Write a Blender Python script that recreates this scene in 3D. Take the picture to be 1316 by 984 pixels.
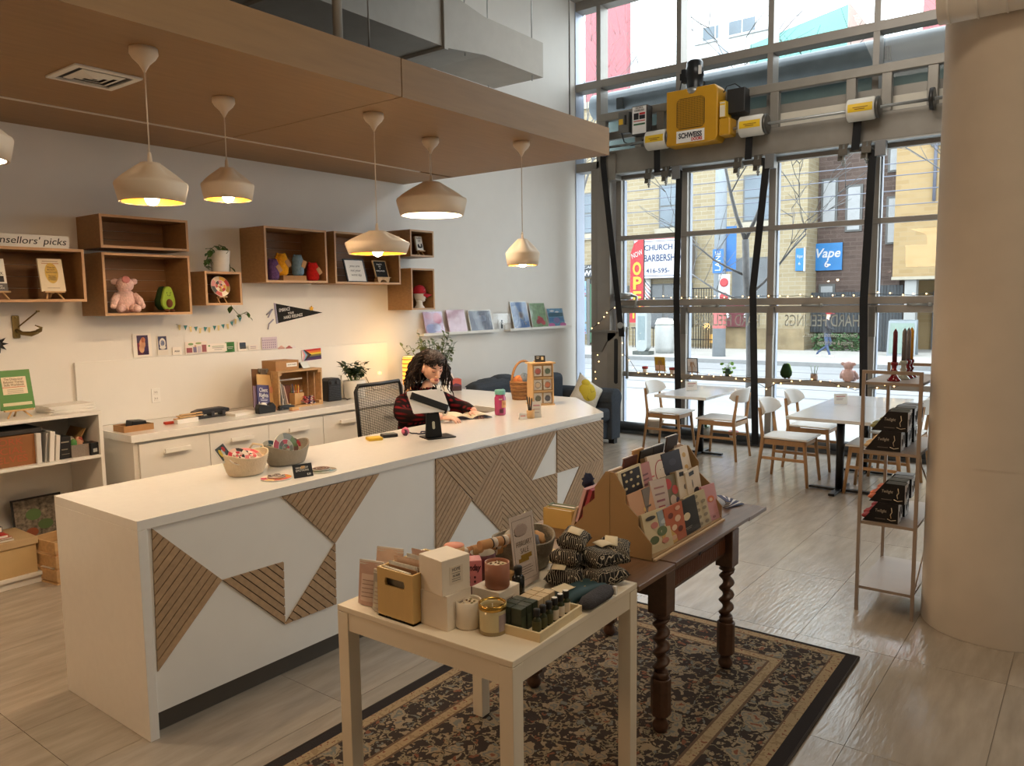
import bpy, bmesh, math, random
from math import sin, cos, pi, radians, sqrt, atan2
from mathutils import Vector, Matrix
random.seed(7)
SC = bpy.context.scene
for _o in list(bpy.data.objects): bpy.data.objects.remove(_o)
COL = SC.collection

# ---------------------------------------------------------------- camera
FPX, YAW, PITCH, ROLL, EYE = 998.34, 0.650242, 0.103594, -0.0131401, Vector((0, 0, 1.8))
_f = Vector((cos(PITCH)*cos(YAW), cos(PITCH)*sin(YAW), -sin(PITCH)))
_r = Vector((sin(YAW), -cos(YAW), 0)); _u = _r.cross(_f)
_r, _u = cos(ROLL)*_r + sin(ROLL)*_u, -sin(ROLL)*_r + cos(ROLL)*_u
cam = bpy.data.objects.new('camera', bpy.data.cameras.new('camera')); COL.objects.link(cam)
cam.data.sensor_width = 36; cam.data.lens = 36*FPX/1316; cam.data.clip_end = 300
cam.matrix_world = Matrix.Translation(EYE) @ Matrix((_r, _u, -_f)).transposed().to_4x4()
SC.camera = cam

# ---------------------------------------------------------------- world, light, exposure
SC.view_settings.view_transform = 'Standard'; SC.view_settings.look = 'None'
SC.view_settings.gamma = 1; SC.view_settings.use_curve_mapping = False
SC.view_settings.exposure = 0.0
SC.cycles.max_bounces = 8; SC.cycles.diffuse_bounces = 4; SC.cycles.glossy_bounces = 4
SC.cycles.transparent_max_bounces = 16; SC.cycles.transmission_bounces = 6
SC.cycles.caustics_reflective = False; SC.cycles.caustics_refractive = False
SC.cycles.sample_clamp_indirect = 6
w = bpy.data.worlds.new('overcast'); SC.world = w; w.use_nodes = True
bg = w.node_tree.nodes['Background']; bg.inputs[0].default_value = (.86, .94, 1.0, 1); bg.inputs[1].default_value = SKY_STRENGTH = 6.5

def area(name, loc, size, power, col, direction=(0, 0, -1), portal=False):
    l = bpy.data.lights.new(name, 'AREA'); l.shape = 'RECTANGLE'; l.size, l.size_y = size; l.energy = power; l.color = col
    o = bpy.data.objects.new(name, l); COL.objects.link(o); o.location = loc
    o.rotation_euler = Vector(direction).to_track_quat('-Z', 'Y').to_euler()
    if portal: l.cycles.is_portal = True
    return o
area('window_portal', (9.85, 1.5, 3.0), (9, 6), 1, (1, 1, 1), (-1, 0, 0), portal=True)
# unseen fill lights, added to brighten the counter, tables, column and street front
area('fill_light', (1.0, 1.0, 5.2), (2.2, 2.2), 10, (1, .76, .52))
area('fill_light', (-2.5, 3.5, 3.0), (1.0, 1.0), 38, (1, .54, .24), (1, -.1, -.5))
area('fill_light', (4.5, -2.5, 5.2), (2.0, 2.0), 18, (1, .80, .58))
area('fill_light', (2.6, -2.2, 3.3), (1.0, 1.0), 22, (1, .80, .58), (-.05, 1, -1.0))
area('fill_light', (6.8, 2.0, 5.6), (2.2, 2.2), 80, (1, .93, .84), (.65, .2, -.7))
area('fill_light', (1.9, .9, 4.7), (.9, .9), 34, (1, .80, .56))

# ---------------------------------------------------------------- surveying: a pixel of the photograph met with a known plane
def at(px, py, x=None, y=None, z=None):
    d = _f + (px-658)/FPX*_r - (py-492)/FPX*_u
    t = (x-EYE.x)/d.x if x is not None else (y-EYE.y)/d.y if y is not None else (z-EYE.z)/d.z
    return EYE + t*d
def zat(px, py, X, Y):
    d = _f + (px-658)/FPX*_r - (py-492)/FPX*_u
    return EYE.z + math.hypot(X, Y)/math.hypot(d.x, d.y)*d.z

# ---------------------------------------------------------------- materials
MATS = {}
def mat(name, col, rough=.5, metal=0, var=.06, scale=6, stretch=(1, 1, 1), bump=0, bscale=None, emit=0, coat=0, spec=.5, rnd=0, ecol=None):
    if name in MATS: return MATS[name]
    m = bpy.data.materials.new(name); m.use_nodes = True; MATS[name] = m
    nt = m.node_tree; N, L = nt.nodes, nt.links; b = N['Principled BSDF']
    b.inputs['Roughness'].default_value = rough; b.inputs['Metallic'].default_value = metal
    b.inputs['Specular IOR Level'].default_value = spec; b.inputs['Coat Weight'].default_value = coat
    tc = N.new('ShaderNodeTexCoord'); mp = N.new('ShaderNodeMapping'); mp.inputs['Scale'].default_value = stretch
    L.new(tc.outputs['Object'], mp.inputs[0])
    nz = N.new('ShaderNodeTexNoise'); nz.inputs['Scale'].default_value = scale; nz.inputs['Detail'].default_value = 5
    L.new(mp.outputs[0], nz.inputs['Vector'])
    r = N.new('ShaderNodeValToRGB'); L.new(nz.outputs['Fac'], r.inputs[0])
    r.color_ramp.elements[0].position = .3; r.color_ramp.elements[1].position = .7
    r.color_ramp.elements[0].color = (*[c*(1-var) for c in col], 1); r.color_ramp.elements[1].color = (*[min(1, c*(1+var)) for c in col], 1)
    out = r.outputs[0]
    if rnd:
        oi = N.new('ShaderNodeObjectInfo'); mr = N.new('ShaderNodeMapRange'); mr.inputs[3].default_value = 1-rnd; mr.inputs[4].default_value = 1+rnd
        L.new(oi.outputs['Random'], mr.inputs[0]); mx = N.new('ShaderNodeVectorMath'); mx.operation = 'SCALE'
        L.new(out, mx.inputs[0]); L.new(mr.outputs[0], mx.inputs['Scale']); out = mx.outputs[0]
    L.new(out, b.inputs['Base Color'])
    if bump:
        n2 = nz
        if bscale: n2 = N.new('ShaderNodeTexNoise'); n2.inputs['Scale'].default_value = bscale; n2.inputs['Detail'].default_value = 4; L.new(mp.outputs[0], n2.inputs['Vector'])
        bp = N.new('ShaderNodeBump'); bp.inputs['Strength'].default_value = bump; bp.inputs['Distance'].default_value = .01
        L.new(n2.outputs['Fac'], bp.inputs['Height']); L.new(bp.outputs[0], b.inputs['Normal'])
    if emit: b.inputs['Emission Color'].default_value = (*(ecol or col), 1); b.inputs['Emission Strength'].default_value = emit
    return m
def srgb(r, g, b): return tuple(((c/255)/12.92 if c/255 <= .04045 else ((c/255+.055)/1.055)**2.4) for c in (r, g, b))
def flat(name, rgb, rough=.5, **k): return mat(name, srgb(*rgb), rough, **k)
def glassmat(name, tint=(1, 1, 1), gloss=.06, rough=.0):
    if name in MATS: return MATS[name]
    m = bpy.data.materials.new(name); m.use_nodes = True; MATS[name] = m
    N, L = m.node_tree.nodes, m.node_tree.links; N.remove(N['Principled BSDF'])
    t = N.new('ShaderNodeBsdfTransparent'); t.inputs[0].default_value = (*tint, 1)
    g = N.new('ShaderNodeBsdfGlossy'); g.inputs['Roughness'].default_value = rough
    nz = N.new('ShaderNodeTexNoise'); nz.inputs['Scale'].default_value = 3
    mr = N.new('ShaderNodeMapRange'); mr.inputs[3].default_value = gloss*.7; mr.inputs[4].default_value = gloss*1.3; L.new(nz.outputs['Fac'], mr.inputs[0])
    mx = N.new('ShaderNodeMixShader'); L.new(mr.outputs[0], mx.inputs[0]); L.new(t.outputs[0], mx.inputs[1]); L.new(g.outputs[0], mx.inputs[2])
    L.new(mx.outputs[0], N['Material Output'].inputs[0]); return m

# ---------------------------------------------------------------- mesh builder
class Mb:
    def __init__(s): s.v, s.f, s.mi, s.sm = [], [], [], []
    def add(s, vs, fs, mi=0, M=None, smooth=False):
        n = len(s.v); s.v += [tuple(M @ Vector(q)) if M is not None else tuple(q) for q in vs]
        for f in fs: s.f.append([n+i for i in f]); s.mi.append(mi); s.sm.append(smooth)
        return s
    def box(s, c, d, mi=0, M=None):
        x, y, z = c; a, b, e = d[0]/2, d[1]/2, d[2]/2
        return s.add([(x+i*a, y+j*b, z+k*e) for i in (-1, 1) for j in (-1, 1) for k in (-1, 1)],
                     [(0, 1, 3, 2), (4, 6, 7, 5), (0, 4, 5, 1), (2, 3, 7, 6), (0, 2, 6, 4), (1, 5, 7, 3)], mi, M)
    def bx(s, lo, hi, mi=0, M=None): return s.box([(p+q)/2 for p, q in zip(lo, hi)], [abs(q-p) for p, q in zip(lo, hi)], mi, M)
    def prism(s, poly, lo, hi, axis='y', mi=0, M=None, smooth=False):
        def V(p, h): return (p[0], h, p[1]) if axis == 'y' else (p[0], p[1], h) if axis == 'z' else (h, p[0], p[1])
        n = len(poly)
        s.add([V(p, lo) for p in poly]+[V(p, hi) for p in poly], [tuple(range(n)), tuple(range(2*n-1, n-1, -1))], mi, M)
        return s.add([V(p, lo) for p in poly]+[V(p, hi) for p in poly], [(i, (i+1) % n, n+(i+1) % n, n+i) for i in range(n)], mi, M, smooth)
    def lathe(s, prof, n=20, mi=0, M=None, smooth=True, cap=True, mod=None):
        vs = []
        for r, z in prof:
            for k in range(n):
                a = 2*pi*k/n; q = mod(a, r, z) if mod else r; vs.append((q*cos(a), q*sin(a), z))
        fs = [(i*n+k, i*n+(k+1) % n, (i+1)*n+(k+1) % n, (i+1)*n+k) for i in range(len(prof)-1) for k in range(n)]
        s.add(vs, fs, mi, M, smooth)
        if cap:
            m = len(prof)-1
            if prof[0][0] > 1e-4: s.add(vs[:n], [tuple(range(n-1, -1, -1))], mi, M)
            if prof[m][0] > 1e-4: s.add(vs[m*n:], [tuple(range(n))], mi, M)
        return s
    def cyl(s, a, b, r, n=10, mi=0, r2=None, smooth=True): return s.tube([a, b], [r, r if r2 is None else r2], n, mi, smooth)
    def tube(s, pts, r, n=8, mi=0, smooth=True, cap=True):
        pts = [Vector(q) for q in pts]; R = r if isinstance(r, (list, tuple)) else [r]*len(pts)
        t0 = (pts[1]-pts[0]).normalized(); ref = Vector((0, 0, 1)) if abs(t0.z) < .9 else Vector((1, 0, 0))
        vs = []; u = None
        for i, q in enumerate(pts):
            t = (pts[min(i+1, len(pts)-1)]-pts[max(i-1, 0)]).normalized()
            u = (ref-t*ref.dot(t)).normalized() if u is None else (u-t*u.dot(t)).normalized()
            w_ = t.cross(u)
            vs += [q+R[i]*(cos(2*pi*k/n)*u+sin(2*pi*k/n)*w_) for k in range(n)]
        m = len(pts)
        s.add(vs, [(i*n+k, i*n+(k+1) % n, (i+1)*n+(k+1) % n, (i+1)*n+k) for i in range(m-1) for k in range(n)], mi, None, smooth)
        if cap: s.add(vs[:n], [tuple(range(n-1, -1, -1))], mi); s.add(vs[-n:], [tuple(range(n))], mi)
        return s
    def ball(s, c, r, nu=12, nv=8, mi=0, M=None, mod=None):
        r = (r, r, r) if not isinstance(r, (tuple, list)) else r; vs = []
        for j in range(nv+1):
            t = pi*j/nv
            for k in range(nu):
                a = 2*pi*k/nu; d = Vector((sin(t)*cos(a), sin(t)*sin(a), -cos(t))); q = mod(d) if mod else 1
                vs.append((c[0]+q*r[0]*d.x, c[1]+q*r[1]*d.y, c[2]+q*r[2]*d.z))
        return s.add(vs, [(j*nu+k, j*nu+(k+1) % nu, (j+1)*nu+(k+1) % nu, (j+1)*nu+k) for j in range(nv) for k in range(nu)], mi, M, True)
    def sheet(s, fn, nu, nv, mi=0, M=None, smooth=True, thick=0):
        vs = [Vector(fn(i/nu, j/nv)) for j in range(nv+1) for i in range(nu+1)]
        fs = [(j*(nu+1)+i, j*(nu+1)+i+1, (j+1)*(nu+1)+i+1, (j+1)*(nu+1)+i) for j in range(nv) for i in range(nu)]
        return s.add(vs, fs, mi, M, smooth)
    def mesh(s, name, mats):
        me = bpy.data.meshes.new(name); me.from_pydata(s.v, [], s.f)
        for m in (mats if isinstance(mats, (list, tuple)) else [mats]): me.materials.append(m)
        me.polygons.foreach_set('material_index', s.mi); me.polygons.foreach_set('use_smooth', s.sm)
        bm = bmesh.new(); bm.from_mesh(me); bmesh.ops.remove_doubles(bm, verts=bm.verts, dist=1e-5)
        bmesh.ops.recalc_face_normals(bm, faces=bm.faces); bm.to_mesh(me); bm.free(); me.update(); return me

def link(name, me, parent=None, loc=(0, 0, 0), rot=(0, 0, 0)):
    o = bpy.data.objects.new(name, me); COL.objects.link(o); o.parent = parent; o.location = loc; o.rotation_euler = rot; return o
def part(name, mb, mats, parent=None, loc=(0, 0, 0), rot=(0, 0, 0), bev=0, sub=0, solid=0, seg=2, kind=None, label=None):
    o = link(name, mb.mesh(name, mats) if isinstance(mb, Mb) else mb, parent, loc, rot)
    if solid: md = o.modifiers.new('thickness', 'SOLIDIFY'); md.thickness = solid; md.offset = 0
    if bev: md = o.modifiers.new('bevel', 'BEVEL'); md.width = bev; md.segments = seg; md.limit_method = 'ANGLE'; md.angle_limit = radians(35); md.harden_normals = False
    if sub: md = o.modifiers.new('subdivision', 'SUBSURF'); md.levels = md.render_levels = sub
    if kind: o['kind'] = kind
    if label: o['label'] = label
    return o
def tag(o, label, cat, group=None):
    o['label'] = label; o['category'] = cat
    if group: o['group'] = group
    return o
def thing(name, label, cat, loc=(0, 0, 0), rz=0, group=None, tilt=0, ry=0):
    o = link(name, None, None, loc, (tilt, ry, rz)); o.empty_display_size = .05
    return tag(o, label, cat, group)
def solo(name, label, cat, mb, mats, loc=(0, 0, 0), rot=(0, 0, 0), group=None, **k): return tag(part(name, mb, mats, None, loc, rot, **k), label, cat, group)
def struct(name, mb, mats, parent=None, **k): return part(name, mb, mats, parent, kind='structure', **k)
def dup(o, parent=None, loc=None, rz=None, label=None, group=None):
    c = o.copy(); COL.objects.link(c)
    if parent is not None: c.parent = parent
    if loc is not None: c.location = loc
    if rz is not None: c.rotation_euler.z = rz
    if label: c['label'] = label
    if group: c['group'] = group
    for ch in list(o.children): dup(ch, c)
    return c
UP = (pi/2, 0, 0)      # text that stands upright and faces -Y
def letters(txt, size, m, parent, loc=(0, 0, 0), rot=UP, wid=None, ext=.0008, align='CENTER', shear=0, bold=0, space=1, name='lettering'):
    cu = bpy.data.curves.new('font', 'FONT'); cu.body = txt; cu.size = size; cu.extrude = ext; cu.align_x = align; cu.align_y = 'CENTER'
    cu.shear = shear; cu.offset = bold; cu.space_character = space; cu.space_line = .95; cu.resolution_u = 3
    t = bpy.data.objects.new('font', cu); COL.objects.link(t)
    bpy.context.view_layer.update()
    me = bpy.data.meshes.new_from_object(t.evaluated_get(bpy.context.evaluated_depsgraph_get())); bpy.data.objects.remove(t); bpy.data.curves.remove(cu)
    if wid and me.vertices:
        xs = [v.co.x for v in me.vertices]; k = wid/max(max(xs)-min(xs), 1e-6)
        for v in me.vertices: v.co.x *= k
    me.materials.clear(); me.materials.append(m); me.name = name
    return link(name, me, parent, loc, rot)
RX = lambda a: Matrix.Rotation(a, 4, 'X')
RY = lambda a: Matrix.Rotation(a, 4, 'Y')
RZ = lambda a: Matrix.Rotation(a, 4, 'Z')
TR = lambda *p: Matrix.Translation(p)

# common materials
WHITE = flat('white_paint', (236, 234, 228), .55, var=.015, bump=.02, bscale=60)
LAMINATE = flat('white_laminate', (232, 229, 222), .35, var=.01)
STONE = flat('white_quartz', (238, 236, 230), .16, var=.015, scale=30, coat=.15)
BLACK = flat('black_plastic', (18, 18, 19), .45)
BLACKMETAL = flat('black_metal', (16, 16, 17), .4, metal=.3)
OAK = flat('oak_veneer', (150, 114, 74), .5, var=.12, scale=4, stretch=(1, 6, 14))
PALE = flat('pale_wood', (208, 170, 118), .5, var=.1, scale=5, stretch=(14, 2, 2))
ALU = flat('aluminium', (128, 124, 118), .42, metal=.55, var=.04)
STEEL = flat('galvanised_steel', (168, 170, 168), .38, metal=.8, var=.08, scale=12)
PAPER = flat('paper', (240, 237, 230), .7, var=.01)
CARD = flat('cardboard', (168, 126, 82), .75, var=.06, scale=20)
INK = flat('ink', (30, 28, 32), .6)
GOLD = flat('gold_ink', (196, 160, 84), .4, metal=.3)
GLASS = glassmat('window_glass', (.97, .985, .98), .016)
ACRYLIC = glassmat('clear_acrylic', (.985, .988, .988), .045, .03)
GREEN = flat('leaf_green', (58, 92, 44), .5, var=.3, scale=30)
# ================================================================ SETTING
WY, FX, CZ = 6.05, 9.5, 5.9          # shelf wall, street front, roof slab
def tilemat():
    m = mat('floor_tile', srgb(166, 156, 143), .22, var=.15, scale=2.6, stretch=(1.2, 6, 1), rnd=.05, coat=.0)
    N, L = m.node_tree.nodes, m.node_tree.links; b = N['Principled BSDF']
    tc = [n for n in N if n.type == 'TEX_COORD'][0]
    oi = N.new('ShaderNodeObjectInfo'); ad = N.new('ShaderNodeVectorMath'); ad.operation = 'ADD'
    sc = N.new('ShaderNodeVectorMath'); sc.operation = 'SCALE'; sc.inputs['Scale'].default_value = 3.7
    L.new(oi.outputs['Location'], sc.inputs[0]); L.new(tc.outputs['Object'], ad.inputs[0]); L.new(sc.outputs[0], ad.inputs[1])
    mp = [n for n in N if n.type == 'MAPPING'][0]; L.new(ad.outputs[0], mp.inputs[0])
    n2 = N.new('ShaderNodeTexNoise'); n2.inputs['Scale'].default_value = 9; n2.inputs['Detail'].default_value = 6; L.new(mp.outputs[0], n2.inputs['Vector'])
    mr = N.new('ShaderNodeMapRange'); mr.inputs[3].default_value = .07; mr.inputs[4].default_value = .24; L.new(n2.outputs['Fac'], mr.inputs[0]); L.new(mr.outputs[0], b.inputs['Roughness'])
    bp = N.new('ShaderNodeBump'); bp.inputs['Strength'].default_value = .35; bp.inputs['Distance'].default_value = .006
    L.new(n2.outputs['Fac'], bp.inputs['Height']); L.new(bp.outputs[0], b.inputs['Normal']); return m
TILE = tilemat()
floor = struct('floor', Mb().bx((-5, -6, -.15), (FX+.25, WY+.2, -.004)), flat('grout', (128, 118, 106), .8))
TX, TY = .965, .475
tm = Mb().bx((.0012, .0012, -.006), (TX-.0012, TY-.0012, 0)).mesh('tile', TILE)
for i in range(-4, 6):
    for j in range(-5, 11):
        x, y = 4.13+i*TX, 1.22+j*TY
        if y+TY > WY+.1 or x+TX > FX+.2: continue
        link('tile', tm, floor, (x, y, 0))
wl = struct('wall_left', Mb().bx((-5, WY, -.1), (FX+.22, WY+.2, CZ)), flat('wall_paint', (228, 225, 219), .7, var=.012, bump=.03, bscale=40))
struct('wall_back', Mb().bx((-5.2, -6, -.1), (-5, WY+.2, CZ)), WHITE)
struct('wall_right', Mb().bx((-5, -6.2, -.1), (FX+.3, -6, CZ)), WHITE)
struct('ceiling', Mb().bx((-5.2, -6.2, CZ), (FX+.3, WY+.2, CZ+.2)), flat('ceiling_concrete', (168, 164, 158), .8, bump=.1))
struct('wall_front', Mb().bx((FX, -6, -.1), (FX+.25, -2.6, CZ)), WHITE)
FRAME = flat('anodised_frame', (150, 145, 138), .45, metal=.25, var=.04)
FRAME_DAYLIT = flat('anodised_daylit', (168, 178, 196), .4, metal=.2, var=.03)  # same frame metal, lighter and bluer: daylight on the reveals put into its colour
struct('trim_1', Mb().bx((FX, WY-.012, 0), (FX+.215, WY+.001, CZ)), FRAME_DAYLIT)
struct('baseboard_left', Mb().bx((5.0, WY-.015, 0), (FX, WY, .1)), WHITE)

# upper glazing of the street front
w1 = struct('window_1', Mb().bx((FX, -2.6, 5.78), (FX+.2, WY-.012, CZ)), FRAME)
MY = [5.672, 4.49, 3.31, 2.14, .97, -.2, -1.4]
for y in MY+[-2.57]: part('mullion', Mb().bx((FX, y-.033, 3.55), (FX+.2, y+.033, 5.78)), FRAME, w1)
part('transom', Mb().bx((FX-.006, -2.6, 4.70), (FX+.2, WY-.012, 4.80)), FRAME, w1)
part('lower_transom', Mb().bx((FX, -2.6, 3.60), (FX+.2, WY-.012, 3.72)), FRAME, w1)
ys = [WY-.012]+[y for y in MY]+[-2.57]
for a, b in zip(ys[1:], ys):
    part('pane', Mb().bx((FX+.12, a+.03, 4.80), (FX+.126, b-.03, 5.78)), GLASS, w1)
    part('pane', Mb().bx((FX+.12, a+.03, 3.72), (FX+.126, b-.03, 4.70)), GLASS, w1)
# narrow side light between the shelf wall and the door post, and the fixed lights beyond the column
w2 = struct('window_2', Mb().bx((FX, 5.72, 0), (FX+.2, WY-.012, .10)), FRAME)
part('pane', Mb().bx((FX+.12, 5.72, .1), (FX+.126, WY-.012, 3.6)), GLASS, w2)
w3 = struct('window_3', Mb().bx((FX, -2.6, 0), (FX+.2, .62, .10)), FRAME)
for a, b in ((-2.57, -1.4), (-1.4, -.2), (-.2, .62)):
    part('pane', Mb().bx((FX+.12, a, .1), (FX+.126, b, 3.6)), GLASS, w3); part('mullion', Mb().bx((FX, a-.033, .1), (FX+.2, a+.033, 3.6)), FRAME, w3)
# the folding glass door: steel posts, four bays, three rows of panes
DY0, DY1 = 5.36, .86
d1 = struct('door_1', Mb().bx((FX-.02, DY1, .03), (FX+.05, DY0, .10)), FRAME)
part('door_post', Mb().bx((FX-.10, 5.60, 0), (FX+.15, 5.735, 3.60)).bx((FX-.16, 5.40, 0), (FX+.05, 5.60, 3.60)), FRAME, d1, bev=.006)
part('door_post', Mb().bx((FX-.12, .60, 0), (FX+.15, .86, 3.60)), FRAME, d1, bev=.006)
for y0, y1, z0, z1, n in ((DY1, DY0, 3.42, 3.52, 'rail'), (DY1, DY0, 2.615, 2.675, 'rail'), (DY1, DY0, 1.725, 1.81, 'rail'), (DY1, DY0, 1.63, 1.715, 'rail'), (DY1, DY0, .765, .83, 'rail')):
    part(n, Mb().bx((FX-.06, y0, z0), (FX+.02, y1, z1)), FRAME, d1, bev=.004)
SY = [5.33, 4.37, 3.235, 2.09, .89]
for y in SY:
    part('stile', Mb().bx((FX-.05, y-.04, .1), (FX+.02, y+.04, 1.63)), FRAME, d1)
    part('stile', Mb().bx((FX-.05, y-.04, 1.81), (FX+.02, y+.04, 3.42)), FRAME, d1)
    part('reveal', Mb().bx((FX+.021, y-.055, .1), (FX+.09, y+.03, 3.42)), FRAME_DAYLIT, d1)
for a, b in zip(SY[1:], SY):
    for z0, z1 in ((.1, .765), (.83, 1.63), (1.81, 2.615), (2.675, 3.42)):
        part('pane', Mb().bx((FX-.01, a+.04, z0), (FX-.004, b-.04, z1)), GLASS, d1)
# hinges and end latches of the girder
for y in (4.0, 2.75, 1.62):
    part('hinge', Mb().cyl((FX-.075, y-.1, 1.72), (FX-.075, y+.1, 1.72), .014).cyl((FX-.075, y-.14, 1.72), (FX-.075, y-.11, 1.72), .02), STEEL, d1)
part('hinge', Mb().cyl((FX-.075, 5.02, 1.72), (FX-.075, 5.3, 1.72), .014), STEEL, d1)
for y in (4.40, 3.27, 2.13):
    part('strap_bracket', Mb().bx((FX-.12, y-.10, 1.36), (FX-.05, y-.03, 1.70)), ALU, d1, bev=.004)
part('latch_arm', Mb().cyl((FX-.09, 5.36, 1.86), (FX-.09, 5.10, 1.86), .045).tube([(FX-.1, 5.10, 1.87), (FX-.1, 5.02, 1.85), (FX-.1, 5.03, 1.76), (FX-.1, 5.06, 1.71)], .02), STEEL, d1)
# mirrored window lettering read from the street
FROST = flat('frosted_vinyl', (226, 226, 220), .6)
lw = at(1008, 412, x=FX-.02); lr = at(1104, 411, x=FX-.02); wd = lw.y-lr.y
BACKW = (pi/2, 0, pi/2)   # faces +X: reads backwards from inside
letters('HARD FEELINGS', .20, FROST, d1, (FX+.004, (lw.y+lr.y)/2, lw.z-.005), BACKW, wid=wd)
letters('low-cost counselling, events,', .08, FROST, d1, (FX+.004, (lw.y+lr.y)/2-.10, lw.z-.165), BACKW, wid=wd*.72)
letters('groups & workshops', .08, FROST, d1, (FX+.004, (lw.y+lr.y)/2-.16, lw.z-.255), BACKW, wid=wd*.47)
letters('HARD FEELINGS', .20, FROST, d1, (FX+.004, 3.80, lw.z-.005), BACKW, wid=wd)
# cover rail / rubber seal along the foot of the door
struct('trim_2', Mb().tube([(FX-.13, 5.3, .085), (FX-.13, 1.0, .085)], .065, 12).bx((FX-.2, .9, 0), (FX-.05, 5.4, .04)), flat('rubber_seal', (66, 70, 74), .6, var=.25, scale=9))

# the round concrete column
bmc = Mb()
for k in range(13):
    z0, z1 = k*.46, min((k+1)*.46, CZ); bmc.lathe([(.36, z0+.003), (.36, z1-.003)], 64, cap=False)
bmc.lathe([(.3588, 0), (.3588, CZ)], 64, cap=False)
col = struct('column', bmc, flat('painted_concrete', (204, 194, 180), .7, var=.03, bump=.12, bscale=7), loc=(4.879, .392, 0))
col['label'] = 'thick round painted concrete column with faint pour lines'

# the suspended wooden canopy over the counter
VEN = flat('canopy_veneer', (152, 120, 82), .55, var=.07, scale=3, stretch=(1, 10, 10))
CX1, CY0, CB, CT = 6.06, 3.52, 3.068, 3.30
can = thing('suspended_canopy', 'wide wooden canopy hung over the counter with pendant lamps under it', 'canopy', (3.5, 4.7, CB))
XS = [-2.6, .48, 3.545, CX1]
for a, b in zip(XS, XS[1:]):
    part('soffit_panel', Mb().bx((a-3.5+.004, CY0-4.7+.02, 0), (b-3.5-.004, 5.33-4.7, .03)), VEN, can)
    part('soffit_panel', Mb().bx((a-3.5+.004, 5.372-4.7, 0), (b-3.5-.004, WY-4.7-.003, .03)), VEN, can)
    part('fascia_panel', Mb().bx((a-3.5+.004, CY0-4.7, 0), (b-3.5-.004, CY0-4.7+.02, CT-CB)), VEN, can)
part('end_panel', Mb().bx((CX1-3.5-.004, CY0-4.7, 0), (CX1-3.5+.016, WY-4.7-.003, CT-CB)), VEN, can)
part('deck', Mb().bx((-6.1, CY0-4.7+.02, .04), (CX1-3.5-.01, WY-4.7-.003, .2)), flat('canopy_core', (70, 58, 46), .8), can)
part('track_rail', Mb().bx((-2.2, 5.338-4.7, -.004), (2.1, 5.366-4.7, .02)), flat('track_white', (226, 216, 204), .5), can)
for x, y in ((3.36, 3.60), (2.0, 3.7), (5.6, 3.62), (5.85, 5.9)):
    part('hanger_rod', Mb().cyl((x-3.5, y-4.7, .2), (x-3.5, y-4.7, CZ-CB), .006, 6), STEEL, can)
# square ceiling diffuser in the canopy
vt = thing('ceiling_diffuser', 'square white louvred air diffuser in the wooden canopy', 'vent', (2.155, 4.508, CB))
part('outer_frame', Mb().bx((-.18, -.18, -.012), (.18, -.145, 0)).bx((-.18, .145, -.012), (.18, .18, 0)).bx((-.18, -.145, -.012), (-.145, .145, 0)).bx((.145, -.145, -.012), (.18, .145, 0)), WHITE, vt, bev=.003)
part('backing', Mb().bx((-.145, -.145, -.002), (.145, .145, 0)), BLACK, vt)
for k, s in enumerate((.115, .078, .042)):
    m_ = Mb()
    for a in range(4):
        M = RZ(a*pi/2); m_.add([(-s, -s, -.006), (s, -s, -.006), (s-.028, -s+.028, -.016), (-s+.028, -s+.028, -.016)], [(0, 1, 2, 3)], 0, M)
    part('louvre', m_, WHITE, vt, solid=.003)
# ducts and pipes over the canopy
DUCT = flat('painted_duct', (186, 182, 174), .6, metal=.2, var=.05)
def span(p, q): return [tuple(p), tuple(q)]
du = thing('air_duct', 'big rectangular grey air duct above the canopy, nearest the wall', 'duct', (4.4, 5.3, 4.4))
part('duct_run', Mb().bx((-6, -.35, -.26), (1.15, .35, .26)), DUCT, du)
part('flange', Mb().bx((-.6, -.38, -.29), (-.55, .38, .29)).bx((1.12, -.38, -.29), (1.17, .38, .29)), DUCT, du)
part('duct_transition', Mb().prism([(1.17, -.26), (1.75, -.19), (1.75, .17), (1.17, .26)], -.34, .34), DUCT, du)
part('duct_outlet', Mb().bx((1.75, -.34, -.19), (2.75, .34, .17)), DUCT, du)
part('outlet_grille', Mb().bx((2.75, -.30, -.15), (2.765, .30, .13)), flat('grille_grey', (176, 174, 168), .5), du)
for x, y in ((2.6, -.3), (1.5, -.3), (2.6, .3)): part('hanger_rod', Mb().cyl((x, y, -.25), (x, y, CZ-4.4), .006, 6), STEEL, du)
du2 = thing('upper_air_duct', 'flat wide air duct running across above the big duct', 'duct', (3.2, 4.2, 4.75))
part('duct_run', Mb().bx((-5.5, -.45, -.2), (1.9, .35, .2)), DUCT, du2)
part('flange', Mb().bx((1.86, -.48, -.23), (1.9, .38, .23)), DUCT, du2)
solo('sprinkler_pipe', 'grey vertical sprinkler pipe dropping to the wooden canopy', 'pipe', Mb().cyl((3.25, 3.75, CT), (3.25, 3.75, CZ), .03, 10).cyl((3.25, 3.75, CT), (3.25, 3.75, CT+.08), .045, 10), DUCT)
solo('conduit_pipe', 'dark horizontal pipe over the top of the wooden canopy', 'pipe', Mb().cyl((-2, 4.0, 4.25), (3.0, 4.0, 4.25), .07, 10), flat('pipe_dark', (92, 88, 82), .6))
# round duct at the column head
rd = thing('round_duct', 'white round spiral duct passing the head of the column', 'duct', (4.3, .2, 3.1))
p0 = at(1214, -10, x=4.5); p1 = at(1330, -14, x=4.3)
rd.location = (4.45, .3, p0.z-.14)
m_ = Mb().cyl((0, .42, .09), (0, -2.2, .09), .115, 20)
part('duct_run', m_, WHITE, rd)
for k in range(9): part('seam_band', Mb().lathe([(.116, 0), (.121, .006), (.116, .012)], 20, cap=False), WHITE, rd, (0, .38-.12*k, .09), (pi/2, 0, 0))
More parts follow.
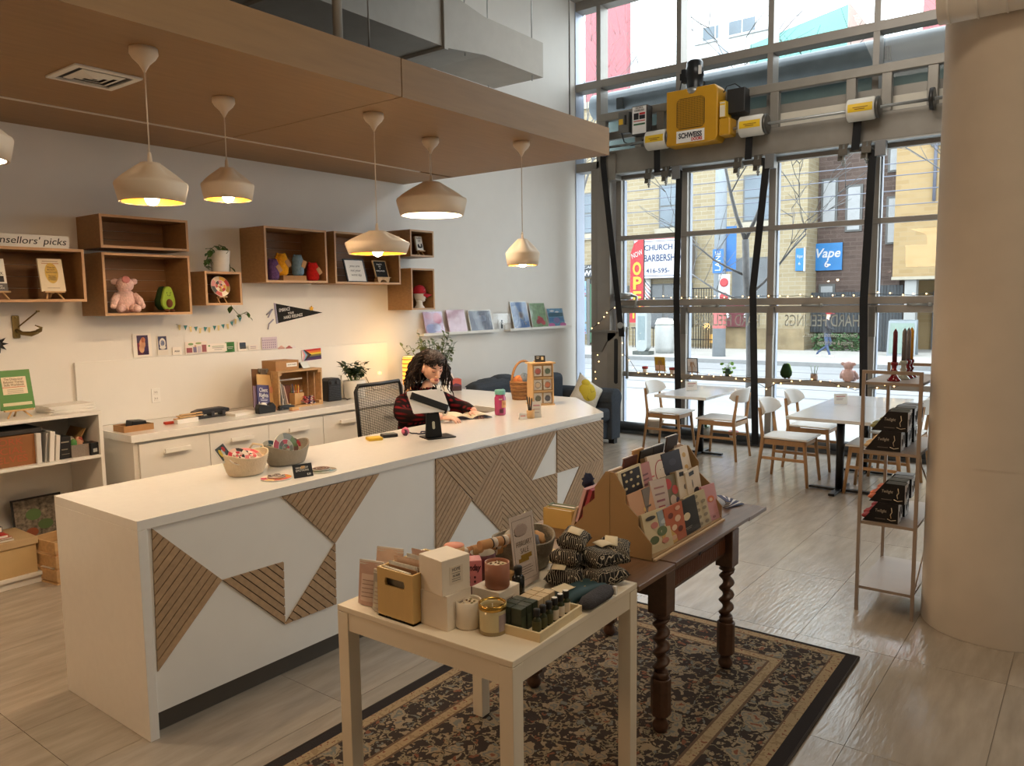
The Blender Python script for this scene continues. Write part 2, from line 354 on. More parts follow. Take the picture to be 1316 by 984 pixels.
# ================================================================ STEEL LIFT GEAR OVER THE DOOR
LX = 9.25
tr = thing('steel_header_truss', 'grey welded steel truss across the street front over the glass door', 'truss', (LX, 3, 3.5))
TM = flat('truss_steel', (142, 137, 128), .48, metal=.35, var=.08, scale=5)
part('lower_chord', Mb().bx((0, -3.3, -.02), (.14, 2.43, .28)), TM, tr, bev=.008)
part('upper_chord', Mb().bx((0, -3.3, .68), (.10, 2.53, .78)), TM, tr, bev=.008)
for y in (5.47, 4.93, 4.62, 3.76, 3.17, 2.33, 1.97, 1.53, 1.2, .4):
    part('upright', Mb().bx((.005, y-.05-3, .28), (.095, y+.05-3, .68)), TM, tr, bev=.006)
part('cover_board', Mb().bx((.11, -3.2, .29), (.16, 1.45, .45)), flat('cream_board', (214, 208, 192), .5), tr)
part('rear_beam', Mb().bx((.15, -3.3, .46), (.22, 2.5, .56)), TM, tr)
part('bottom_flange', Mb().bx((-.015, -3.3, -.035), (.15, 2.35, -.02)), STEEL, tr)
part('end_plate', Mb().bx((-.03, 2.25, -.1), (.14, 2.5, .24)), TM, tr, bev=.006)
# drive: yellow guard, motor, small gear cover
YEL = flat('guard_yellow', (196, 144, 24), .45, var=.04)
gd = thing('door_drive', 'yellow drive guard with black motor on top, mounted on the steel truss', 'motor', (9.0, 4.08, 3.68))
def rr(w_, h, r, n=5, cx=0, cy=0):
    o = []
    for sx, sy, a0 in ((1, 1, 0), (-1, 1, pi/2), (-1, -1, pi), (1, -1, 3*pi/2)):
        o += [(cx+sx*(w_/2-r)+r*cos(a0+a*pi/2/n), cy+sy*(h/2-r)+r*sin(a0+a*pi/2/n)) for a in range(n+1)]
    return o
# local frame: rz=-90 so that -Y faces the room
gd.rotation_euler.z = -pi/2
part('guard', Mb().prism([(-.33, .0), (-.33, .65), (-.06, .65), (-.05, .61), (-.02, .585), (.02, .585), (.05, .61), (.06, .65), (.29, .65), (.33, .60), (.33, .05), (.30, 0)], 0, .25), YEL, gd, bev=.012)
part('vent_mesh', Mb().prism(rr(.36, .36, .05, cx=-.01, cy=.36), -.004, 0), flat('vent_dark', (92, 70, 22), .6), gd)
mm = Mb()
for i in range(17):
    x = -.17+i*.02; mm.bx((x, -.009, .19), (x+.005, -.004, .53))
for j in range(17):
    z = .195+j*.0205; mm.bx((-.18, -.010, z), (.16, -.005, z+.005))
part('mesh_wire', mm, YEL, gd, kind='stuff')
part('nameplate', Mb().bx((-.19, -.006, .02), (.17, -.001, .16)), flat('sticker_white', (236, 234, 230), .4), gd)
letters('SCHWEISS', .085, INK, gd, (-.01, -.008, .098), wid=.30, bold=.003)
letters('DOORS', .05, flat('sticker_red', (190, 32, 36), .5), gd, (.075, -.008, .046), wid=.14, bold=.002)
part('motor', Mb().lathe([(.105, .60), (.105, .66), (.10, .68), (.10, .80), (.108, .81), (.108, .90), (.10, .915), (.10, .96), (.085, .985), (.0, .99)], 22), flat('motor_black', (20, 21, 23), .35), gd, (-.01, .11, 0))
part('motor_collar', Mb().lathe([(.112, .585), (.112, .655), (.1, .66)], 22), STEEL, gd, (-.01, .11, 0))
part('motor_fins', Mb().bx((-.16, .05, .74), (-.10, .13, .9)).bx((-.19, .07, .78), (-.16, .11, .86)), BLACK, gd, bev=.006)
part('motor_label', Mb().bx((.075, .02, .80), (.112, .028, .9)), flat('sticker_white', (236, 234, 230), .4), gd)
part('motor_cable', Mb().tube([(-.17, .09, .78), (-.19, .08, .66), (-.16, .1, .60), (-.12, .11, .63)], .008, 6), BLACK, gd)
part('gear_cover', Mb().bx((.345, .0, .04), (.49, .2, .24)), YEL, gd, bev=.02)
part('warning_label', Mb().bx((.345, .02, .25), (.42, .2, .44)), flat('sticker_yellow', (222, 180, 40), .5), gd, bev=.004)
part('warning_text', Mb().bx((.352, .014, .26), (.413, .019, .39)).bx((.352, .014, .41), (.413, .019, .425)), flat('sticker_text', (226, 214, 190), .5), gd)
part('relay_box', Mb().bx((.40, .10, .30), (.62, .28, .58)), flat('relay_black', (34, 33, 32), .5), gd, bev=.008)
part('relay_cable', Mb().tube([(.36, .1, .55), (.4, .1, .62), (.5, .1, .63), (.56, .15, .58)], .007, 6), BLACK, gd)
# winding drums on one shaft
sh = thing('strap_winding_shaft', 'steel shaft with white strap drums over the glass door', 'shaft', (9.1, 3.3, 3.80))
part('shaft', Mb().cyl((0, 2.25, .0), (0, -2.6, .0), .017, 8), STEEL, sh)
LABELY = flat('drum_label_yellow', (226, 186, 34), .5); DW = flat('drum_white', (222, 218, 206), .5)
for y in (4.57, 3.36, 2.17, 1.0):
    d = part('strap_drum', Mb().lathe([(.112, -.14), (.118, -.135), (.118, .12), (.105, .14)], 24), DW, sh, (0, y-3.3, 0), (pi/2, 0, 0))
    M = RZ(pi)
    part('drum_label', Mb().add([(-.1195*cos(a), -.1195*sin(a), z) for a in (.42, .24, .05, -.13, -.3) for z in (-.12, .125)], [(0, 1, 3, 2), (2, 3, 5, 4), (4, 5, 7, 6), (6, 7, 9, 8)], 0, RZ(-.08)), LABELY, d)
    part('drum_text', Mb().add([(-.1203*cos(a), -.1203*sin(a), z) for a in (.0, -.06) for z in (-.07, .08)], [(0, 1, 3, 2)], 0).add([(-.1203*cos(a), -.1203*sin(a), z) for a in (.16, .10) for z in (-.05, .05)], [(0, 1, 3, 2)], 0), flat('drum_ink', (110, 62, 16), .6), d)
    part('end_cap', Mb().lathe([(.03, .14), (.108, .142), (.118, .17), (.09, .18), (.03, .18)], 24), flat('drum_steel', (92, 88, 82), .4, metal=.6), d)
for y in (5.35, 1.5):
    part('bearing_disc', Mb().lathe([(.11, -.02), (.115, 0), (.11, .02)], 24), flat('bearing_dark', (58, 56, 54), .4, metal=.5), sh, (0, y-3.3, 0), (pi/2, 0, 0))
# lift straps
STRAP = flat('black_webbing', (15, 15, 17), .75, var=.1, scale=80)
lab = {5.42: 'black lift strap running down the door post beside the string lights', 4.33: 'black lift strap between the poster stand and the pilea window',
       3.25: 'black lift strap in front of the middle stile of the glass door', 2.08: 'black lift strap behind the metal shelf rack and candles'}
def strap(pts, key):
    m_ = Mb(); w_ = .042
    for (x, y, z) in pts: pass
    n = len(pts); vs = [(x, y+s*w_, z) for x, y, z in pts for s in (-1, 1)]+[(x+.006, y+s*w_, z) for x, y, z in pts for s in (-1, 1)]
    fs = [(2*i, 2*i+1, 2*i+3, 2*i+2) for i in range(n-1)]+[(2*n+2*i, 2*n+2*i+2, 2*n+2*i+3, 2*n+2*i+1) for i in range(n-1)]
    fs += [(2*i, 2*i+2, 2*n+2*i+2, 2*n+2*i) for i in range(n-1)]+[(2*i+1, 2*n+2*i+1, 2*n+2*i+3, 2*i+3) for i in range(n-1)]
    solo('lift_strap', lab[key], 'strap', m_.add(vs, fs), STRAP, group=None)
strap([(9.19, 5.42, 3.80), (9.19, 5.42, 3.62), (9.22, 5.26, 2.2), (9.24, 5.16, 1.32)], 5.42)
strap([(9.13, 4.60, 3.69), (9.18, 4.62, 3.42), (9.2, 4.40, 3.46), (9.2, 4.325, 3.40), (9.22, 4.36, 1.9), (9.32, 4.36, .1)], 4.33)
strap([(9.13, 3.41, 3.69), (9.18, 3.44, 3.44), (9.2, 3.30, 3.44), (9.2, 3.225, 3.40), (9.2, 3.36, 1.9), (9.3, 3.33, .02)], 3.25)
strap([(9.13, 2.22, 3.69), (9.18, 2.25, 3.40), (9.2, 2.13, 3.40), (9.2, 2.075, 3.36), (9.2, 2.115, 1.75), (9.3, 2.09, .1)], 2.08)
# strap guide clamps under the truss
wh = {4.6: 'steel roller clamp under the yellow drive guard', 3.42: 'steel roller clamp on the truss beside the relay box', 2.23: 'steel roller clamp on the truss beside the column'}
for y in (4.6, 3.42, 2.23):
    c = thing('strap_roller_clamp', wh[y], 'clamp', (9.2, y, 3.44))
    for s in (.14, -.10):
        part('jaw', Mb().prism([(-.05, .04), (.05, .04), (.065, -.14), (-.01, -.14), (-.02, -.05)], -.012, .012, 'x').bx((-.05, -.05, -.09), (.04, .05, -.02)), flat('clamp_steel', (104, 100, 92), .4, metal=.6), c, (0, s, 0), bev=.003)
        part('bolt', Mb().cyl((0, 0, -.20), (0, 0, .03), .012, 8).cyl((0, 0, -.17), (0, 0, -.15), .022, 6), STEEL, c, (-.01, s, 0))
    part('block', Mb().bx((-.02, -.29, -.13), (.06, -.18, .03)), flat('clamp_block', (132, 134, 136), .4, metal=.5), c, bev=.004)
# electric boxes on the truss
e1 = thing('control_box', 'plain grey electric control box on the steel truss', 'box', (9.14, 5.09, 3.96), -pi/2)
part('case', Mb().bx((-.07, 0, 0), (.08, .09, .27)), flat('box_grey', (108, 108, 104), .5, metal=.2), e1, bev=.004)
part('sticker', Mb().bx((-.06, -.003, .11), (.0, -.001, .18)), flat('sticker_yellow', (222, 180, 40), .5), e1)
part('switch', Mb().bx((.03, -.02, .10), (.05, -.001, .22)), BLACK, e1, bev=.003)
e2 = thing('control_box', 'electric control box with a printed white warning sheet, beside the yellow guard', 'box', (9.10, 4.83, 3.90), -pi/2)
part('case', Mb().bx((-.11, 0, 0), (.11, .14, .36)), flat('box_dark', (60, 58, 56), .5), e2, bev=.004)
part('warning_sheet', Mb().bx((-.10, -.004, .015), (.095, -.001, .35)), flat('sticker_white', (236, 234, 230), .4), e2)
letters('ELECTRICAL\nCONTROL BOX', .035, INK, e2, (0, -.006, .315), wid=.14)
part('pictogram', Mb().bx((-.08, -.006, .19), (-.01, -.004, .27)).bx((.0, -.006, .19), (.08, -.004, .24)), INK, e2)
part('red_band', Mb().bx((.0, -.006, .245), (.08, -.004, .27)).bx((-.08, -.006, .165), (.08, -.004, .175)), flat('sticker_red', (190, 32, 36), .5), e2)
part('green_band', Mb().bx((-.08, -.006, .12), (.08, -.004, .14)), flat('sticker_green', (40, 96, 60), .5), e2)
solo('cable_loop', 'loose black cable sagging under the electric control boxes', 'cable', Mb().tube([(9.12, 5.1, 3.96), (9.1, 5.05, 3.84), (9.1, 4.95, 3.78), (9.1, 4.8, 3.80), (9.12, 4.72, 3.9)], .008, 6), BLACK)
# roller bracket on the left door post, with the slotted guide column
gp = thing('door_guide_column', 'slotted grey steel guide column beside the sofa, with bracket', 'bracket', (9.28, 5.30, 0))
part('guide_plate', Mb().bx((0, -.11, .55), (.05, .11, 1.38)), TM, gp, bev=.006)
part('slot', Mb().prism([(.03*cos(a)-.03, .28*(1 if sin(a) > 0 else -1)+.03*sin(a)+.98) for a in [k*pi/8 for k in range(16)]], -.003, .001, 'x'), BLACK, gp)
part('bracket', Mb().prism([(.36, 1.38), (-.02, 1.38), (-.02, 1.33), (.05, 1.27), (.12, 1.24), (.2, 1.1), (.36, 1.1)], .0, .03, 'x').bx((-.04, -.05, 1.37), (.06, .36, 1.40)), ALU, gp)
part('roller', Mb().bx((-.03, -.17, 1.38), (.03, -.07, 1.50)).cyl((-.05, -.12, 1.47), (-.03, -.12, 1.47), .045, 12), STEEL, gp, bev=.004)
part('rod', Mb().cyl((.0, -.2, .75), (.0, -.2, 1.45), .02, 8), STEEL, gp)
part('side_channel', Mb().bx((.02, .1, .0), (.07, .32, 1.36)), FRAME, gp, bev=.005)
# ================================================================ THE STREET OUTSIDE
_indoor_flat = flat
def flat(name, rgb, rough=.5, **k): return mat(name, tuple(STREET*c for c in srgb(*rgb)), rough, **k)   # outdoor colours darkened to hold the street's brightness down under the strong sky
STREET = .5
def brick(name, c1, c2, cm, sc=1.0, rough=.85):
    m = bpy.data.materials.new(name); m.use_nodes = True; N, L = m.node_tree.nodes, m.node_tree.links; b = N['Principled BSDF']
    tc = N.new('ShaderNodeTexCoord'); mp = N.new('ShaderNodeMapping'); mp.inputs['Rotation'].default_value = (pi/2, 0, pi/2)
    sx = N.new('ShaderNodeSeparateXYZ'); cb = N.new('ShaderNodeCombineXYZ'); ad = N.new('ShaderNodeMath')
    L.new(tc.outputs['Object'], sx.inputs[0]); L.new(sx.outputs[0], ad.inputs[0]); L.new(sx.outputs[1], ad.inputs[1])
    L.new(ad.outputs[0], cb.inputs[0]); L.new(sx.outputs[2], cb.inputs[1])
    t = N.new('ShaderNodeTexBrick'); t.inputs['Scale'].default_value = sc; t.inputs['Color1'].default_value = (*[STREET*c for c in srgb(*c1)], 1); t.inputs['Color2'].default_value = (*[STREET*c for c in srgb(*c2)], 1)
    t.inputs['Mortar'].default_value = (*[STREET*c for c in srgb(*cm)], 1); t.inputs['Mortar Size'].default_value = .012; t.inputs['Brick Width'].default_value = .44; t.inputs['Row Height'].default_value = .15; t.inputs['Bias'].default_value = -.2
    L.new(cb.outputs[0], t.inputs['Vector']); L.new(t.outputs['Color'], b.inputs['Base Color']); b.inputs['Roughness'].default_value = rough; b.inputs['Specular IOR Level'].default_value = .2
    return m
ASPH = flat('wet_asphalt', (176, 178, 182), .45, var=.12, scale=.8, stretch=(3, .4, 1)); PAVE = flat('pale_pavement', (206, 202, 196), .8, var=.08, scale=.7)
struct('sidewalk', Mb().bx((FX+.26, -30, -.2), (12.6, 60, -.02)), PAVE)
struct('road', Mb().bx((12.6, -30, -.3), (22.6, 60, -.12)), ASPH)
struct('far_sidewalk', Mb().bx((22.6, -30, -.3), (60, 60, -.02)), PAVE)
struct('kerb', Mb().bx((22.5, -30, -.3), (22.7, 60, -.005)), flat('kerb_grey', (160, 160, 160), .8))
for k, x in enumerate((15.2, 16.7, 19.0, 20.5)): struct('streetcar_rail', Mb().bx((x, -30, -.125), (x+.09, 60, -.117)), flat('rail_grey', (120, 122, 126), .4))
YB = brick('pale_brick', (190, 174, 142), (172, 154, 122), (196, 186, 164)); BB = brick('brown_brick', (120, 102, 94), (100, 84, 78), (132, 116, 108)); TB = brick('tan_brick', (196, 168, 124), (182, 152, 108), (192, 168, 130))
DARKGL = flat('far_window_glass', (120, 134, 146), .12, var=.25, scale=.6); TRIMW = flat('far_trim_grey', (112, 112, 110), .6); STONEB = flat('far_stone_sill', (200, 190, 170), .8)
BX = 28.0
b1 = thing('brick_building', 'pale yellow brick building across the street with the barbershop sign', 'building', (BX, 14, 0))
part('wall', Mb().bx((.0, -5.65, -.1), (12, 30, 9.6)), YB, b1)
part('parapet', Mb().bx((-.12, -5.7, 9.6), (12, 30, 9.85)), STONEB, b1)
for y, z0, z1, w_ in ((3.35, 4.57, 6.24, 1.05), (-.55, 4.57, 6.24, 1.05), (-3.9, 4.57, 6.24, 1.05), (7.5, 4.57, 6.24, 1.05), (11.5, 4.57, 6.24, 1.05)):
    f = part('window', Mb().bx((-.05, y-w_/2, z0), (.02, y+w_/2, z1)), TRIMW, b1)
    part('pane', Mb().bx((-.06, y-w_/2+.06, z0+.06), (-.04, y+w_/2-.06, (z0+z1)/2-.03)), DARKGL, f); part('pane', Mb().bx((-.06, y-w_/2+.06, (z0+z1)/2+.03), (-.04, y+w_/2-.06, z1-.06)), DARKGL, f)
    part('sill', Mb().bx((-.12, y-w_/2-.15, z0-.24), (.02, y+w_/2+.15, z0)), STONEB, b1)
for y0, y1, z0, z1 in ((-1.45, .35, .75, 2.44), (1.3, 2.4, .2, 2.4), (4.0, 5.2, .3, 2.6), (-4.5, -3.0, 1.75, 3.3)):
    f = part('shop_window', Mb().bx((-.05, y0, z0), (.02, y1, z1)), TRIMW, b1)
    n = max(1, round((y1-y0)/.6))
    for k in range(n): part('pane', Mb().bx((-.06, y0+.05+k*(y1-y0)/n, z0+.06), (-.04, y0-.03+(k+1)*(y1-y0)/n, z1-.06)), flat('shop_glass', (96, 100, 104), .15, var=.35, scale=.9), f)
part('stone_base', Mb().bx((-.06, -5.66, -.1), (.0, -1.8, .75)), flat('rubble_base', (170, 150, 116), .9, var=.25, scale=2), b1)
# barbershop sign
sg = thing('barbershop_sign', 'white lit box sign with blue letters and a red top on pale brick', 'sign', (BX-.5, 13.62, 2.63), -pi/2)
part('sign_box', Mb().bx((-1.22, 0, 0), (1.22, .3, 1.66)), flat('sign_steel', (120, 110, 104), .6), sg)
part('sign_face', Mb().bx((-1.18, -.02, .03), (1.18, 0, 1.5)), flat('sign_white', (240, 240, 244), .4), sg)
part('sign_band', Mb().bx((-1.18, -.02, 1.5), (1.18, 0, 1.64)), flat('sign_red', (204, 60, 66), .5), sg)
bl = flat('sign_blue', (46, 66, 116), .5)
m_ = Mb()
for a, b in (((-1.1, .1), (1.1, .12)), ((-1.1, 1.42), (1.1, 1.44)), ((-1.1, .1), (-1.08, 1.44)), ((1.08, .1), (1.1, 1.44))): m_.bx((a[0], -.026, a[1]), (b[0], -.02, b[1]))
part('blue_border', m_, bl, sg)
letters('CHURCH ST', .30, bl, sg, (.06, -.03, 1.18), wid=1.6, bold=.006); letters('BARBERSHOP', .36, bl, sg, (.1, -.03, .78), wid=1.7, bold=.006); letters('416-595-0021'[:8], .24, bl, sg, (-.15, -.03, .3), wid=1.0, bold=.004)
# feather flag, barber pole, meter box
fl = thing('feather_flag', 'red feather flag with yellow letters on the far pavement', 'flag', (25.3, 13.52, 0), -pi/2)
part('flag_cloth', Mb().prism([(-.28, 1.0), (.28, 1.0), (.28, 4.0), (.15, 4.0), (-.1, 3.85), (-.24, 3.5)], -.01, .01), flat('flag_red', (206, 44, 54), .6), fl)
part('pole', Mb().cyl((.3, 0, 0), (.3, 0, 4.05), .02, 6), BLACKMETAL, fl)
fy = flat('flag_yellow', (238, 206, 60), .6)
letters('NOW', .26, flat('flag_white', (240, 236, 230), .6), fl, (.02, -.02, 3.45), (pi/2, -.35, 0), wid=.45)
for k, ch in enumerate('OPEN'): letters(ch, .62, fy, fl, (.02, -.02, 2.92-.52*k), wid=.34, bold=.02)
bp_ = thing('barber_pole', 'striped barber pole beside the red feather flag', 'pole', (27.89, 14.40, 1.85))
m_ = Mb(); m_.cyl((0, 0, 0), (0, 0, .8), .11, 16); part('striped_drum', m_, WHITE, bp_)
for k in range(5): part('stripe', Mb().tube([(-.112*cos(a), .112*sin(a), .02+k*.15+.12*a) for a in [-1.5+.3*i for i in range(11)]], .018, 5), flat('stripe_red' if k % 2 else 'stripe_blue', (196, 50, 56) if k % 2 else (60, 80, 140), .5), bp_)
part('cap', Mb().ball((0, 0, .85), .12), STEEL, bp_)
mt = thing('parking_machine', 'pale parking pay machine on the far pavement', 'machine', (23.6, 12.35, -.02))
part('body', Mb().prism(rr(.42, 1.5, .2, cx=0, cy=.85), -.15, .15, 'x'), flat('machine_pale', (196, 204, 206), .5), mt); part('base', Mb().bx((-.2, -.3, 0), (.2, .3, .12)), flat('machine_base', (90, 96, 92), .6), mt)
part('panel', Mb().bx((-.16, -.13, .5), (-.15, .13, 1.3)), flat('machine_panel', (150, 168, 172), .4), mt)
for i, (y, n) in enumerate(((12.05, 'white rubbish bin on the far pavement beside the pay machine'),)):
    c = thing('street_bin', n, 'bin', (24.6, y, -.02)); part('barrel', Mb().lathe([(.3, 0), (.34, .2), (.34, .9), (.3, 1.0)], 16), flat('bin_white', (216, 218, 216), .5), c); part('lid', Mb().lathe([(.34, 1.0), (.26, 1.18), (0, 1.22)], 16), WHITE, c)
# railing and iron gate by the shop
rl = thing('iron_railing', 'black iron railing in front of the barbershop wall', 'railing', (27.4, 12.3, 0))
for k in range(16): part('baluster', Mb().cyl((0, -.75+.1*k, -.02), (0, -.75+.1*k, 2.2), .015, 5), BLACKMETAL, rl)
part('top_rail', Mb().bx((-.02, -.8, 2.2), (.02, .8, 2.24)), BLACKMETAL, rl); part('bottom_rail', Mb().bx((-.02, -.8, .3), (.02, .8, .34)), BLACKMETAL, rl)
rl = thing('iron_railing', 'low black iron railing under the shop window across the street', 'railing', (27.2, 14.2, 0))
for k in range(10): part('baluster', Mb().cyl((0, -.5+.11*k, -.02), (0, -.5+.11*k, .75), .015, 5), BLACKMETAL, rl)
part('top_rail', Mb().bx((-.02, -.55, .72), (.02, .55, .76)), BLACKMETAL, rl)
aw = thing('shop_awning', 'dark red fabric fascia low on the pale brick wall', 'awning', (BX-.3, 10.7, .8), -pi/2)
part('fabric', Mb().prism([(0, 0), (0, .75), (.28, .8), (.28, 0)], -.55, .55, 'x'), flat('awning_red', (112, 40, 48), .7), aw)
part('emblem', Mb().ball((-.35, -.01, .4), (.09, .02, .09)).ball((.35, -.01, .4), (.09, .02, .09)), flat('sign_white', (240, 240, 244), .4), aw)
solo('wall_lantern', 'warm glowing lantern low on the far brick wall', 'lamp', Mb().bx((-.1, -.22, -.16), (.1, .22, .16)), flat('lantern_glow', (255, 190, 90), .5, emit=1.2), (27.7, 11.45, .35))
# shop at far end with partly hidden sign and posters
st = thing('corner_shop_front', 'dark shop front with a cut-off sign and blue price posters', 'shop', (BX-.4, 17.4, 0), -pi/2)
part('fascia', Mb().bx((-1.4, -.1, 2.78), (1.7, .2, 3.28)), flat('fascia_black', (36, 38, 44), .5), st); letters('THE WHOLE', .30, flat('sign_white', (240, 240, 244), .4), st, (.5, -.11, 2.93), wid=2.0, bold=.008); letters('MAP-CARE', .14, flat('sign_white', (240, 240, 244), .4), st, (.3, -.11, 3.18), wid=1.0)
pb = flat('poster_blue', (150, 190, 224), .5)
for z0, z1 in ((2.05, 2.62), (.95, 1.98), (.45, .88)): part('poster', Mb().bx((-.25, -.12, z0), (.39, -.1, z1)), pb, st)
for z, t in ((2.3, '15'), (1.5, '0.52'), (1.15, '0.21'), (.65, '15')): letters(t, .22, bl, st, (.16, -.125, z), wid=.36)
for z in (2.08, .48): part('poster_band', Mb().bx((-.23, -.125, z), (.37, -.121, z+.06)), flat('sign_red', (204, 60, 66), .5), st)
part('door_leaf', Mb().bx((.56, -.1, .1), (1.4, -.04, 2.5)), flat('door_green', (74, 122, 92), .5), st); part('door_frame', Mb().bx((.43, -.12, 0), (.56, .0, 2.7)), TRIMW, st)
# brown brick building set back, tan building on pillars
b2 = thing('brick_building', 'dark brown brick building with tall narrow windows across the street', 'building', (BX+1.2, 7, 0))
part('wall', Mb().bx((0, -1.4, -.1), (10, 1.34, 9.4)), BB, b2)
for y, z0, z1 in ((.95, 4.3, 6.0), (.12, 4.1, 5.7), (.95, 1.2, 2.3), (-1.2, 3.6, 5.2), (-1.2, 6.0, 7.6)):
    f = part('window', Mb().bx((-.05, y-.28, z0), (.02, y+.28, z1)), TRIMW, b2); part('pane', Mb().bx((-.07, y-.2, z0+.06), (-.05, y+.2, z1-.08)), flat('pale_blind', (196, 198, 200), .5), f)
b3 = thing('tan_building', 'tan brick building with overhanging upper floors on white pillars', 'building', (BX, 3.2, 0))
part('upper_wall', Mb().bx((0, -9, 2.44), (10, 2.38, 9.2)), TB, b3)
part('soffit_edge', Mb().bx((-.05, -9, 2.36), (10, 2.4, 2.46)), STONEB, b3)
for y in (1.85, -2.5): part('pillar', Mb().bx((.1, y-.17, -.1), (.5, y+.17, 2.4)), flat('pillar_white', (190, 190, 188), .6), b3)
part('ground_wall', Mb().bx((2.2, -9, -.1), (10, 2.2, 2.4)), TB, b3)
part('service_door', Mb().bx((2.1, .6, -.1), (2.22, 1.5, 2.0)), flat('door_grey', (112, 116, 122), .5), b3)
f = part('window', Mb().bx((-.05, -.1, 6.5), (.02, 1.4, 7.6)), TRIMW, b3); part('pane', Mb().bx((-.07, .0, 6.58), (-.05, 1.3, 7.5)), flat('pale_teal', (176, 212, 216), .3), f)
part('drain_pipe', Mb().cyl((-.06, 1.25, 4.8), (-.06, 1.25, 9.2), .05, 8), flat('pipe_blue', (128, 132, 150), .5), b3)
fn = thing('board_fence', 'dark grey upright board fence beside the white pillar', 'fence', (BX+.3, 5.75, 0))
for k in range(9): part('board', Mb().bx((0, -.45+.1*k, 0), (.03, -.36+.1*k, 2.2)), flat('fence_dark', (72, 76, 80), .8, rnd=.25), fn)
part('rail', Mb().bx((.03, -.5, 1.7), (.07, .5, 1.8)).bx((.03, -.5, .4), (.07, .5, .5)), flat('fence_dark', (72, 76, 80), .8), fn)
fn = thing('board_fence', 'dark grey board fence behind the walking person', 'fence', (BX+.6, 7.4, 0))
for k in range(18): part('board', Mb().bx((0, -.95+.105*k, .6), (.03, -.86+.105*k, 2.0)), flat('fence_dark', (72, 76, 80), .8, rnd=.25), fn)
hd = Mb(); random.seed(3)
for k in range(700):
    p = Vector((random.uniform(-.25, .25), random.uniform(-.85, .85), random.uniform(0, .6))); M = TR(*p) @ RZ(random.random()*6) @ RX(random.random()*3)
    hd.add([(-.06, 0, 0), (.0, -.03, .01), (.06, 0, 0), (0, .03, .01)], [(0, 1, 2, 3)], 0, M)
solo('green_hedge', 'low green hedge at the foot of the dark board fence', 'hedge', hd, flat('hedge_green', (84, 124, 74), .8, var=.3), (BX+.2, 7.25, -.02), kind='stuff')
# hanging blue signs
VB = flat('sign_azure', (44, 140, 214), .5); VW = flat('sign_white', (240, 240, 244), .4)
v = thing('projecting_sign', 'large bright blue projecting sign with white script on the brown wall', 'sign', (29.1, 7.96, 2.78), -pi/2); v.scale = (1.07, 1.07, 1.07)
part('panel', Mb().bx((-.48, 0, 0), (.48, .06, .9)), VB, v, bev=.01); letters('Vape', .42, VW, v, (-.0, -.01, .56), wid=.78, shear=.25, bold=.008); letters('6', .30, VW, v, (-.0, -.01, .2), wid=.15, bold=.004); part('mount', Mb().bx((-.54, 0, -.02), (-.48, .06, .92)), VW, v)
v = thing('projecting_sign', 'small narrow blue sign with white script at the pale brick corner', 'sign', (27.93, 8.56, 2.76), -pi/2)
part('panel', Mb().bx((-.14, 0, 0), (.14, .06, .78)), VB, v, bev=.01); letters('Vape', .16, VW, v, (0, -.01, .5), wid=.2, shear=.25); letters('6', .14, VW, v, (0, -.01, .25), wid=.07); part('mount', Mb().bx((.14, 0, -.02), (.19, .06, .8)), VW, v)
solo('lane_sign', 'small pale blue notice on the brown wall beside the tan building', 'sign', Mb().bx((-.02, -.17, 0), (.02, .17, .42)), flat('notice_blue', (170, 190, 216), .5), (29.17, 6.41, 2.35))
sw = thing('sandwich_board', 'white sandwich board on the far pavement', 'sign', (26.4, 4.95, -.02), -pi/2)
part('board', Mb().box((0, 0, .55), (.8, .03, 1.1), 0, RX(-.16)), flat('board_white', (166, 176, 182), .5), sw); part('board', Mb().box((0, .5, .5), (.8, .03, 1.1), 0, RX(.16)), flat('board_white', (166, 176, 182), .5), sw)
part('poster', Mb().box((0, -.02, .55), (.68, .02, .95), 0, RX(-.16)), flat('board_poster', (150, 172, 160), .5), sw); part('poster_mark', Mb().lathe([(.13, -.035), (.17, -.035), (.17, -.03), (.13, -.03)], 16, 0, RX(pi/2-.16) @ TR(-.15, .65, 0)), flat('mark_orange', (220, 130, 90), .5), sw)
# street pole with banner and parking sign
po = thing('street_pole', 'pale concrete street pole with a blue banner and parking signs', 'pole', (23.9, 9.8, -.02))
part('shaft', Mb().lathe([(.21, 0), (.15, 12)], 14), flat('pole_concrete', (178, 186, 194), .7, var=.06), po)
part('banner', Mb().bx((-.01, -.52, 2.7), (.01, -.2, 4.1)), flat('banner_blue', (60, 128, 206), .6), po)
part('banner', Mb().bx((-.24, -.2, 2.65), (-.22, .15, 3.4)), flat('banner_blue', (60, 128, 206), .6), po); letters('LANE', .26, VW, po, (-.245, -.03, 3.02), (pi/2, -pi/2, -pi/2), wid=.6)
part('sign_plate', Mb().bx((-.24, -.42, 1.65), (-.22, -.06, 2.6)), flat('sign_white', (240, 240, 244), .4), po)
for z in (2.35, 1.9): part('prohibition_ring', Mb().lathe([(.10, 0), (.14, 0), (.14, .01), (.10, .01)], 16, 0, TR(-.245, -.24, z) @ RY(-pi/2)), flat('sign_red', (204, 60, 66), .5), po)
part('notice_band', Mb().lathe([(.212, .9), (.212, 1.5)], 14, cap=False), flat('notice_red', (214, 120, 116), .6), po)
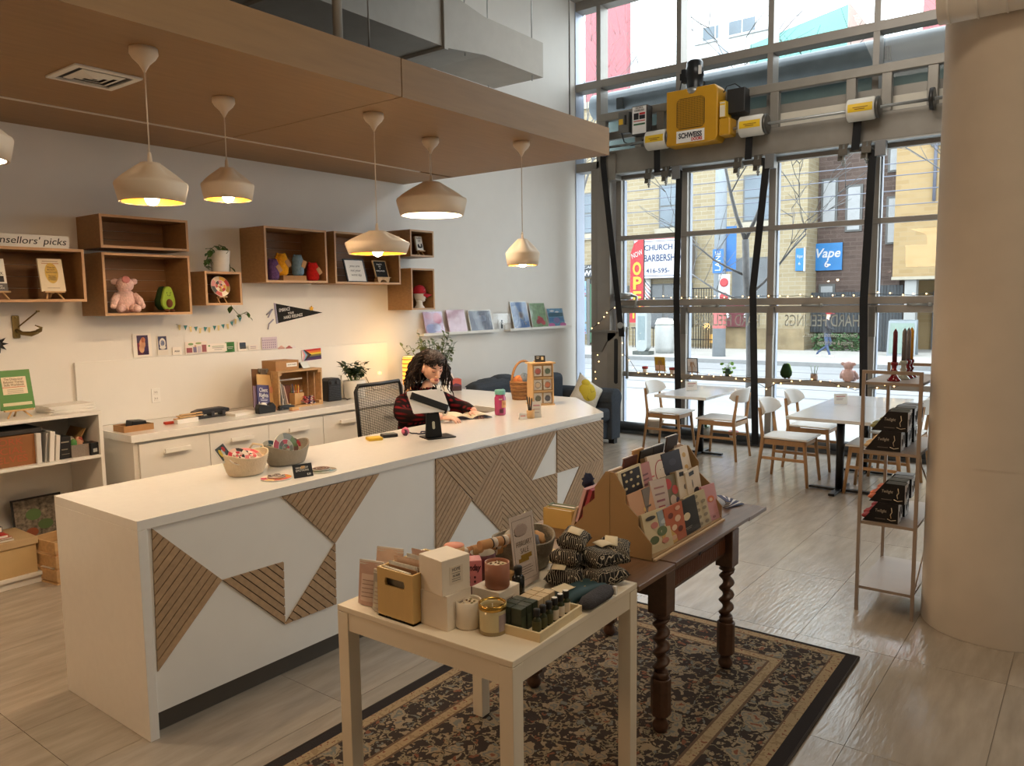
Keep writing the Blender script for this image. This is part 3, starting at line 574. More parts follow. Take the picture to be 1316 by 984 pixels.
# young street tree by the near kerb
def branch(m_, p, d, L, r, lev):
    pts = [p]; rr_ = [r]
    n = 4
    for i in range(n):
        d = (d+Vector((random.uniform(-.16, .16), random.uniform(-.16, .16), random.uniform(-.05, .14)))).normalized(); p = p+d*L/n; pts.append(p); rr_.append(r*(1-.5*(i+1)/n))
    m_.tube(pts, rr_, 6 if lev < 2 else 4)
    if lev < 4:
        for k in range(3 if lev else 4):
            i = random.choice((2, 3, 4)) if k else 4
            q = pts[i]; a = random.uniform(0, 6.28); nd = (d*.75+.75*Vector((cos(a), sin(a), random.uniform(-.1, .6)))).normalized()
            branch(m_, q, nd, L*random.uniform(.6, .8), max(rr_[i]*.62, .006), lev+1)
random.seed(21)
BARK = flat('grey_bark', (136, 134, 134), .9, var=.2, scale=14)
t1 = thing('street_tree', 'bare grey street tree by the kerb in front of the glass door', 'tree', (11.65, 4.27, -.05))
part('trunk', Mb().tube([(0, 0, 0), (.01, .0, .8), (0, .02, 1.5), (.03, .1, 2.2), (.02, .12, 2.75)], [.075, .065, .06, .055, .05], 10), BARK, t1)
m_ = Mb()
branch(m_, Vector((.02, .12, 2.75)), Vector((.1, .35, .95)), 1.5, .034, 1); branch(m_, Vector((.02, .12, 2.75)), Vector((.1, -.45, .9)), 1.4, .032, 1)
branch(m_, Vector((.03, .1, 2.2)), Vector((-.1, .7, .3)), 1.1, .02, 2); branch(m_, Vector((.0, .05, 1.9)), Vector((.1, -.6, .6)), 1.2, .022, 1); branch(m_, Vector((.0, .05, 1.8)), Vector((0, .8, .2)), 1.1, .02, 2)
part('bare_branches', m_, BARK, t1, kind='stuff')
t2 = thing('street_tree', 'bare tree farther along the street, its branches against the white sky', 'tree', (16, 1.3, -.1))
m_ = Mb(); random.seed(5)
m_.tube([(0, 0, 0), (0, 0, 2.5)], [.10, .07], 8)
for k in range(5): branch(m_, Vector((0, 0, 2.5)), Vector((.2*cos(k*1.3), .6*cos(k*1.26+.5), .9)), 2.2, .035, 1)
part('bare_branches', m_, BARK, t2, kind='stuff')
t3 = thing('street_tree', 'bare tree whose crown shows over the yellow drive guard', 'tree', (21, 13.5, -.1))
m_ = Mb(); random.seed(9); m_.tube([(0, 0, 0), (0, 0, 4)], [.2, .16], 8)
for k in range(5): branch(m_, Vector((0, 0, 4)), Vector((.2*cos(k*1.3), .5*cos(k*1.26+.5), .9)), 3.2, .05, 1)
part('bare_branches', m_, BARK, t3, kind='stuff')
# overhead wires
for k, (z0, z1, r, x) in enumerate(((8.1, 8.3, .03, 20), (8.0, 8.2, .03, 20.1), (4.9, 5.1, .014, 22), (4.5, 4.75, .014, 22), (4.2, 4.3, .012, 22), (3.9, 4.1, .012, 23), (5.4, 5.5, .014, 23))):
    solo('overhead_wire', ('thick street cable over the white sky, upper of the pair', 'thick street cable over the white sky, lower of the pair', 'thin street wire across the brick, third from the top', 'thin street wire across the brick, fourth from the top', 'thinnest street wire across the brick above the lowest', 'lowest thin street wire across the brick', 'thin street wire crossing the brick highest')[k], 'wire', Mb().tube([(x, -12+4*i, z0+(z1-z0)*i/10-.12*sin(pi*i/10)) for i in range(11)], r, 5), flat('wire_grey', (120, 124, 140), .6), group='overhead street wires')
# high buildings behind
h1 = thing('red_tower', 'pale red clad tower beyond the roofs', 'building', (45, 26.3, 0)); part('wall', Mb().bx((0, -1.5, 0), (.5, 1.55, 20.6)), flat('pink_cladding', (214, 116, 124), .7), h1)
part('white_wing', Mb().bx((.2, 1.6, 0), (8, 4, 20)), flat('white_cladding', (255, 255, 255), .7), h1)
h2 = thing('white_apartment_block', 'white apartment block with a band of windows beyond the roofs', 'building', (45, 18.2, 0)); part('wall', Mb().bx((0, -2.6, 0), (10, 2.3, 22)), flat('white_cladding', (255, 255, 255), .7), h2)
for k in range(4): part('window', Mb().bx((-.05, -1.6+.8*k, 17.0), (.02, -.9+.8*k, 17.7)), DARKGL, h2)
part('ledge', Mb().bx((-.15, -2.6, 16.8), (.0, 2.0, 16.95)), flat('ledge_grey', (190, 194, 198), .7), h2)
h3 = thing('teal_building', 'teal clad building end with a brown brick flank beyond the roofs', 'building', (40, 12, 0)); part('teal_wall', Mb().prism([(-1.7, 0), (3, 0), (3, 14.6), (-1.7, 15.5)], 0, .3, 'x'), flat('teal_cladding', (130, 216, 206), .6, var=.06, scale=1), h3)
part('brown_flank', Mb().prism([(0, 0), (9, 0), (9, 15.2), (0, 15.5)], -1.8, -1.7), flat('flank_brown', (200, 172, 162), .8), h3)
h4 = thing('red_block', 'red clad block at the far end beside the column', 'building', (45, 6.5, 0)); part('wall', Mb().bx((0, -2, 0), (8, 1.5, 19)), flat('pink_cladding', (214, 116, 124), .7), h4)
# street awning and its gutter pipe just outside the glass
ca = thing('street_awning', 'grey glass and metal awning with a fat gutter tube outside the window', 'awning', (9.95, 2, 4.1))
part('gutter_tube', Mb().cyl((0, -6, .47), (0, 4.0, .47), .17, 18), flat('gutter_grey', (150, 164, 174), .5, metal=.2, var=.12, scale=4), ca)
part('fascia', Mb().bx((.2, -6, -.35), (.24, 4.0, .36)), flat('awning_teal', (142, 164, 160), .5), ca)
for y in (-2, .1, 2.3, 3.5): part('pipe_clamp', Mb().bx((-.175, y-.05, .35), (.2, y+.05, .5)), flat('clamp_dark', (96, 104, 108), .5), ca)
# walking person on the far pavement
def skinned(name, joints, edges, mats, parent=None, sub=2, root=0, fmat=None):
    me = bpy.data.meshes.new(name); me.from_pydata([j[0] for j in joints], edges, [])
    o = link(name, me, parent); md = o.modifiers.new('skin', 'SKIN'); md.use_smooth_shade = True; md.branch_smoothing = .3
    for i, j in enumerate(joints):
        r = j[1]; me.skin_vertices[0].data[i].radius = r if isinstance(r, tuple) else (r, r)
        me.skin_vertices[0].data[i].use_root = (i == root)
    md = o.modifiers.new('subdivision', 'SUBSURF'); md.levels = md.render_levels = sub
    dg = bpy.context.evaluated_depsgraph_get(); bpy.context.view_layer.update(); dg = bpy.context.evaluated_depsgraph_get()
    m2 = bpy.data.meshes.new_from_object(o.evaluated_get(dg)); o.modifiers.clear(); o.data = m2; bpy.data.meshes.remove(me); m2.name = name
    for m in mats: m2.materials.append(m)
    if fmat:
        for p in m2.polygons: p.material_index = fmat(p.center, p.normal)
    m2.polygons.foreach_set('use_smooth', [True]*len(m2.polygons)); m2.update()
    return o
SKIN = _indoor_flat('skin', (228, 182, 160), .55, var=.05, scale=20); JEANS = flat('blue_jeans', (78, 98, 136), .8); COAT = flat('dark_coat', (58, 60, 66), .8)
wk = thing('person', 'person walking on the far pavement in a dark coat, red cap and blue jeans', 'person', (24.9, 6.75, -.02), -pi/2); wk.scale = [(at(1062, 399, x=24.9).z+.02)/1.83]*3
# local +x is the walking direction (towards world +Y)
wj = [((0, 0, .95), (.15, .13)), ((0, 0, 1.15), (.15, .12)), ((.02, 0, 1.38), (.19, .12)), ((.03, 0, 1.52), (.06, .06)), ((.05, 0, 1.66), (.10, .09)), ((.05, 0, 1.74), (.08, .075)),
      ((.0, .1, .90), (.095, .095)), ((.18, .1, .52), (.062, .062)), ((.02, .1, .16), (.045, .045)), ((-.02, .1, .06), (.04, .04)), ((.14, .1, .04), (.035, .03)),
      ((.0, -.1, .90), (.095, .095)), ((.02, -.1, .50), (.062, .062)), ((.16, -.1, .1), (.045, .045)), ((.18, -.1, .05), (.04, .04)), ((.32, -.1, .05), (.035, .03)),
      ((.02, .2, 1.40), (.07, .07)), ((-.06, .24, 1.14), (.05, .05)), ((.08, .22, .95), (.035, .035)), ((.12, .21, .88), (.03, .03)),
      ((.02, -.2, 1.40), (.07, .07)), ((.12, -.24, 1.16), (.05, .05)), ((.30, -.2, 1.10), (.035, .035)), ((.36, -.18, 1.10), (.03, .03))]
for i in (7, 8, 9, 10): q = wj[i]; wj[i] = ((q[0][0]-.32*(i > 7)-.05, q[0][1], q[0][2]+.03), q[1])
we = [(0, 1), (1, 2), (2, 3), (3, 4), (4, 5), (0, 6), (6, 7), (7, 8), (8, 9), (9, 10), (0, 11), (11, 12), (12, 13), (13, 14), (14, 15), (2, 16), (16, 17), (17, 18), (18, 19), (2, 20), (20, 21), (21, 22), (22, 23)]
skinned('body', wj, we, [COAT, JEANS, SKIN, WHITE], wk, 1, 0, lambda c, n: 3 if c.z < .10 else 1 if c.z < .93 and abs(c.y) < .19 else 2 if c.z > 1.53 else 0)
part('cap', Mb().lathe([(.115, 1.70), (.11, 1.78), (.06, 1.83), (0, 1.835)], 14).box((.16, 0, 1.71), (.14, .16, .015)), flat('cap_red', (206, 50, 60), .7), wk, (.05, 0, 0))
flat = _indoor_flat
# ================================================================ MAIN COUNTER
CZT, CFY, CBY, CLX, CRX = .941, 3.061, 3.817, 1.514, 5.195
ct = thing('service_counter', 'long white service counter with slatted wooden triangles on its front', 'counter', (3.3, 3.4, 0))
def off(p): return (p[0]-3.3, p[1]-3.4, p[2])
def cb(lo, hi): return Mb().bx(off(lo), off(hi))
TP = [(CLX, CFY), (CRX, CFY), (5.862, 3.735), (5.862, 5.15), (5.06, 5.15), (4.93, CBY), (CLX, CBY)]
part('worktop', Mb().prism([(x-3.3, y-3.4) for x, y in TP], CZT-.042, CZT, 'z'), STONE, ct, bev=.002)
part('end_slab', cb((CLX, CFY, 0), (CLX+.04, CBY, CZT-.042)), STONE, ct, bev=.002)
PZ = zat(205.1, 917.4, CLX+.04, CFY)
FY = CFY+.012
part('front_panel', cb((CLX+.04, FY, PZ), (at(559.6, 600, y=FY).x-.002, FY+.02, CZT-.045)), WHITE, ct)
PB = [at(559.6, 600, y=FY).x, at(644.3, 600, y=FY).x, at(715.4, 600, y=FY).x, CRX-.012]
for a, b in zip(PB, PB[1:]): part('front_panel', cb((a+.002, FY, PZ), (b-.002, FY+.02, CZT-.045)), WHITE, ct)
part('kick_plate', cb((CLX+.04, FY+.05, 0), (CRX-.05, FY+.07, PZ+.02)), flat('kick_dark', (88, 80, 70), .6), ct)
part('inner_carcass', cb((CLX+.04, FY+.09, .0), (CRX-.3, CBY-.05, CZT-.042)), LAMINATE, ct)
part('chamfer_panel', Mb().prism([(CRX-.012-3.3, FY+.02-3.4), (5.83-3.3, 3.72-3.4), (5.80-3.3, 3.74-3.4), (CRX-.04-3.3, FY+.03-3.4)], .0, CZT-.042, 'z'), LAMINATE, ct)
part('return_carcass', cb((5.12, 3.85, 0), (5.80, 5.12, CZT-.042)), LAMINATE, ct)
# slatted triangles, every slat a piece
SLAT = flat('slat_oak', (176, 146, 112), .55, var=.10, scale=5, stretch=(9, 1, 9), rnd=.07); GAP = flat('groove_dark', (62, 40, 26), .8)
def clip(poly, n, c, keep):   # keep points with (p.n - c)*keep >= 0
    o = []
    for i in range(len(poly)):
        a, b = poly[i], poly[(i+1) % len(poly)]; da = (a[0]*n[0]+a[1]*n[1]-c)*keep; db = (b[0]*n[0]+b[1]*n[1]-c)*keep
        if da >= 0: o.append(a)
        if da*db < 0: t = da/(da-db); o.append((a[0]+t*(b[0]-a[0]), a[1]+t*(b[1]-a[1])))
    return o
def slatted(pix, da, db, pitch):
    P = [at(px, py, y=FY) for px, py in pix]; poly = [(p.x, p.z) for p in P]
    A, B = at(*da, y=FY), at(*db, y=FY); d = Vector((B.x-A.x, B.z-A.z)).normalized(); n = (-d.y, d.x)
    part('groove_board', Mb().prism([(x-3.3, z) for x, z in poly], FY-3.4-.001, FY-3.4+.004), GAP, ct)
    v = [x*n[0]+z*n[1] for x, z in poly]; lo, hi = min(v), max(v); k = max(1, round((hi-lo)/pitch)); p = (hi-lo)/k
    for i in range(k):
        q = clip(clip(poly, n, lo+i*p+.0022, 1), n, lo+(i+1)*p-.0022, -1)
        if len(q) >= 3: part('slat', Mb().prism([(x-3.3, z) for x, z in q], FY-3.4-.008, FY-3.4), SLAT, ct)
a, b, c, d, e, f, g, h, i_ = (194.4, 678.7), (284.9, 744.9), (202.1, 863.1), (363.5, 721.4), (365.6, 801.6), (361.7, 637.3), (487, 608.2), (430, 697.9), (431.3, 775.6)
slatted([a, b, c], c, b, .034); slatted([b, d, e], b, e, .034); slatted([f, g, h], h, g, .034); slatted([h, i_, e], (366, 801), (431, 846), .034)
def q(x, y): return (400+x/3.29, 530+y/3.29)
slatted([q(525, 197), q(803, 133), q(680, 365)], q(525, 197), q(680, 365), .030)
slatted([q(525, 197), q(676, 369), q(565, 572), q(525, 645)], q(570, 570), q(672, 373), .030)
slatted([q(803, 133), q(803, 505), q(676, 369)], q(680, 365), q(803, 133), .030)
slatted([q(803, 133), q(1037, 75), q(930, 287)], q(930, 287), q(1037, 75), .030)
slatted([q(803, 133), q(930, 287), q(1037, 255), q(1037, 470), q(1000, 520), q(803, 520)], q(803, 133), q(930, 287), .030)
slatted([q(1037, 75), q(1231, 30), q(1231, 195), q(1037, 255)], q(1040, 60), q(1232, 250), .030)
slatted([q(1135, 222), q(1231, 195), q(1231, 420), q(1062, 420), q(1060, 395)], q(1060, 395), q(1135, 222), .030)

# ================================================================ BACK COUNTER WITH DRAWERS
BY, BZ = 5.40, .905
bc = thing('drawer_counter', 'low white drawer counter along the shelf wall with bar handles', 'counter', (3.9, 5.7, 0))
def ob(lo, hi): return Mb().bx((lo[0]-3.9, lo[1]-5.7, lo[2]), (hi[0]-3.9, hi[1]-5.7, hi[2]))
part('worktop', ob((2.66, BY-.02, BZ-.055), (5.75, WY-.02, BZ)), STONE, bc, bev=.003)
part('carcass', ob((2.69, BY+.022, .0), (5.72, WY-.02, BZ-.055)), LAMINATE, bc)
DX = [2.72, 3.27, 3.80, 4.36, 4.90, 5.45]
for a, b in zip(DX, DX[1:]):
    dr = part('drawer', ob((a+.003, BY, .515), (b-.003, BY+.02, BZ-.075)), LAMINATE, bc, bev=.0015)
    part('handle', ob(((a+b)/2-.10, BY-.04, .742), ((a+b)/2+.10, BY-.02, .774)).bx(((a+b)/2-.08-3.9, BY-.02-5.7, .752), ((a+b)/2-.06-3.9, BY-5.7, .765)).bx(((a+b)/2+.06-3.9, BY-.02-5.7, .752), ((a+b)/2+.08-3.9, BY-5.7, .765)), WHITE, dr, bev=.002)
    dr = part('drawer', ob((a+.003, BY, .10), (b-.003, BY+.02, .509)), LAMINATE, bc, bev=.0015)
sp = solo('wall_backboard', 'long white backboard on the wall behind the drawer counter', 'board', Mb().bx((2.60, WY-.022, BZ+.001), (5.75, WY-.001, at(200, 459, y=WY).z)), LAMINATE, bev=.003)
ot = thing('wall_outlet', 'cream double power outlet on the backboard', 'outlet', (at(200, 508, y=WY-.022).x, WY-.022, at(200, 508, y=WY-.022).z))
part('cover_plate', Mb().bx((-.036, -.006, -.058), (.036, 0, .058)), WHITE, ot, bev=.003)
for z in (-.025, .025): part('socket', Mb().bx((-.017, -.009, z-.017), (.017, -.006, z+.017)), LAMINATE, ot, bev=.004); part('slot', Mb().bx((-.009, -.0095, z-.004), (-.006, -.009, z+.008)).bx((.006, -.0095, z-.004), (.009, -.009, z+.008)), INK, ot)

# ================================================================ BOOK CABINET
kb = thing('book_cabinet', 'open white shelf cabinet at the end of the drawer counter', 'cabinet', (2.0, 5.5, 0))
for lo, hi, n in (((-1.4, 0, 1.065), (.53, .5, 1.09), 'top_board'), ((.505, .004, 0), (.53, .5, 1.065), 'side_panel'), ((-1.4, .004, .765), (.505, .5, .785), 'shelf'), ((-1.4, .004, .05), (.505, .5, .075), 'bottom_board'), ((-1.4, .02, 0), (.505, .05, .05), 'plinth'), ((-1.4, .48, .05), (.505, .5, 1.065), 'back_panel'), ((-1.4, .004, 0), (-1.375, .5, 1.065), 'side_panel')):
    part(n, Mb().bx(lo, hi), LAMINATE, kb, bev=.0015)

# ================================================================ WALL BOXES
def wallbox(key, x0, x1, z0, z1, label):
    t = .018; w_, h_ = x1-x0, z1-z0
    o = thing('wall_box_shelf', label, 'shelf', (x0, WY-.001, z0)); D = .35
    EDGE = flat('ply_edge', (188, 150, 110), .5)
    part('top_board', Mb().bx((0, -D, h_-t), (w_, 0, h_)), OAK, o); part('bottom_board', Mb().bx((0, -D, 0), (w_, 0, t)), OAK, o)
    part('side_board', Mb().bx((0, -D, t), (t, 0, h_-t)), OAK, o); part('side_board', Mb().bx((w_-t, -D, t), (w_, 0, h_-t)), OAK, o)
    n = max(2, round(h_/.085))
    for k in range(n): part('back_board', Mb().bx((t, -.016+.002*(k % 2), t+(h_-2*t)*k/n+.001), (w_-t, -.002, t+(h_-2*t)*(k+1)/n-.001)), flat('back_oak', (128, 90, 54), .55, var=.12, scale=4, stretch=(1, 6, 14), rnd=.1), o)
    part('edge_band', Mb().bx((0, -D-.003, 0), (w_, -D, t)).bx((0, -D-.003, h_-t), (w_, -D, h_)).bx((0, -D-.003, t), (t, -D, h_-t)).bx((w_-t, -D-.003, t), (w_, -D, h_-t)), EDGE, o)
    return o
BXS = dict(A=(1.70, 2.57, 1.843, 2.205), B=(2.69, 3.36, 2.225, 2.462), C=(2.69, 3.36, 1.74, 2.192), D=(3.482, 3.813, 1.807, 2.077), E=(4.05, 4.715, 1.998, 2.472), F=(4.806, 5.649, 1.994, 2.475), G=(5.80, 6.15, 2.283, 2.556), H=(5.80, 6.148, 1.733, 2.163))
LB = dict(A='wide oak wall box holding two books on easels', B='low empty oak wall box above the one with the pink plush pig', C='oak wall box holding the pink plush pig and the avocado', D='small square oak wall box under the white plant pot', E='oak wall box holding four coloured crochet plushes', F='oak wall box holding the framed print and the letter board', G='small oak wall box holding one black and white book', H='upright oak wall box holding the head with the red cap')
for k, v in BXS.items(): wallbox(k, *v, LB[k])

# ================================================================ PENDANT LAMPS
LW = flat('lamp_ceramic', (228, 212, 190), .55, var=.03); LGOLD = flat('lamp_gold', (226, 150, 40), .35, metal=.7, var=.1); CORD = flat('lamp_cord', (226, 214, 196), .6)
def pendant(x, y, zt, zb, rmax, rneck, label, gold=True, power=30, canopy=True, loop=False):
    o = thing('pendant_lamp', label, 'lamp', (x, y, zb), atan2(y, x)+pi+.18, 'pendant lamps under the canopy'); H = zt-zb; hs = H*.5; rb = rmax*.89
    prof = [(rb, 0), (rmax*.96, hs*.55), (rmax, hs*.9), (rmax*.985, hs), (rmax*.93, hs*1.08)]
    for i in range(1, 9): t = i/8; prof.append((rmax*.93*(1-t)+rneck*t, hs*1.08+(H-hs*1.08)*(t**.85)))
    def dent(a, r, z):
        t = (z-hs)/(H-hs)
        if t <= 0: return r
        k = (.5-.5*cos(4*a))**1.3*sin(pi*min(1, t*.85+.06))
        return r*(1-.30*k)
    part('shade', Mb().lathe(prof, 48, cap=False, mod=dent), LW, o, solid=.006)
    part('shade_lining', Mb().lathe([(max(.004, r-.011), z+.001) for r, z in prof], 48, cap=False, mod=dent), LGOLD if gold else flat('lamp_white_lining', (250, 246, 238), .6), o)
    part('top_cap', Mb().lathe([(rneck, H-.002), (rneck, H+.006), (.012, H+.01), (.009, H+.05), (.004, H+.06)], 16), LW, o)
    bz = hs*.2 if gold else hs*.6
    rb_ = .034 if gold else .045
    part('bulb', Mb().ball((0, 0, bz), rb_, 12, 8), mat('bulb_%d_%d' % (gold, power), (1, .8, .55), .5, emit=power/(pi*4*pi*rb_*rb_), ecol=(1, .67, .38) if gold else (1, .80, .56)), o)
    part('socket', Mb().cyl((0, 0, bz+.03), (0, 0, H), .02, 12), LGOLD if gold else LW, o)
    part('cord', Mb().cyl((0, 0, H+.05), (0, 0, CB-zb-.06), .0035, 6), CORD, o)
    if canopy: part('ceiling_rose', Mb().lathe([(.066, CB-zb), (.068, CB-zb-.028), (.055, CB-zb-.05), (.026, CB-zb-.078), (.010, CB-zb-.105), (.006, CB-zb-.115)], 24), LW, o)
    if loop: part('slack_cord', Mb().tube([(.02, -.02, CB-zb-.07), (.05, -.02, CB-zb-.12), (.055, -.02, CB-zb-.19), (.0, -.01, CB-zb-.25), (-.012, 0, CB-zb-.30), (0, 0, H+.05)], .0025, 5), CORD, o)
    return o
def pend(cp, top, bot, halfw, neckw, label, **k):
    P = at(*cp, z=CB); zt, zb = zat(top[0], top[1], P.x, P.y), zat(bot[0], bot[1], P.x, P.y)
    dist = (P-EYE).xy.length; s = 998.34/ (sqrt(dist**2)*1.02)
    return pendant(P.x, P.y, zt, zb, halfw/s, neckw/s, label, **k)
pend((184, 62), (190, 211), (194, 260), 38, 11, 'small cream pendant lamp with gold lining, hung from the rose by the air diffuser')
pend((287, 126), (290, 217), (293, 257), 29, 8, 'small cream pendant lamp with gold lining, hung above the small plant box')
pend((480, 146), (484, 298), (485, 326), 39, 11, 'low wide pendant lamp with copper lining, hung in front of the framed print')
pend((553, 178), (556, 235), (556, 277), 43, 11, 'wide cream pendant lamp with glowing white underside and a slack cord loop', gold=False, power=40, loop=True)
pend((670, 182), (671, 308), (672, 341), 21, 6, 'small cream pendant lamp hung nearest the street front')
p1 = at(3, 190, z=2.45); pendant(1.21, 3.30+.3, zat(3, 148, 1.21, 3.6), zat(3, 208, 1.21, 3.6), .155, .04, 'wide cream pendant lamp with glowing white underside, cut by the picture edge', gold=False, power=45)
pendant(-.3, 3.9, 2.62, 2.38, .14, .035, 'cream pendant lamp added under the canopy beyond the picture edge, near row', power=16); pendant(-1.6, 4.4, 2.62, 2.38, .14, .035, 'cream pendant lamp added under the canopy beyond the picture edge, far row', power=16)  # two unseen pendants, added to warm the counter end and lower wall
# ================================================================ BUILDERS OF SMALL GOODS
def book(name, label, cat, loc, rz, w_, h_, t, tilt, cover, back=None, group=None, ry=0):
    o = thing(name, label, cat, loc, rz, group, -tilt, ry)
    part('page_block', Mb().bx((-w_/2+.003, .002, .003), (w_/2-.003, t-.002, h_-.003)), PAPER, o)
    part('cover', Mb().bx((-w_/2, -.0, 0), (w_/2, .002, h_)).bx((-w_/2, t-.002, 0), (w_/2, t, h_)).bx((-w_/2-.001, 0, 0), (-w_/2+.002, t, h_)), cover, o)
    return o
def blocks(o, specs, y=-.001, name='print'):
    for x0, x1, z0, z1, rgb in specs:
        part(name, Mb().bx((x0, y-.0006, z0), (x1, y, z1)), flat('print_%d_%d_%d' % rgb, rgb, .5, var=.03), o)
def ovals(o, specs, y=-.002, name='print'):
    for cx_, cz_, rx, rz_, rgb in specs:
        part(name, Mb().add([(cx_+rx*cos(a*pi/10), y, cz_+rz_*sin(a*pi/10)) for a in range(20)], [tuple(range(20))]), flat('print_%d_%d_%d' % rgb, rgb, .5, var=.03), o)
def easel(label, loc, rz, w_=.13, h_=.16, col=None, group=None):
    col = col or PALE; o = thing('mini_easel', label, 'easel', loc, rz, group)
    part('ledge', Mb().bx((-w_/2, -.03, .045), (w_/2, -.0, .055)), col, o, bev=.001)
    for s in (-1, 1): part('leg', Mb().cyl((s*.03, .018, .048), (s*w_*.42, -.022, 0), .0055, 6), col, o)
    part('leg', Mb().cyl((0, .022, .05), (0, .075, 0), .0055, 6), col, o)
    part('back_post', Mb().cyl((0, .004, .04), (0, .05, h_), .0055, 6), col, o)
    return o
def knob(seed, amp):
    r_ = random.Random(seed); ph = [(r_.uniform(6, 16), r_.uniform(6, 16), r_.uniform(6, 16), r_.random()*6) for _ in range(6)]
    return lambda d: 1+amp*sum(sin(a*d.x+b*d.y+c*d.z+p) for a, b, c, p in ph)/3
FURP = flat('pink_plush', (234, 200, 196), .95, var=.12, scale=60, bump=.8, bscale=90, spec=.1)
def plush_pig(label, loc, rz, s=1.0, lookup=.0):
    o = thing('plush_pig', label, 'soft toy', loc, rz); o.scale = (s, s, s)
    part('body', Mb().ball((0, 0, .085), (.075, .07, .088), 28, 18, mod=knob(1, .05)), FURP, o)
    hd_ = part('head', Mb().ball((0, -.01, .205), (.06, .056, .056), 28, 18, mod=knob(2, .05)), FURP, o)
    part('snout', Mb().lathe([(.026, 0), (.028, .018), (.022, .022), (0, .022)], 16, 0, TR(0, -.045, .215+lookup*.04) @ RX(pi/2-lookup)), flat('pink_snout', (212, 140, 140), .8), hd_)
    for q_ in (-.009, .009): part('nostril', Mb().ball((q_, -.068+.02*lookup, .217+lookup*.05), .0035, 8, 6), INK, hd_)
    for s_ in (-1, 1):
        part('ear', Mb().ball((s_*.062, .0, .228), (.03, .012, .022), 12, 8, 0, None, knob(3, .1)), FURP, o)
        part('arm', Mb().tube([(s_*.055, -.02, .13), (s_*.085, -.05, .09), (s_*.095, -.07, .055)], [.026, .026, .022], 12).ball((s_*.097, -.074, .05), .022, 12, 8), FURP, o)
        part('leg', Mb().tube([(s_*.035, -.03, .04), (s_*.055, -.09, .03)], [.034, .03], 12).ball((s_*.056, -.095, .03), .029, 12, 8), FURP, o)
    return o
AVG = flat('avocado_rind', (38, 58, 34), .9, var=.15, scale=40, bump=.4, bscale=90, spec=.1); AVL = flat('avocado_flesh', (150, 178, 70), .9, var=.06, bump=.3, bscale=90, spec=.1); PIT = flat('avocado_pit', (104, 60, 34), .9, bump=.3, bscale=90)
def avocado(label, loc, rz, s=1.0):
    o = thing('plush_avocado', label, 'soft toy', loc, rz); o.scale = (s, s, s)
    pr = [(0, .015), (.045, .02), (.068, .05), (.07, .085), (.055, .13), (.042, .165), (.03, .185), (0, .192)]
    part('rind', Mb().lathe(pr, 24, M=Matrix.Diagonal((1, .7, 1, 1))), AVG, o)
    outl = [(r*.86, z*.97+.004) for r, z in pr]; pts = outl+[(-x, z) for x, z in outl[::-1]]
    part('flesh', Mb().prism(pts[::-1], -.058, -.035), AVL, o, bev=.008)
    part('pit', Mb().ball((0, -.06, .065), (.026, .02, .032), 14, 10), PIT, o)
    for s_ in (-1, 1): part('foot', Mb().ball((s_*.022, -.055, .012), (.018, .026, .013), 12, 8), PIT, o); part('eye', Mb().ball((s_*.016, -.059, .142), .0035, 8, 6), INK, o)
    part('smile', Mb().tube([(.014*cos(a), -.0595, .131+.011*sin(a)) for a in [pi+pi*k/8 for k in range(9)]], .0015, 5), INK, o)
    return o
LEAFD = flat('pot_leaf', (62, 96, 42), .45, var=.3, scale=25); STEM = flat('plant_stem', (92, 112, 56), .6)
def leafmesh(L=.05, W=.035, fold=.25, n=4):
    vs = []; m_ = Mb()
    for i in range(n+1):
        t = i/n; w_ = W*sin(pi*min(1, t*.93+.05))*(1-.25*t); z = -.18*L*t*t
        vs += [(-w_/2, L*t, z+fold*w_/2), (0, L*t, z), (w_/2, L*t, z+fold*w_/2)]
    return m_.add(vs, [(3*i+a, 3*i+a+1, 3*i+a+4, 3*i+a+3) for i in range(n) for a in (0, 1)], smooth=True)
def potted(name, label, loc, potm, prof, n=24):
    o = thing(name, label, 'plant', loc); part('pot', Mb().lathe(prof, n), potm, o, bev=0)
    r, z = prof[-1] if prof[-1][0] > .01 else prof[-2]
    part('soil', Mb().lathe([(r*.97, z-.012), (0, z-.008)], 16, cap=False), flat('potting_soil', (58, 44, 32), .95, bump=.4), o); return o
def leaves(o, spots, L=.05, W=.035, m=None, name='leaf'):
    me = leafmesh(L, W).mesh(name, m or LEAFD)
    for p, a, pit_, s in spots:
        l = link(name, me, o, p, (pit_, 0, a)); l.scale = (s, s, s)
def wallpt(px, py, y=WY): return at(px, py, y=y)
def dims(x0, x1, y0, y1, y):
    a, b = at(x0, y1, y=y), at(x1, y0, y=y); return (a.x+b.x)/2, a.z, abs(b.x-a.x), abs(b.z-a.z)

# ================================================================ ON AND IN THE WALL BOXES
zA, yF = BXS['A'][2]+.018, WY-.27
s = thing('shelf_sign', 'long white hand-lettered sign on top of the oak box with books', 'sign', (2.13, WY-.30, BXS['A'][3]))
part('board', Mb().bx((-.70, 0, 0), (.37, .02, .088)), WHITE, s, bev=.003); letters("counsellors' picks", .066, INK, s, (at(84, 306, y=5.75).x-2.13-.26, -.001, .046), wid=.52, shear=.2)
x, z, w_, h_ = dims(46, 84, 326, 372, 5.78)
easel('mini wooden easel under the cream book in the oak box', (x, 5.76, zA), 0)
b = book('cream_book', 'cream book with a yellow oval on its cover on a mini easel', 'book', (x, 5.747, zA+.056), 0, .155, .225, .016, .2, flat('book_cream', (226, 214, 186), .5))
ovals(b, [(0, .125, .042, .072, (206, 170, 70))]); blocks(b, [(-.05, .05, .205, .209, (150, 120, 90)), (-.055, .055, .19, .195, (190, 140, 100)), (-.04, .04, .02, .023, (150, 130, 110))])
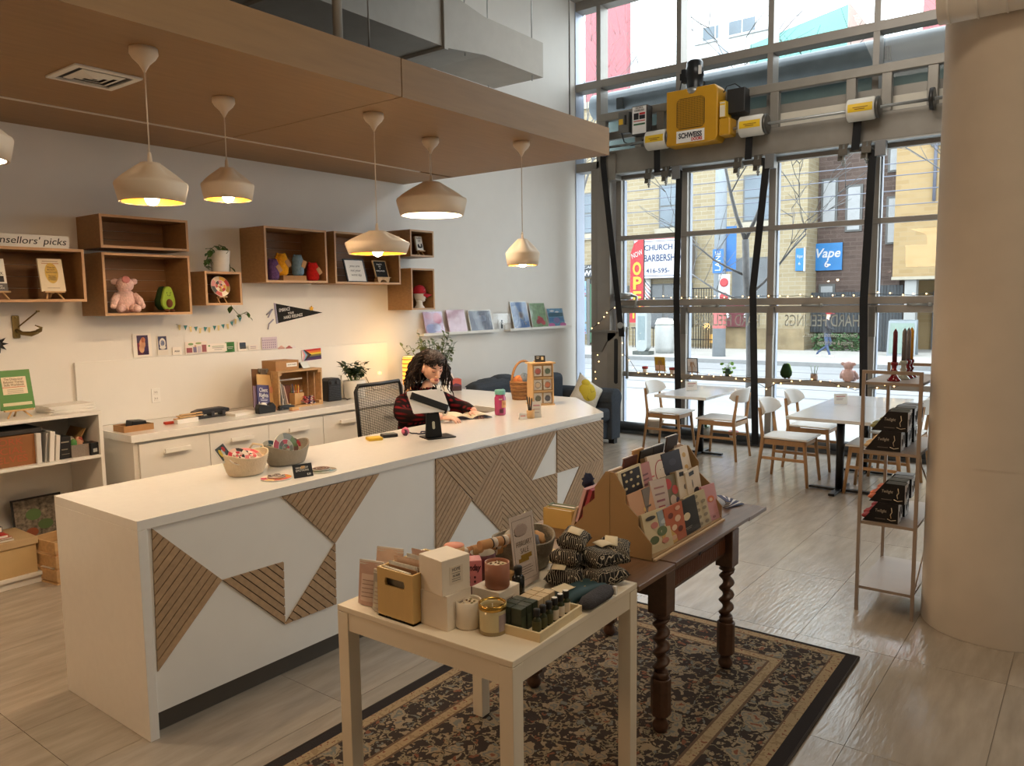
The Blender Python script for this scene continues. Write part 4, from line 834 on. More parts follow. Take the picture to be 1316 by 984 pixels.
for t, zz, ww in (('When the', .165, .05), ('BODY', .148, .05), ('SAYS NO', .13, .07), ('The Cost of', .105, .045), ('HIDDEN', .092, .05), ('STRESS', .079, .05)): letters(t, .016, INK, b, (0, -.003, zz), wid=ww, ext=.0003)
easel('mini wooden easel under the white and grey book at the picture edge', (at(-2, 380, y=5.76).x, 5.76, zA), 0)
b = book('white_book', 'white and grey book on a mini easel beside the cream book', 'book', (at(-7, 372, y=5.76).x, 5.747, zA+.056), 0, .15, .215, .02, .2, PAPER)
blocks(b, [(-.075, .075, 0, .05, (104, 100, 100))]); letters('OUT OF\nTHE DARK', .03, INK, b, (.0, -.002, .13), wid=.12, ext=.0003); letters('AN\nGUIDE', .016, PAPER, b, (.035, -.003, .025), wid=.04, ext=.0003); part('house_print', Mb().bx((.03, -.0015, .06), (.06, -.001, .1)), INK, b)
zC = BXS['C'][2]+.018
plush_pig('pink plush pig sitting in the oak wall box', (at(162, 400, y=5.85).x, 5.85, zC), -.25, 1.02, .5)
avocado('plush avocado with a smiling face in the oak wall box', (at(211, 400, y=5.84).x, 5.84, zC), .2, 1.05)
# feelings wheel on an easel in the small box
zD = BXS['D'][2]+.018; PALET = [(196, 60, 64), (222, 170, 70), (232, 214, 190), (226, 150, 150), (70, 66, 66), (206, 96, 92), (240, 228, 206), (180, 150, 70)]
def wheel(o, R, cols, y0=-.006, rings=((1, .62), (.58, .3), (.28, 0)), n=8, offs=0):
    for k, (a, b_) in enumerate(rings):
        for i in range(n):
            t0, t1 = 2*pi*i/n+k*.3, 2*pi*(i+1)/n+k*.3; st = [t0+(t1-t0)*j/3 for j in range(4)]
            vs = [(R*a*cos(t), y0-.0006*k, R*a*sin(t)) for t in st]+[(R*b_*cos(t), y0-.0006*k, R*b_*sin(t)) for t in st[::-1]]
            part('wedge', Mb().add(vs, [tuple(range(8))]), flat('print_%d_%d_%d' % cols[(i+2*k+offs) % len(cols)], cols[(i+2*k+offs) % len(cols)], .5, var=.03), o)
xw = at(283, 385, y=5.80).x
easel('tiny wooden easel holding the feelings wheel', (xw, 5.78, zD), 0, .075, .08)
wh_ = thing('feelings_wheel', 'round paper wheel in red, cream and black on a tiny easel', 'wheel', (xw-.005, 5.782, zD+.135), 0, None, -.25)
part('disc', Mb().lathe([(.085, 0), (.085, .005)], 32, 0, RX(pi/2)), PAPER, wh_); wheel(wh_, .083, PALET)
# pothos in a white pot
zB = BXS['D'][3]
po_ = potted('pothos_plant', 'pothos in a ribbed white pot on the small box, vine trailing down', (at(283, 345, y=5.84).x, 5.84, zB), WHITE, [(.062, 0), (.066, .01)]+[(.067+.0165*k/10+(.0012 if k % 2 else 0), .015+.0165*k) for k in range(10)]+[(.086, .175)])
random.seed(11); sp_ = []
vines = [[(0, 0, .17), (-.07, -.05, .21), (-.13, -.07, .17), (-.17, -.08, .09), (-.19, -.08, .04)], [(0, 0, .17), (-.04, -.06, .22), (.02, -.05, .20)], [(0, 0, .17), (-.10, -.04, .17), (-.15, -.06, .10), (-.16, -.1, .03)], [(0, 0, .17), (.03, .02, .22)], [(.02, .02, .17), (.1, .05, .16), (.145, .08, .05), (.16, .12, -.15), (.17, .13, -.28), (.22, .1, -.36), (.285, .08, -.33), (.30, .07, -.375)]]
for v in vines:
    part('vine', Mb().tube(v, .003, 5), STEM, po_)
    for i in range(1, len(v)):
        for k in range(3 if v is not vines[4] else 1+(i > 4)):
            q_ = Vector(v[i-1]).lerp(Vector(v[i]), random.random()) if k else Vector(v[i]); sp_.append((q_, random.uniform(1.8, 4.6), random.uniform(-.9, .1), random.uniform(.7, 1.15)))
leaves(po_, sp_, .062, .05)
# crochet plushes
zE = BXS['E'][2]+.018
tr_ = solo('cardboard_tray', 'small cardboard riser under the yellow and blue crochet plushes', 'tray', Mb().bx((-.125, -.05, 0), (.125, .05, .045)), CARD, (at(377, 352, y=5.80).x-.02, 5.80, zE), bev=.003)
for px, zz, rgb, w_, h_, nm in ((351, 0, (104, 78, 128), .07, .185, 'purple crochet plush with a paper tag standing in the oak box'), (362, .045, (226, 160, 40), .08, .19, 'yellow crochet plush with a paper tag on the cardboard riser'), (383, .045, (112, 140, 164), .072, .185, 'blue crochet plush with a paper tag on the cardboard riser'), (402, 0, (196, 40, 36), .078, .165, 'red crochet plush with a paper tag beside the blue one')):
    y = 5.79 if zz else 5.78
    p = at(px, 350, y=y); KN = flat('yarn_%d_%d_%d' % rgb, rgb, .95, var=.14, scale=50, bump=1.0, bscale=120, spec=.1)
    o = thing('crochet_plush', nm, 'soft toy', (p.x, y, zE+zz), 0, 'crochet plushes in the wall box')
    part('body', Mb().lathe([(w_*.5, .002), (w_*.72, .02), (w_*.76, h_*.45), (w_*.66, h_*.62), (w_*.7, h_*.75), (w_*.55, h_*.93), (w_*.25, h_), (0, h_*1.01)], 22), KN, o)
    part('ear', Mb().ball((-w_*.45, 0, h_*.95), (w_*.18, w_*.15, w_*.2), 10, 8).ball((w_*.45, 0, h_*.95), (w_*.18, w_*.15, w_*.2), 10, 8), KN, o)
    part('paper_tag', Mb().box((0, 0, 0), (.042, .002, .065), 0, TR(.025, -w_*.8, h_*.55) @ RY(-.6 if px != 383 else .4)), CARD, o)
# framed print and letter board
zF = BXS['F'][2]+.018
x, z, w_, h_ = dims(438, 474, 328, 362, 5.82)
fr = thing('framed_print', 'black framed print with small grey script leaning in the oak box', 'frame', (x, 5.78, zF), 0, None, -.28)
W_, H_ = .255, .235
part('frame', Mb().bx((-W_/2, 0, 0), (W_/2, .015, .012)).bx((-W_/2, 0, H_-.012), (W_/2, .015, H_)).bx((-W_/2, 0, .012), (-W_/2+.012, .015, H_-.012)).bx((W_/2-.012, 0, .012), (W_/2, .015, H_-.012)), BLACK, fr)
part('mat_board', Mb().bx((-W_/2+.012, .004, .012), (W_/2-.012, .012, H_-.012)), PAPER, fr)
for k, t in enumerate(('you are', 'not your', 'worst day')): letters(t, .034, flat('ink_grey', (104, 100, 94), .6), fr, (0, .003, .165-.045*k), wid=.13, shear=.3, ext=.0003)
x2 = at(488, 352, y=5.80).x
lb = thing('letter_board', 'black letter board with white letters on a cut-out wooden stand', 'sign', (x2, 5.76, zF+.055), 0, None, -.3)
part('board', Mb().bx((-.08, 0, 0), (.08, .012, .165)), flat('felt_black', (22, 21, 20), .9), lb); part('frame', Mb().bx((-.088, -.002, -.004), (-.08, .014, .17)).bx((.08, -.002, -.004), (.088, .014, .17)).bx((-.08, -.002, .163), (.08, .014, .17)).bx((-.08, -.002, -.006), (.08, .014, .0)), PALE, lb)
for t, zz, ww in (('WHAT IS', .13, .07), ('LOVE', .108, .03), ('&', .088, .012), ('FEELINGS', .062, .11)): letters(t, .02, WHITE, lb, (-.01, -.002, zz), wid=ww, ext=.0003)
ls = thing('letter_board_stand', 'small cut-out wooden stand under the letter board', 'stand', (x2, 5.75, zF))
part('front_board', Mb().prism([(-.07, 0), (-.045, 0), (-.03, .022), (0, .03), (.03, .022), (.045, 0), (.07, 0), (.085, .05), (-.085, .05)], -.006, .003), PALE, ls); part('ledge', Mb().bx((-.09, -.02, .048), (.09, .02, .054)), PALE, ls)
for s_ in (-1, 1): part('side_foot', Mb().bx((s_*.05-.004, 0, 0), (s_*.05+.004, .07, .04)), PALE, ls)
# book in the small box, head with cap in the upright box
zG = BXS['G'][2]+.018; x = at(538, 326, y=5.80).x
easel('tiny wooden easel under the black and white book', (x+.01, 5.78, zG), 0, .08, .09)
b = book('small_book', 'white book with black figures on a tiny easel', 'book', (x, 5.77, zG+.055), 0, .095, .15, .022, .2, PAPER)
letters('ALL ABOUT\nLOVE', .03, flat('ink_grey', (104, 100, 94), .6), b, (0, -.002, .115), wid=.075, ext=.0003); ovals(b, [(-.022, .045, .014, .022, (20, 20, 22)), (.025, .05, .012, .024, (20, 20, 22)), (0, .032, .02, .01, (20, 20, 22))])
zH = BXS['H'][2]+.018; x = at(541, 397, y=5.80).x
hd_ = thing('display_head', 'white mannequin head inside the upright oak box, facing the window', 'head', (x-.02, 5.80, zH), -.8)
CER = flat('glazed_ceramic', (232, 228, 222), .25)
part('neck_base', Mb().lathe([(.055, 0), (.052, .012), (.036, .03), (.033, .06), (.04, .085)], 24), CER, hd_)
part('face', Mb().ball((.005, 0, .135), (.062, .052, .075), 24, 18, mod=lambda d: 1+.05*max(0, d.x)*(1 if d.z < 0 else .3)), CER, hd_); part('nose', Mb().prism([(.058, .155), (.085, .122), (.06, .115)], -.01, .01), CER, hd_, bev=.004)
part('chin', Mb().ball((.038, 0, .085), (.025, .026, .02), 14, 10), CER, hd_); part('lips', Mb().ball((.064, 0, .102), (.008, .018, .006), 10, 6), CER, hd_)
cp = thing('baseball_cap', 'dark red baseball cap on the white display head', 'cap', (x-.02, 5.80, zH+.165), -.8); RED = flat('cap_cloth', (176, 26, 44), .85, var=.05, bump=.2, bscale=150)
part('crown', Mb().lathe([(.068, -.012), (.07, .01), (.062, .045), (.04, .068), (0, .078)], 24, cap=False), RED, cp, solid=.002)
part('brim', Mb().sheet(lambda u, v: (.045+v*.085*(1-.55*(2*u-1)**2), (u-.5)*.125, -.006-.02*v-.03*(2*u-1)**2), 10, 5), RED, cp, solid=.003); part('button', Mb().ball((0, 0, .079), (.008, .008, .004), 10, 6), RED, cp)
part('stitched_mark', Mb().tube([(.05, -.05, .02), (.056, -.04, .026), (.062, -.028, .024)], .002, 5), WHITE, cp)

# ================================================================ ON THE WALL
BRASS = flat('old_brass', (126, 108, 66), .35, metal=.8, var=.15)
p = wallpt(20, 420)
hk = thing('brass_wall_hook', 'old brass hand-shaped wall hook below the oak book box', 'hook', (p.x, WY, p.z))
part('back_plate', Mb().prism(rr(.045, .16, .01), -.012, 0, 'y'), BRASS, hk)
part('hand', Mb().tube([(0, -.01, -.02), (.02, -.05, -.045), (.06, -.09, -.05), (.1, -.11, -.035)], [.012, .014, .018, .014], 10), BRASS, hk)
for k in range(4): part('finger', Mb().tube([(.085, -.1-.008*k, -.05+.008*k), (.115, -.125-.006*k, -.03+.008*k), (.11-.012*k, -.13, -.008+.006*k)], [.007, .006, .004], 6), BRASS, hk)
part('rod', Mb().tube([(.01, -.02, .0), (.06, -.08, .06), (.1, -.12, .105)], .005, 6).box((.102, -.122, .107), (.02, .012, .012)), BRASS, hk)
for z_ in (-.065, .065): part('screw', Mb().ball((0, -.012, z_), (.006, .003, .006), 8, 6), BRASS, hk)
p = wallpt(-4, 442)
sa = thing('star_ornament', 'black metal starburst ornament on the wall at the picture edge', 'ornament', (p.x, WY-.012, p.z))
for k in range(9):
    a = 2*pi*k/9; part('ray', Mb().add([(0.02*cos(a+1.57), 0, .02*sin(a+1.57)), (.065*cos(a), -.006, .065*sin(a)), (-.02*cos(a+1.57), 0, -.02*sin(a+1.57))], [(0, 1, 2)]), BLACKMETAL, sa, solid=.004)
part('hub', Mb().ball((0, -.004, 0), (.02, .008, .02), 10, 6), BLACKMETAL, sa)
# bunting
def c5(x, y): return (220+x/4.277, 270+y/4.277)
bt = [(42, 645), (76, 648), (103, 655), (133, 655), (158, 662), (186, 657), (207, 658), (236, 650), (258, 648), (282, 642), (307, 640), (330, 627), (353, 612), (376, 604)]
P0 = wallpt(*c5(186, 640)); bn = thing('bunting', 'short string of teal and cream paper pennants on the wall', 'bunting', (P0.x, WY-.002, P0.z))
pts = [wallpt(*c5(x, y-15)) for x, y in bt]; pts = [wallpt(*c5(25, 626))]+pts+[wallpt(*c5(390, 585))]
part('string', Mb().tube([(q_.x-P0.x, -.002, q_.z-P0.z) for q_ in pts], .0012, 4), PAPER, bn)
for i, q_ in enumerate(pts[1:-1]):
    w_, h_ = ((.022, .044) if i % 2 == 0 else (.034, .04)); dx, dz = q_.x-P0.x, q_.z-P0.z; tl = random.uniform(-.15, .15)
    part('pennant', Mb().prism([(-w_/2, 0), (w_/2, 0), (w_*.3 if i % 2 == 0 else 0, -h_), (-w_*.3 if i % 2 == 0 else 0, -h_)][: 4 if i % 2 == 0 else 3], -.001, 0, 'y', 0, TR(dx, -.004, dz) @ RY(tl)), flat('pennant_teal', (64, 132, 134), .7) if i % 2 else flat('pennant_cream', (226, 204, 140), .7), bn)
# felt pennant
a, b, c = wallpt(*c5(568, 512)), wallpt(*c5(582, 622)), wallpt(*c5(830, 562))
pn = thing('felt_pennant', 'black felt pennant with white hand lettering and lilac ties', 'pennant', (a.x, WY-.002, b.z))
def rel(q_): return (q_.x-a.x, q_.z-b.z)
part('felt', Mb().prism([rel(a), rel(b), rel(c)], -.003, -.001), flat('felt_black', (22, 21, 20), .9), pn)
LIL = flat('lilac_felt', (150, 150, 172), .8)
part('binding', Mb().prism([(rel(a)[0]-.012, rel(a)[1]+.004), (rel(b)[0]-.012, rel(b)[1]-.004), (rel(b)[0]+.008, rel(b)[1]), (rel(a)[0]+.008, rel(a)[1])], -.005, -.001), LIL, pn)
for pts in ([(552, 545), (530, 590)], [(556, 545), (522, 575)], [(560, 600), (535, 625), (530, 655)]):
    Q = [rel(wallpt(*c5(*q_))) for q_ in pts]; part('tie', Mb().tube([(x, -.004, z) for x, z in Q], [.007, .006]+[.005]*(len(Q)-2), 5), LIL, pn)
ang = atan2(rel(c)[1]-(rel(a)[1]+rel(b)[1])/2, rel(c)[0]); R_ = (pi/2, .16, 0)
for t, (x, y), ww, sz in (('EMBRACE', (620, 547), .125, .042), ('YOUR', (655, 565), .065, .03), ('HARD FEELINGS', (668, 583), .215, .04)):
    q_ = rel(wallpt(*c5(x, y))); letters(t, sz, WHITE, pn, (q_[0], -.004, q_[1]), (pi/2, -.12, 0), wid=ww, shear=.2, ext=.0003)
q_ = rel(wallpt(*c5(767, 540)))
part('yellow_star', Mb().prism([((.026 if k % 2 == 0 else .012)*cos(pi/2+k*pi/5)+q_[0], (.026 if k % 2 == 0 else .012)*sin(pi/2+k*pi/5)+q_[1]) for k in range(10)], -.018, -.004), flat('star_yellow', (232, 176, 44), .7), pn, bev=.003)
# cards standing on the backboard's top edge
def wcard(label, x0, x1, y0, y1, rgb, prints=(), ov=(), name='wall_card', lean=True):
    x, z, w_, h_ = dims(x0, x1, y0, y1, WY-.01)
    o = thing(name, label, 'card', (x, WY-.012, z), 0, None, -.04 if lean else 0)
    part('sheet', Mb().bx((-w_/2, 0, 0), (w_/2, .002, h_)), flat('card_%d_%d_%d' % rgb, rgb, .6, var=.02), o)
    blocks(o, [(p_[0]*w_-w_/2, p_[1]*w_-w_/2, p_[2]*h_, p_[3]*h_, p_[4]) for p_ in prints]); ovals(o, [(p_[0]*w_-w_/2, p_[1]*h_, p_[2]*w_, p_[3]*h_, p_[4]) for p_ in ov]); return o, w_, h_
Wc = (240, 232, 222)
wcard('white card with a dark haired figure in red and purple', 172, 194, 428, 459, Wc, [(.22, .82, .08, .92, (60, 34, 74)), (.22, .55, .08, .6, (150, 40, 70)), (.55, .82, .08, .5, (88, 50, 130))], [(.5, .55, .16, .22, (214, 150, 110)), (.55, .72, .12, .12, (206, 120, 80)), (.45, .35, .14, .18, (220, 160, 120))])
wcard('narrow navy and white card beside the figure card', 203, 215, 431, 456.5, (226, 218, 206), [(.1, .9, .28, .97, (40, 46, 84))], [(.5, .62, .3, .26, (226, 220, 210)), (.5, .62, .2, .15, (90, 100, 140)), (.5, .4, .3, .1, (226, 220, 210))])
o, w_, h_ = wcard('tiny square white card with three black letters', 222, 233, 445.5, 456, Wc); letters('ANA', .022, INK, o, (0, -.001, h_*.45), wid=w_*.6, ext=.0003)
wcard('landscape card with small figures and green leaves', 238.5, 266, 438, 455, (232, 220, 208), [(.05, .3, .1, .5, (150, 70, 70)), (.35, .5, .1, .55, (120, 110, 140)), (.55, .7, .05, .6, (190, 180, 190)), (.75, .95, .1, .7, (150, 80, 80))], [(.25, .8, .12, .1, (120, 150, 90)), (.6, .85, .14, .08, (140, 160, 100)), (.45, .62, .05, .08, (200, 150, 120))])
o, w_, h_ = wcard('white business card with a green dot and fine print', 266.5, 291, 440.5, 452.5, Wc, [(.25, .85, .62, .68, (90, 140, 90)), (.25, .85, .45, .5, (90, 90, 90)), (.35, .75, .25, .3, (120, 120, 120))], [(.1, .75, .05, .1, (80, 150, 80))])
o, w_, h_ = wcard('round green sticker with pale writing next to the business card', 290, 301, 439, 452.5, (76, 146, 74), [(.2, .8, .62, .68, (200, 220, 190)), (.15, .85, .47, .53, (200, 220, 190)), (.25, .75, .32, .38, (200, 220, 190))])
o.children[0].data = Mb().lathe([(h_/2, 0), (h_/2, .002)], 24, 0, TR(0, .002, h_/2) @ RX(pi/2)).mesh('sheet', flat('card_76_146_74', (76, 146, 74), .6))
wcard('small photo card with a dark picture', 306, 316, 438.5, 451, Wc, [(.2, .95, .2, .9, (44, 54, 70)), (.2, .95, .2, .45, (120, 120, 120))])
wcard('small pale card with faint writing beside the photo card', 319.5, 331, 442.5, 450, (230, 222, 214), [(.2, .8, .6, .7, (150, 130, 150)), (.2, .8, .3, .4, (170, 150, 150))])
wcard('lilac patterned card standing on the backboard', 337, 356, 432.5, 449, (206, 192, 204), [(.05+.13*(k % 7), .1+.13*(k % 7), .1+.2*(k//7), .2+.2*(k//7), (140, 120, 150)) for k in range(28)])
for nm, x, rgb in (('pale pink cloud-shaped sticker beside the lilac card', 361.5, (224, 176, 164)), ('dark pink cloud-shaped sticker on the backboard', 371.5, (196, 104, 104)), ('pearly round sticker at the end of the card row', 377.5, (226, 220, 222))):
    p = at(x, 447, y=WY-.004); o = thing('sticker', nm, 'sticker', (p.x, WY-.004, p.z))
    part('sheet', Mb().lathe([(.022, 0), (.022, .002)], 16, 0, RX(pi/2)), flat('sticker_%d' % rgb[1], rgb, .4), o)
    if rgb[1] < 200: part('sheet_lobe', Mb().lathe([(.016, 0), (.016, .002)], 14, 0, TR(-.022, 0, -.006) @ RX(pi/2)).lathe([(.016, 0), (.016, .002)], 14, 0, TR(.022, 0, -.006) @ RX(pi/2)), flat('sticker_%d' % rgb[1], rgb, .4), o)
# striped flag taped to the wall
x, z, w_, h_ = dims(388, 412.5, 447.5, 463.5, WY-.024)
fl = thing('striped_flag', 'small striped rainbow flag with a chevron fixed to the backboard', 'flag', (x, WY-.024, z), 0); fl.rotation_euler = (0, -.04, 0)
cols = [(200, 44, 48), (226, 120, 44), (232, 196, 56), (120, 110, 60), (60, 50, 90), (84, 48, 96)]
for k, c_ in enumerate(cols): part('stripe', Mb().bx((-w_/2, -.002, h_*(1-(k+1)/6)), (w_/2, 0, h_*(1-k/6))), flat('stripe_%d_%d' % c_[:2], c_, .7), fl)
for k, c_ in enumerate(((24, 22, 22), (86, 56, 40), (120, 170, 196), (222, 150, 160), (232, 224, 220))):
    t = .62-.125*k; part('chevron', Mb().prism([(-w_/2, 0), (-w_/2+.0, h_), (-w_/2+w_*t*.25, h_), (-w_/2+w_*t*.8, h_/2), (-w_/2+w_*t*.25, 0)], -.0025-.0004*k, -.0021-.0004*k), flat('chevron_%d' % c_[0], c_, .7), fl)
# picture ledges with art prints
LZ = at(600, 428.5, y=WY-.09).z
for nm, x0, x1 in (('white picture ledge holding three prints and a small clear box', 544, 641), ('white picture ledge holding three art prints near the window', 655.5, 734)):
    a, b = at(x0, 430, y=WY-.09).x, at(x1, 422, y=WY-.09).x
    o = thing('picture_ledge', nm, 'shelf', ((a+b)/2, WY, LZ)); L_ = (b-a)/2
    part('bottom_board', Mb().bx((-L_, -.10, 0), (L_, -.001, .014)), WHITE, o); part('back_board', Mb().bx((-L_, -.015, .014), (L_, -.001, .075)), WHITE, o); part('front_lip', Mb().bx((-L_, -.10, .014), (L_, -.088, .03)), WHITE, o)
SLEEVE = glassmat('clear_sleeve', (.97, .97, .97), .035, .08)
def art(label, x0, x1, y0, y1, rgb, prints=(), ov=(), border=0):
    x, z, w_, h_ = dims(x0, x1, y0, y1, WY-.06); z = LZ+.015
    w_ *= .9
    o = thing('art_print', label, 'print', (x, WY-.085, z), 0, 'art prints on the picture ledges', -.22)
    part('backing', Mb().bx((-w_/2, 0, 0), (w_/2, .006, h_)), PAPER if border else flat('card_%d_%d_%d' % rgb, rgb, .35), o)
    if border: part('image', Mb().bx((-w_/2+border, -.001, border), (w_/2-border, 0, h_-border)), flat('card_%d_%d_%d' % rgb, rgb, .35, var=.35, scale=25), o)
    blocks(o, [(p_[0]*w_-w_/2, p_[1]*w_-w_/2, p_[2]*h_, p_[3]*h_, p_[4]) for p_ in prints], -.0015); ovals(o, [(p_[0]*w_-w_/2, p_[1]*h_, p_[2]*w_, p_[3]*h_, p_[4]) for p_ in ov], -.003)
    part('sleeve_shine', Mb().bx((-w_/2, -.004, 0), (w_/2, -.0035, h_)), SLEEVE, o)
art('pink and blue marbled print, first on the ledge from the oak box', 545, 571, 396, 426.5, (196, 160, 196), [], [(.3, .25, .28, .22, (150, 160, 214)), (.7, .7, .25, .25, (214, 130, 160)), (.6, .3, .2, .18, (180, 180, 220)), (.3, .8, .25, .14, (206, 150, 180))])
art('dusty pink print of a face, second on the ledge', 575, 600, 394.5, 425.5, (198, 150, 168), [], [(.5, .58, .27, .2, (188, 132, 152)), (.5, .55, .17, .13, (206, 160, 172)), (.4, .2, .15, .08, (210, 170, 184))])
art('white bordered print of a dark starry spiral', 602, 634, 394, 423.5, (64, 70, 96), [], [(.55, .6, .2, .16, (112, 122, 150)), (.55, .6, .12, .09, (70, 76, 104)), (.5, .7, .03, .03, (190, 80, 80))], .012)
art('tall blue print with yellow stars and an oval', 658, 681, 385.5, 422.5, (46, 92, 150), [], [(.55, .5, .18, .14, (120, 130, 150)), (.55, .5, .1, .09, (80, 60, 80))]+[(.2+.6*((k*37) % 10)/10, .1+.8*((k*53) % 10)/10, .025, .016, (220, 200, 110)) for k in range(12)], .008)
art('tall green print with red strawberries', 682, 704, 385.5, 419.5, (124, 156, 116), [], [(.6, .3, .16, .12, (170, 40, 56)), (.4, .25, .12, .1, (150, 34, 50)), (.72, .2, .12, .09, (186, 60, 70)), (.5, .4, .1, .07, (190, 70, 76))], .008)
art('small print of a blue mountain lake with pink hills', 703.5, 726, 393, 418.5, (96, 150, 186), [(.05, .95, .55, .75, (40, 96, 120)), (.05, .95, .3, .5, (66, 120, 170))], [(.3, .85, .14, .05, (220, 226, 230)), (.6, .8, .12, .04, (220, 226, 230)), (.5, .35, .2, .16, (130, 120, 170)), (.15, .12, .2, .1, (206, 110, 170)), (.85, .12, .2, .1, (206, 110, 170))], .005)
x, z, w_, h_ = dims(636, 655, 399, 423, WY-.06)
kb_ = thing('clear_display_box', 'small clear box with a black enamel charm on the ledge', 'box', (x, WY-.05, LZ+.015))
part('box_walls', Mb().bx((-w_/2, -.025, 0), (w_/2, .025, h_)), ACRYLIC, kb_)
part('charm', Mb().bx((-.02, -.008, .02), (.018, .0, .10)).ball((-.004, -.004, .115), .012, 10, 6), BLACK, kb_, bev=.003); part('charm_label', Mb().bx((.0, -.01, .07), (.02, -.008, .09)), PAPER, kb_)
# ================================================================ ON THE DRAWER COUNTER
bz = BZ
def onb(px, py): return at(px, py, z=bz)
p = onb(153, 549)
t = thing('cardboard_tray', 'low brown tray with a black gadget at the end of the drawer counter', 'tray', (p.x, 5.62, bz), 0)
part('tray_walls', Mb().bx((-.11, -.08, 0), (.11, .08, .006)).bx((-.11, -.08, .006), (.11, -.074, .045)).bx((-.11, .074, .006), (.11, .08, .045)).bx((-.11, -.074, .006), (-.104, .074, .045)).bx((.104, -.074, .006), (.11, .074, .045)), CARD, t)
g = thing('black_gadget', 'black wedge gadget lying in the low brown tray', 'gadget', (p.x+.02, 5.62, bz+.006), 0); part('body', Mb().prism([(-.06, 0), (.07, 0), (.05, .062), (-.05, .068)], -.05, .05), BLACK, g, bev=.006)
p = onb(225, 541); YE = 5.62
solo('red_pencil_case', 'slim red pencil case beside the wooden rulers', 'pencil case', Mb().bx((-.09, -.02, 0), (.09, .02, .02)), flat('case_red', (196, 62, 40), .6), (onb(209, 541).x, 5.66, bz), (0, 0, -.15), bev=.006)
wb = thing('wooden_pieces', 'loose stack of thin wooden strips on a white box', 'wood', (onb(226, 540).x, 5.63, bz+.034), .08)
for k, (dx, dy, a, L_) in enumerate(((-.05, .02, .35, .14), (.02, -.01, -.06, .2), (.0, .02, .12, .17), (.03, 0, .02, .19))): part('strip', Mb().box((0, 0, 0), (L_, .024, .008), 0, TR(dx, dy, .004+.0085*k) @ RZ(a)), PALE, wb)
solo('white_box', 'small white box under the wooden strips', 'box', Mb().bx((-.09, -.03, 0), (.09, .03, .034)), PAPER, (onb(228, 541).x, 5.63, bz), (0, 0, .05), bev=.002)
p = onb(252, 533)
hp = thing('hole_punch', 'long black hole punch on the drawer counter', 'hole punch', (p.x, 5.74, bz), .04)
part('base', Mb().bx((-.16, -.045, 0), (.16, .045, .014)), BLACK, hp, bev=.004); part('lever', Mb().prism([(-.155, .03), (.155, .03), (.16, .06), (.1, .075), (-.1, .075), (-.16, .06)], -.035, .035), BLACK, hp, bev=.008)
for x in (-.1, 0, .1): part('punch_head', Mb().bx((x-.015, -.04, .012), (x+.015, .03, .045)), flat('gunmetal', (70, 70, 72), .35, metal=.7), hp, bev=.003)
solo('paper_pad', 'white paper pad lying between the hole punch and the book rack', 'pad', Mb().bx((-.11, -.08, 0), (.11, .08, .022)), PAPER, (onb(300, 531).x, 5.66, bz), (0, 0, .06), bev=.002)
# wire rack of leaflets and clipboards
rk = thing('wire_book_rack', 'white wire rack holding leaflets and clipboards', 'rack', (onb(330, 527).x, 5.66, bz))
for x in (-.12, .12): part('wire', Mb().tube([(x+.0, -.1, .0), (x+.04, -.06, .09), (x+.05, .0, .0), (x, -.1, 0)], .004, 6), WHITE, rk)
part('wire_bar', Mb().cyl((-.12, -.02, .012), (.15, -.02, .012), .004, 6), WHITE, rk)
x0 = onb(330, 527).x
def leaf(label, name, dx, y, w_, h_, m, tx=.2, ty=.1, t=.004, cat='leaflet'):
    o = thing(name, label, cat, (x0+dx, y, bz+.02), .12, None, -tx, ty); part('sheet', Mb().bx((-w_/2, 0, 0), (w_/2, t, h_)), m, o, bev=.0008); return o
PUR = flat('leaflet_purple', (52, 38, 92), .45)
o = leaf('purple booklet with white title lettering in the wire rack', 'purple_booklet', -.02, 5.615, .13, .21, PUR, .2, .14, .012, 'booklet')
letters('Client', .05, PAPER, o, (0, -.001, .165), wid=.09, ext=.0003); letters('Rights', .05, PAPER, o, (0, -.001, .12), wid=.095, ext=.0003); blocks(o, [(-.04, .04, .085, .089, (200, 196, 214)), (-.035, .035, .074, .078, (200, 196, 214)), (-.03, .03, .055, .06, (200, 196, 214))])
o = leaf('manila folder behind the purple booklet', 'manila_folder', .04, 5.66, .19, .29, flat('manila', (214, 178, 122), .7), .16, .13, .01, 'folder')
part('ear_print', Mb().ball((.05, -.001, .16), (.018, .002, .03), 10, 6), flat('print_pink', (214, 150, 120), .7), o)
o = leaf('pale leaflet half hidden behind the purple booklet', 'pale_leaflet', -.055, 5.64, .11, .2, flat('leaflet_lilac', (150, 130, 160), .6), .18, .16)
o = leaf('grey clipboard at the back of the wire rack', 'clipboard', .11, 5.72, .21, .32, flat('clipboard_grey', (120, 110, 100), .6), .12, .16, .006, 'clipboard'); part('clip', Mb().bx((-.05, -.012, .295), (.05, .004, .33)), STEEL, o, bev=.004)
o = leaf('brown clipboard at the back of the wire rack', 'clipboard', .06, 5.75, .21, .33, flat('clipboard_brown', (112, 78, 48), .6), .12, .1, .006, 'clipboard'); part('clip', Mb().bx((-.04, -.012, .30), (.04, .004, .335)), STEEL, o, bev=.004)
td = thing('tape_dispenser', 'black tape dispenser in front of the wire rack', 'tape dispenser', (onb(322, 528).x, 5.55, bz)); part('body', Mb().prism([(-.08, 0), (.08, 0), (.085, .05), (.06, .085), (.02, .06), (-.03, .075), (-.07, .08), (-.085, .05)], -.03, .03), BLACK, td, bev=.006); part('roll', Mb().cyl((-.02, -.012, .06), (-.02, .012, .06), .03, 14), PAPER, td)
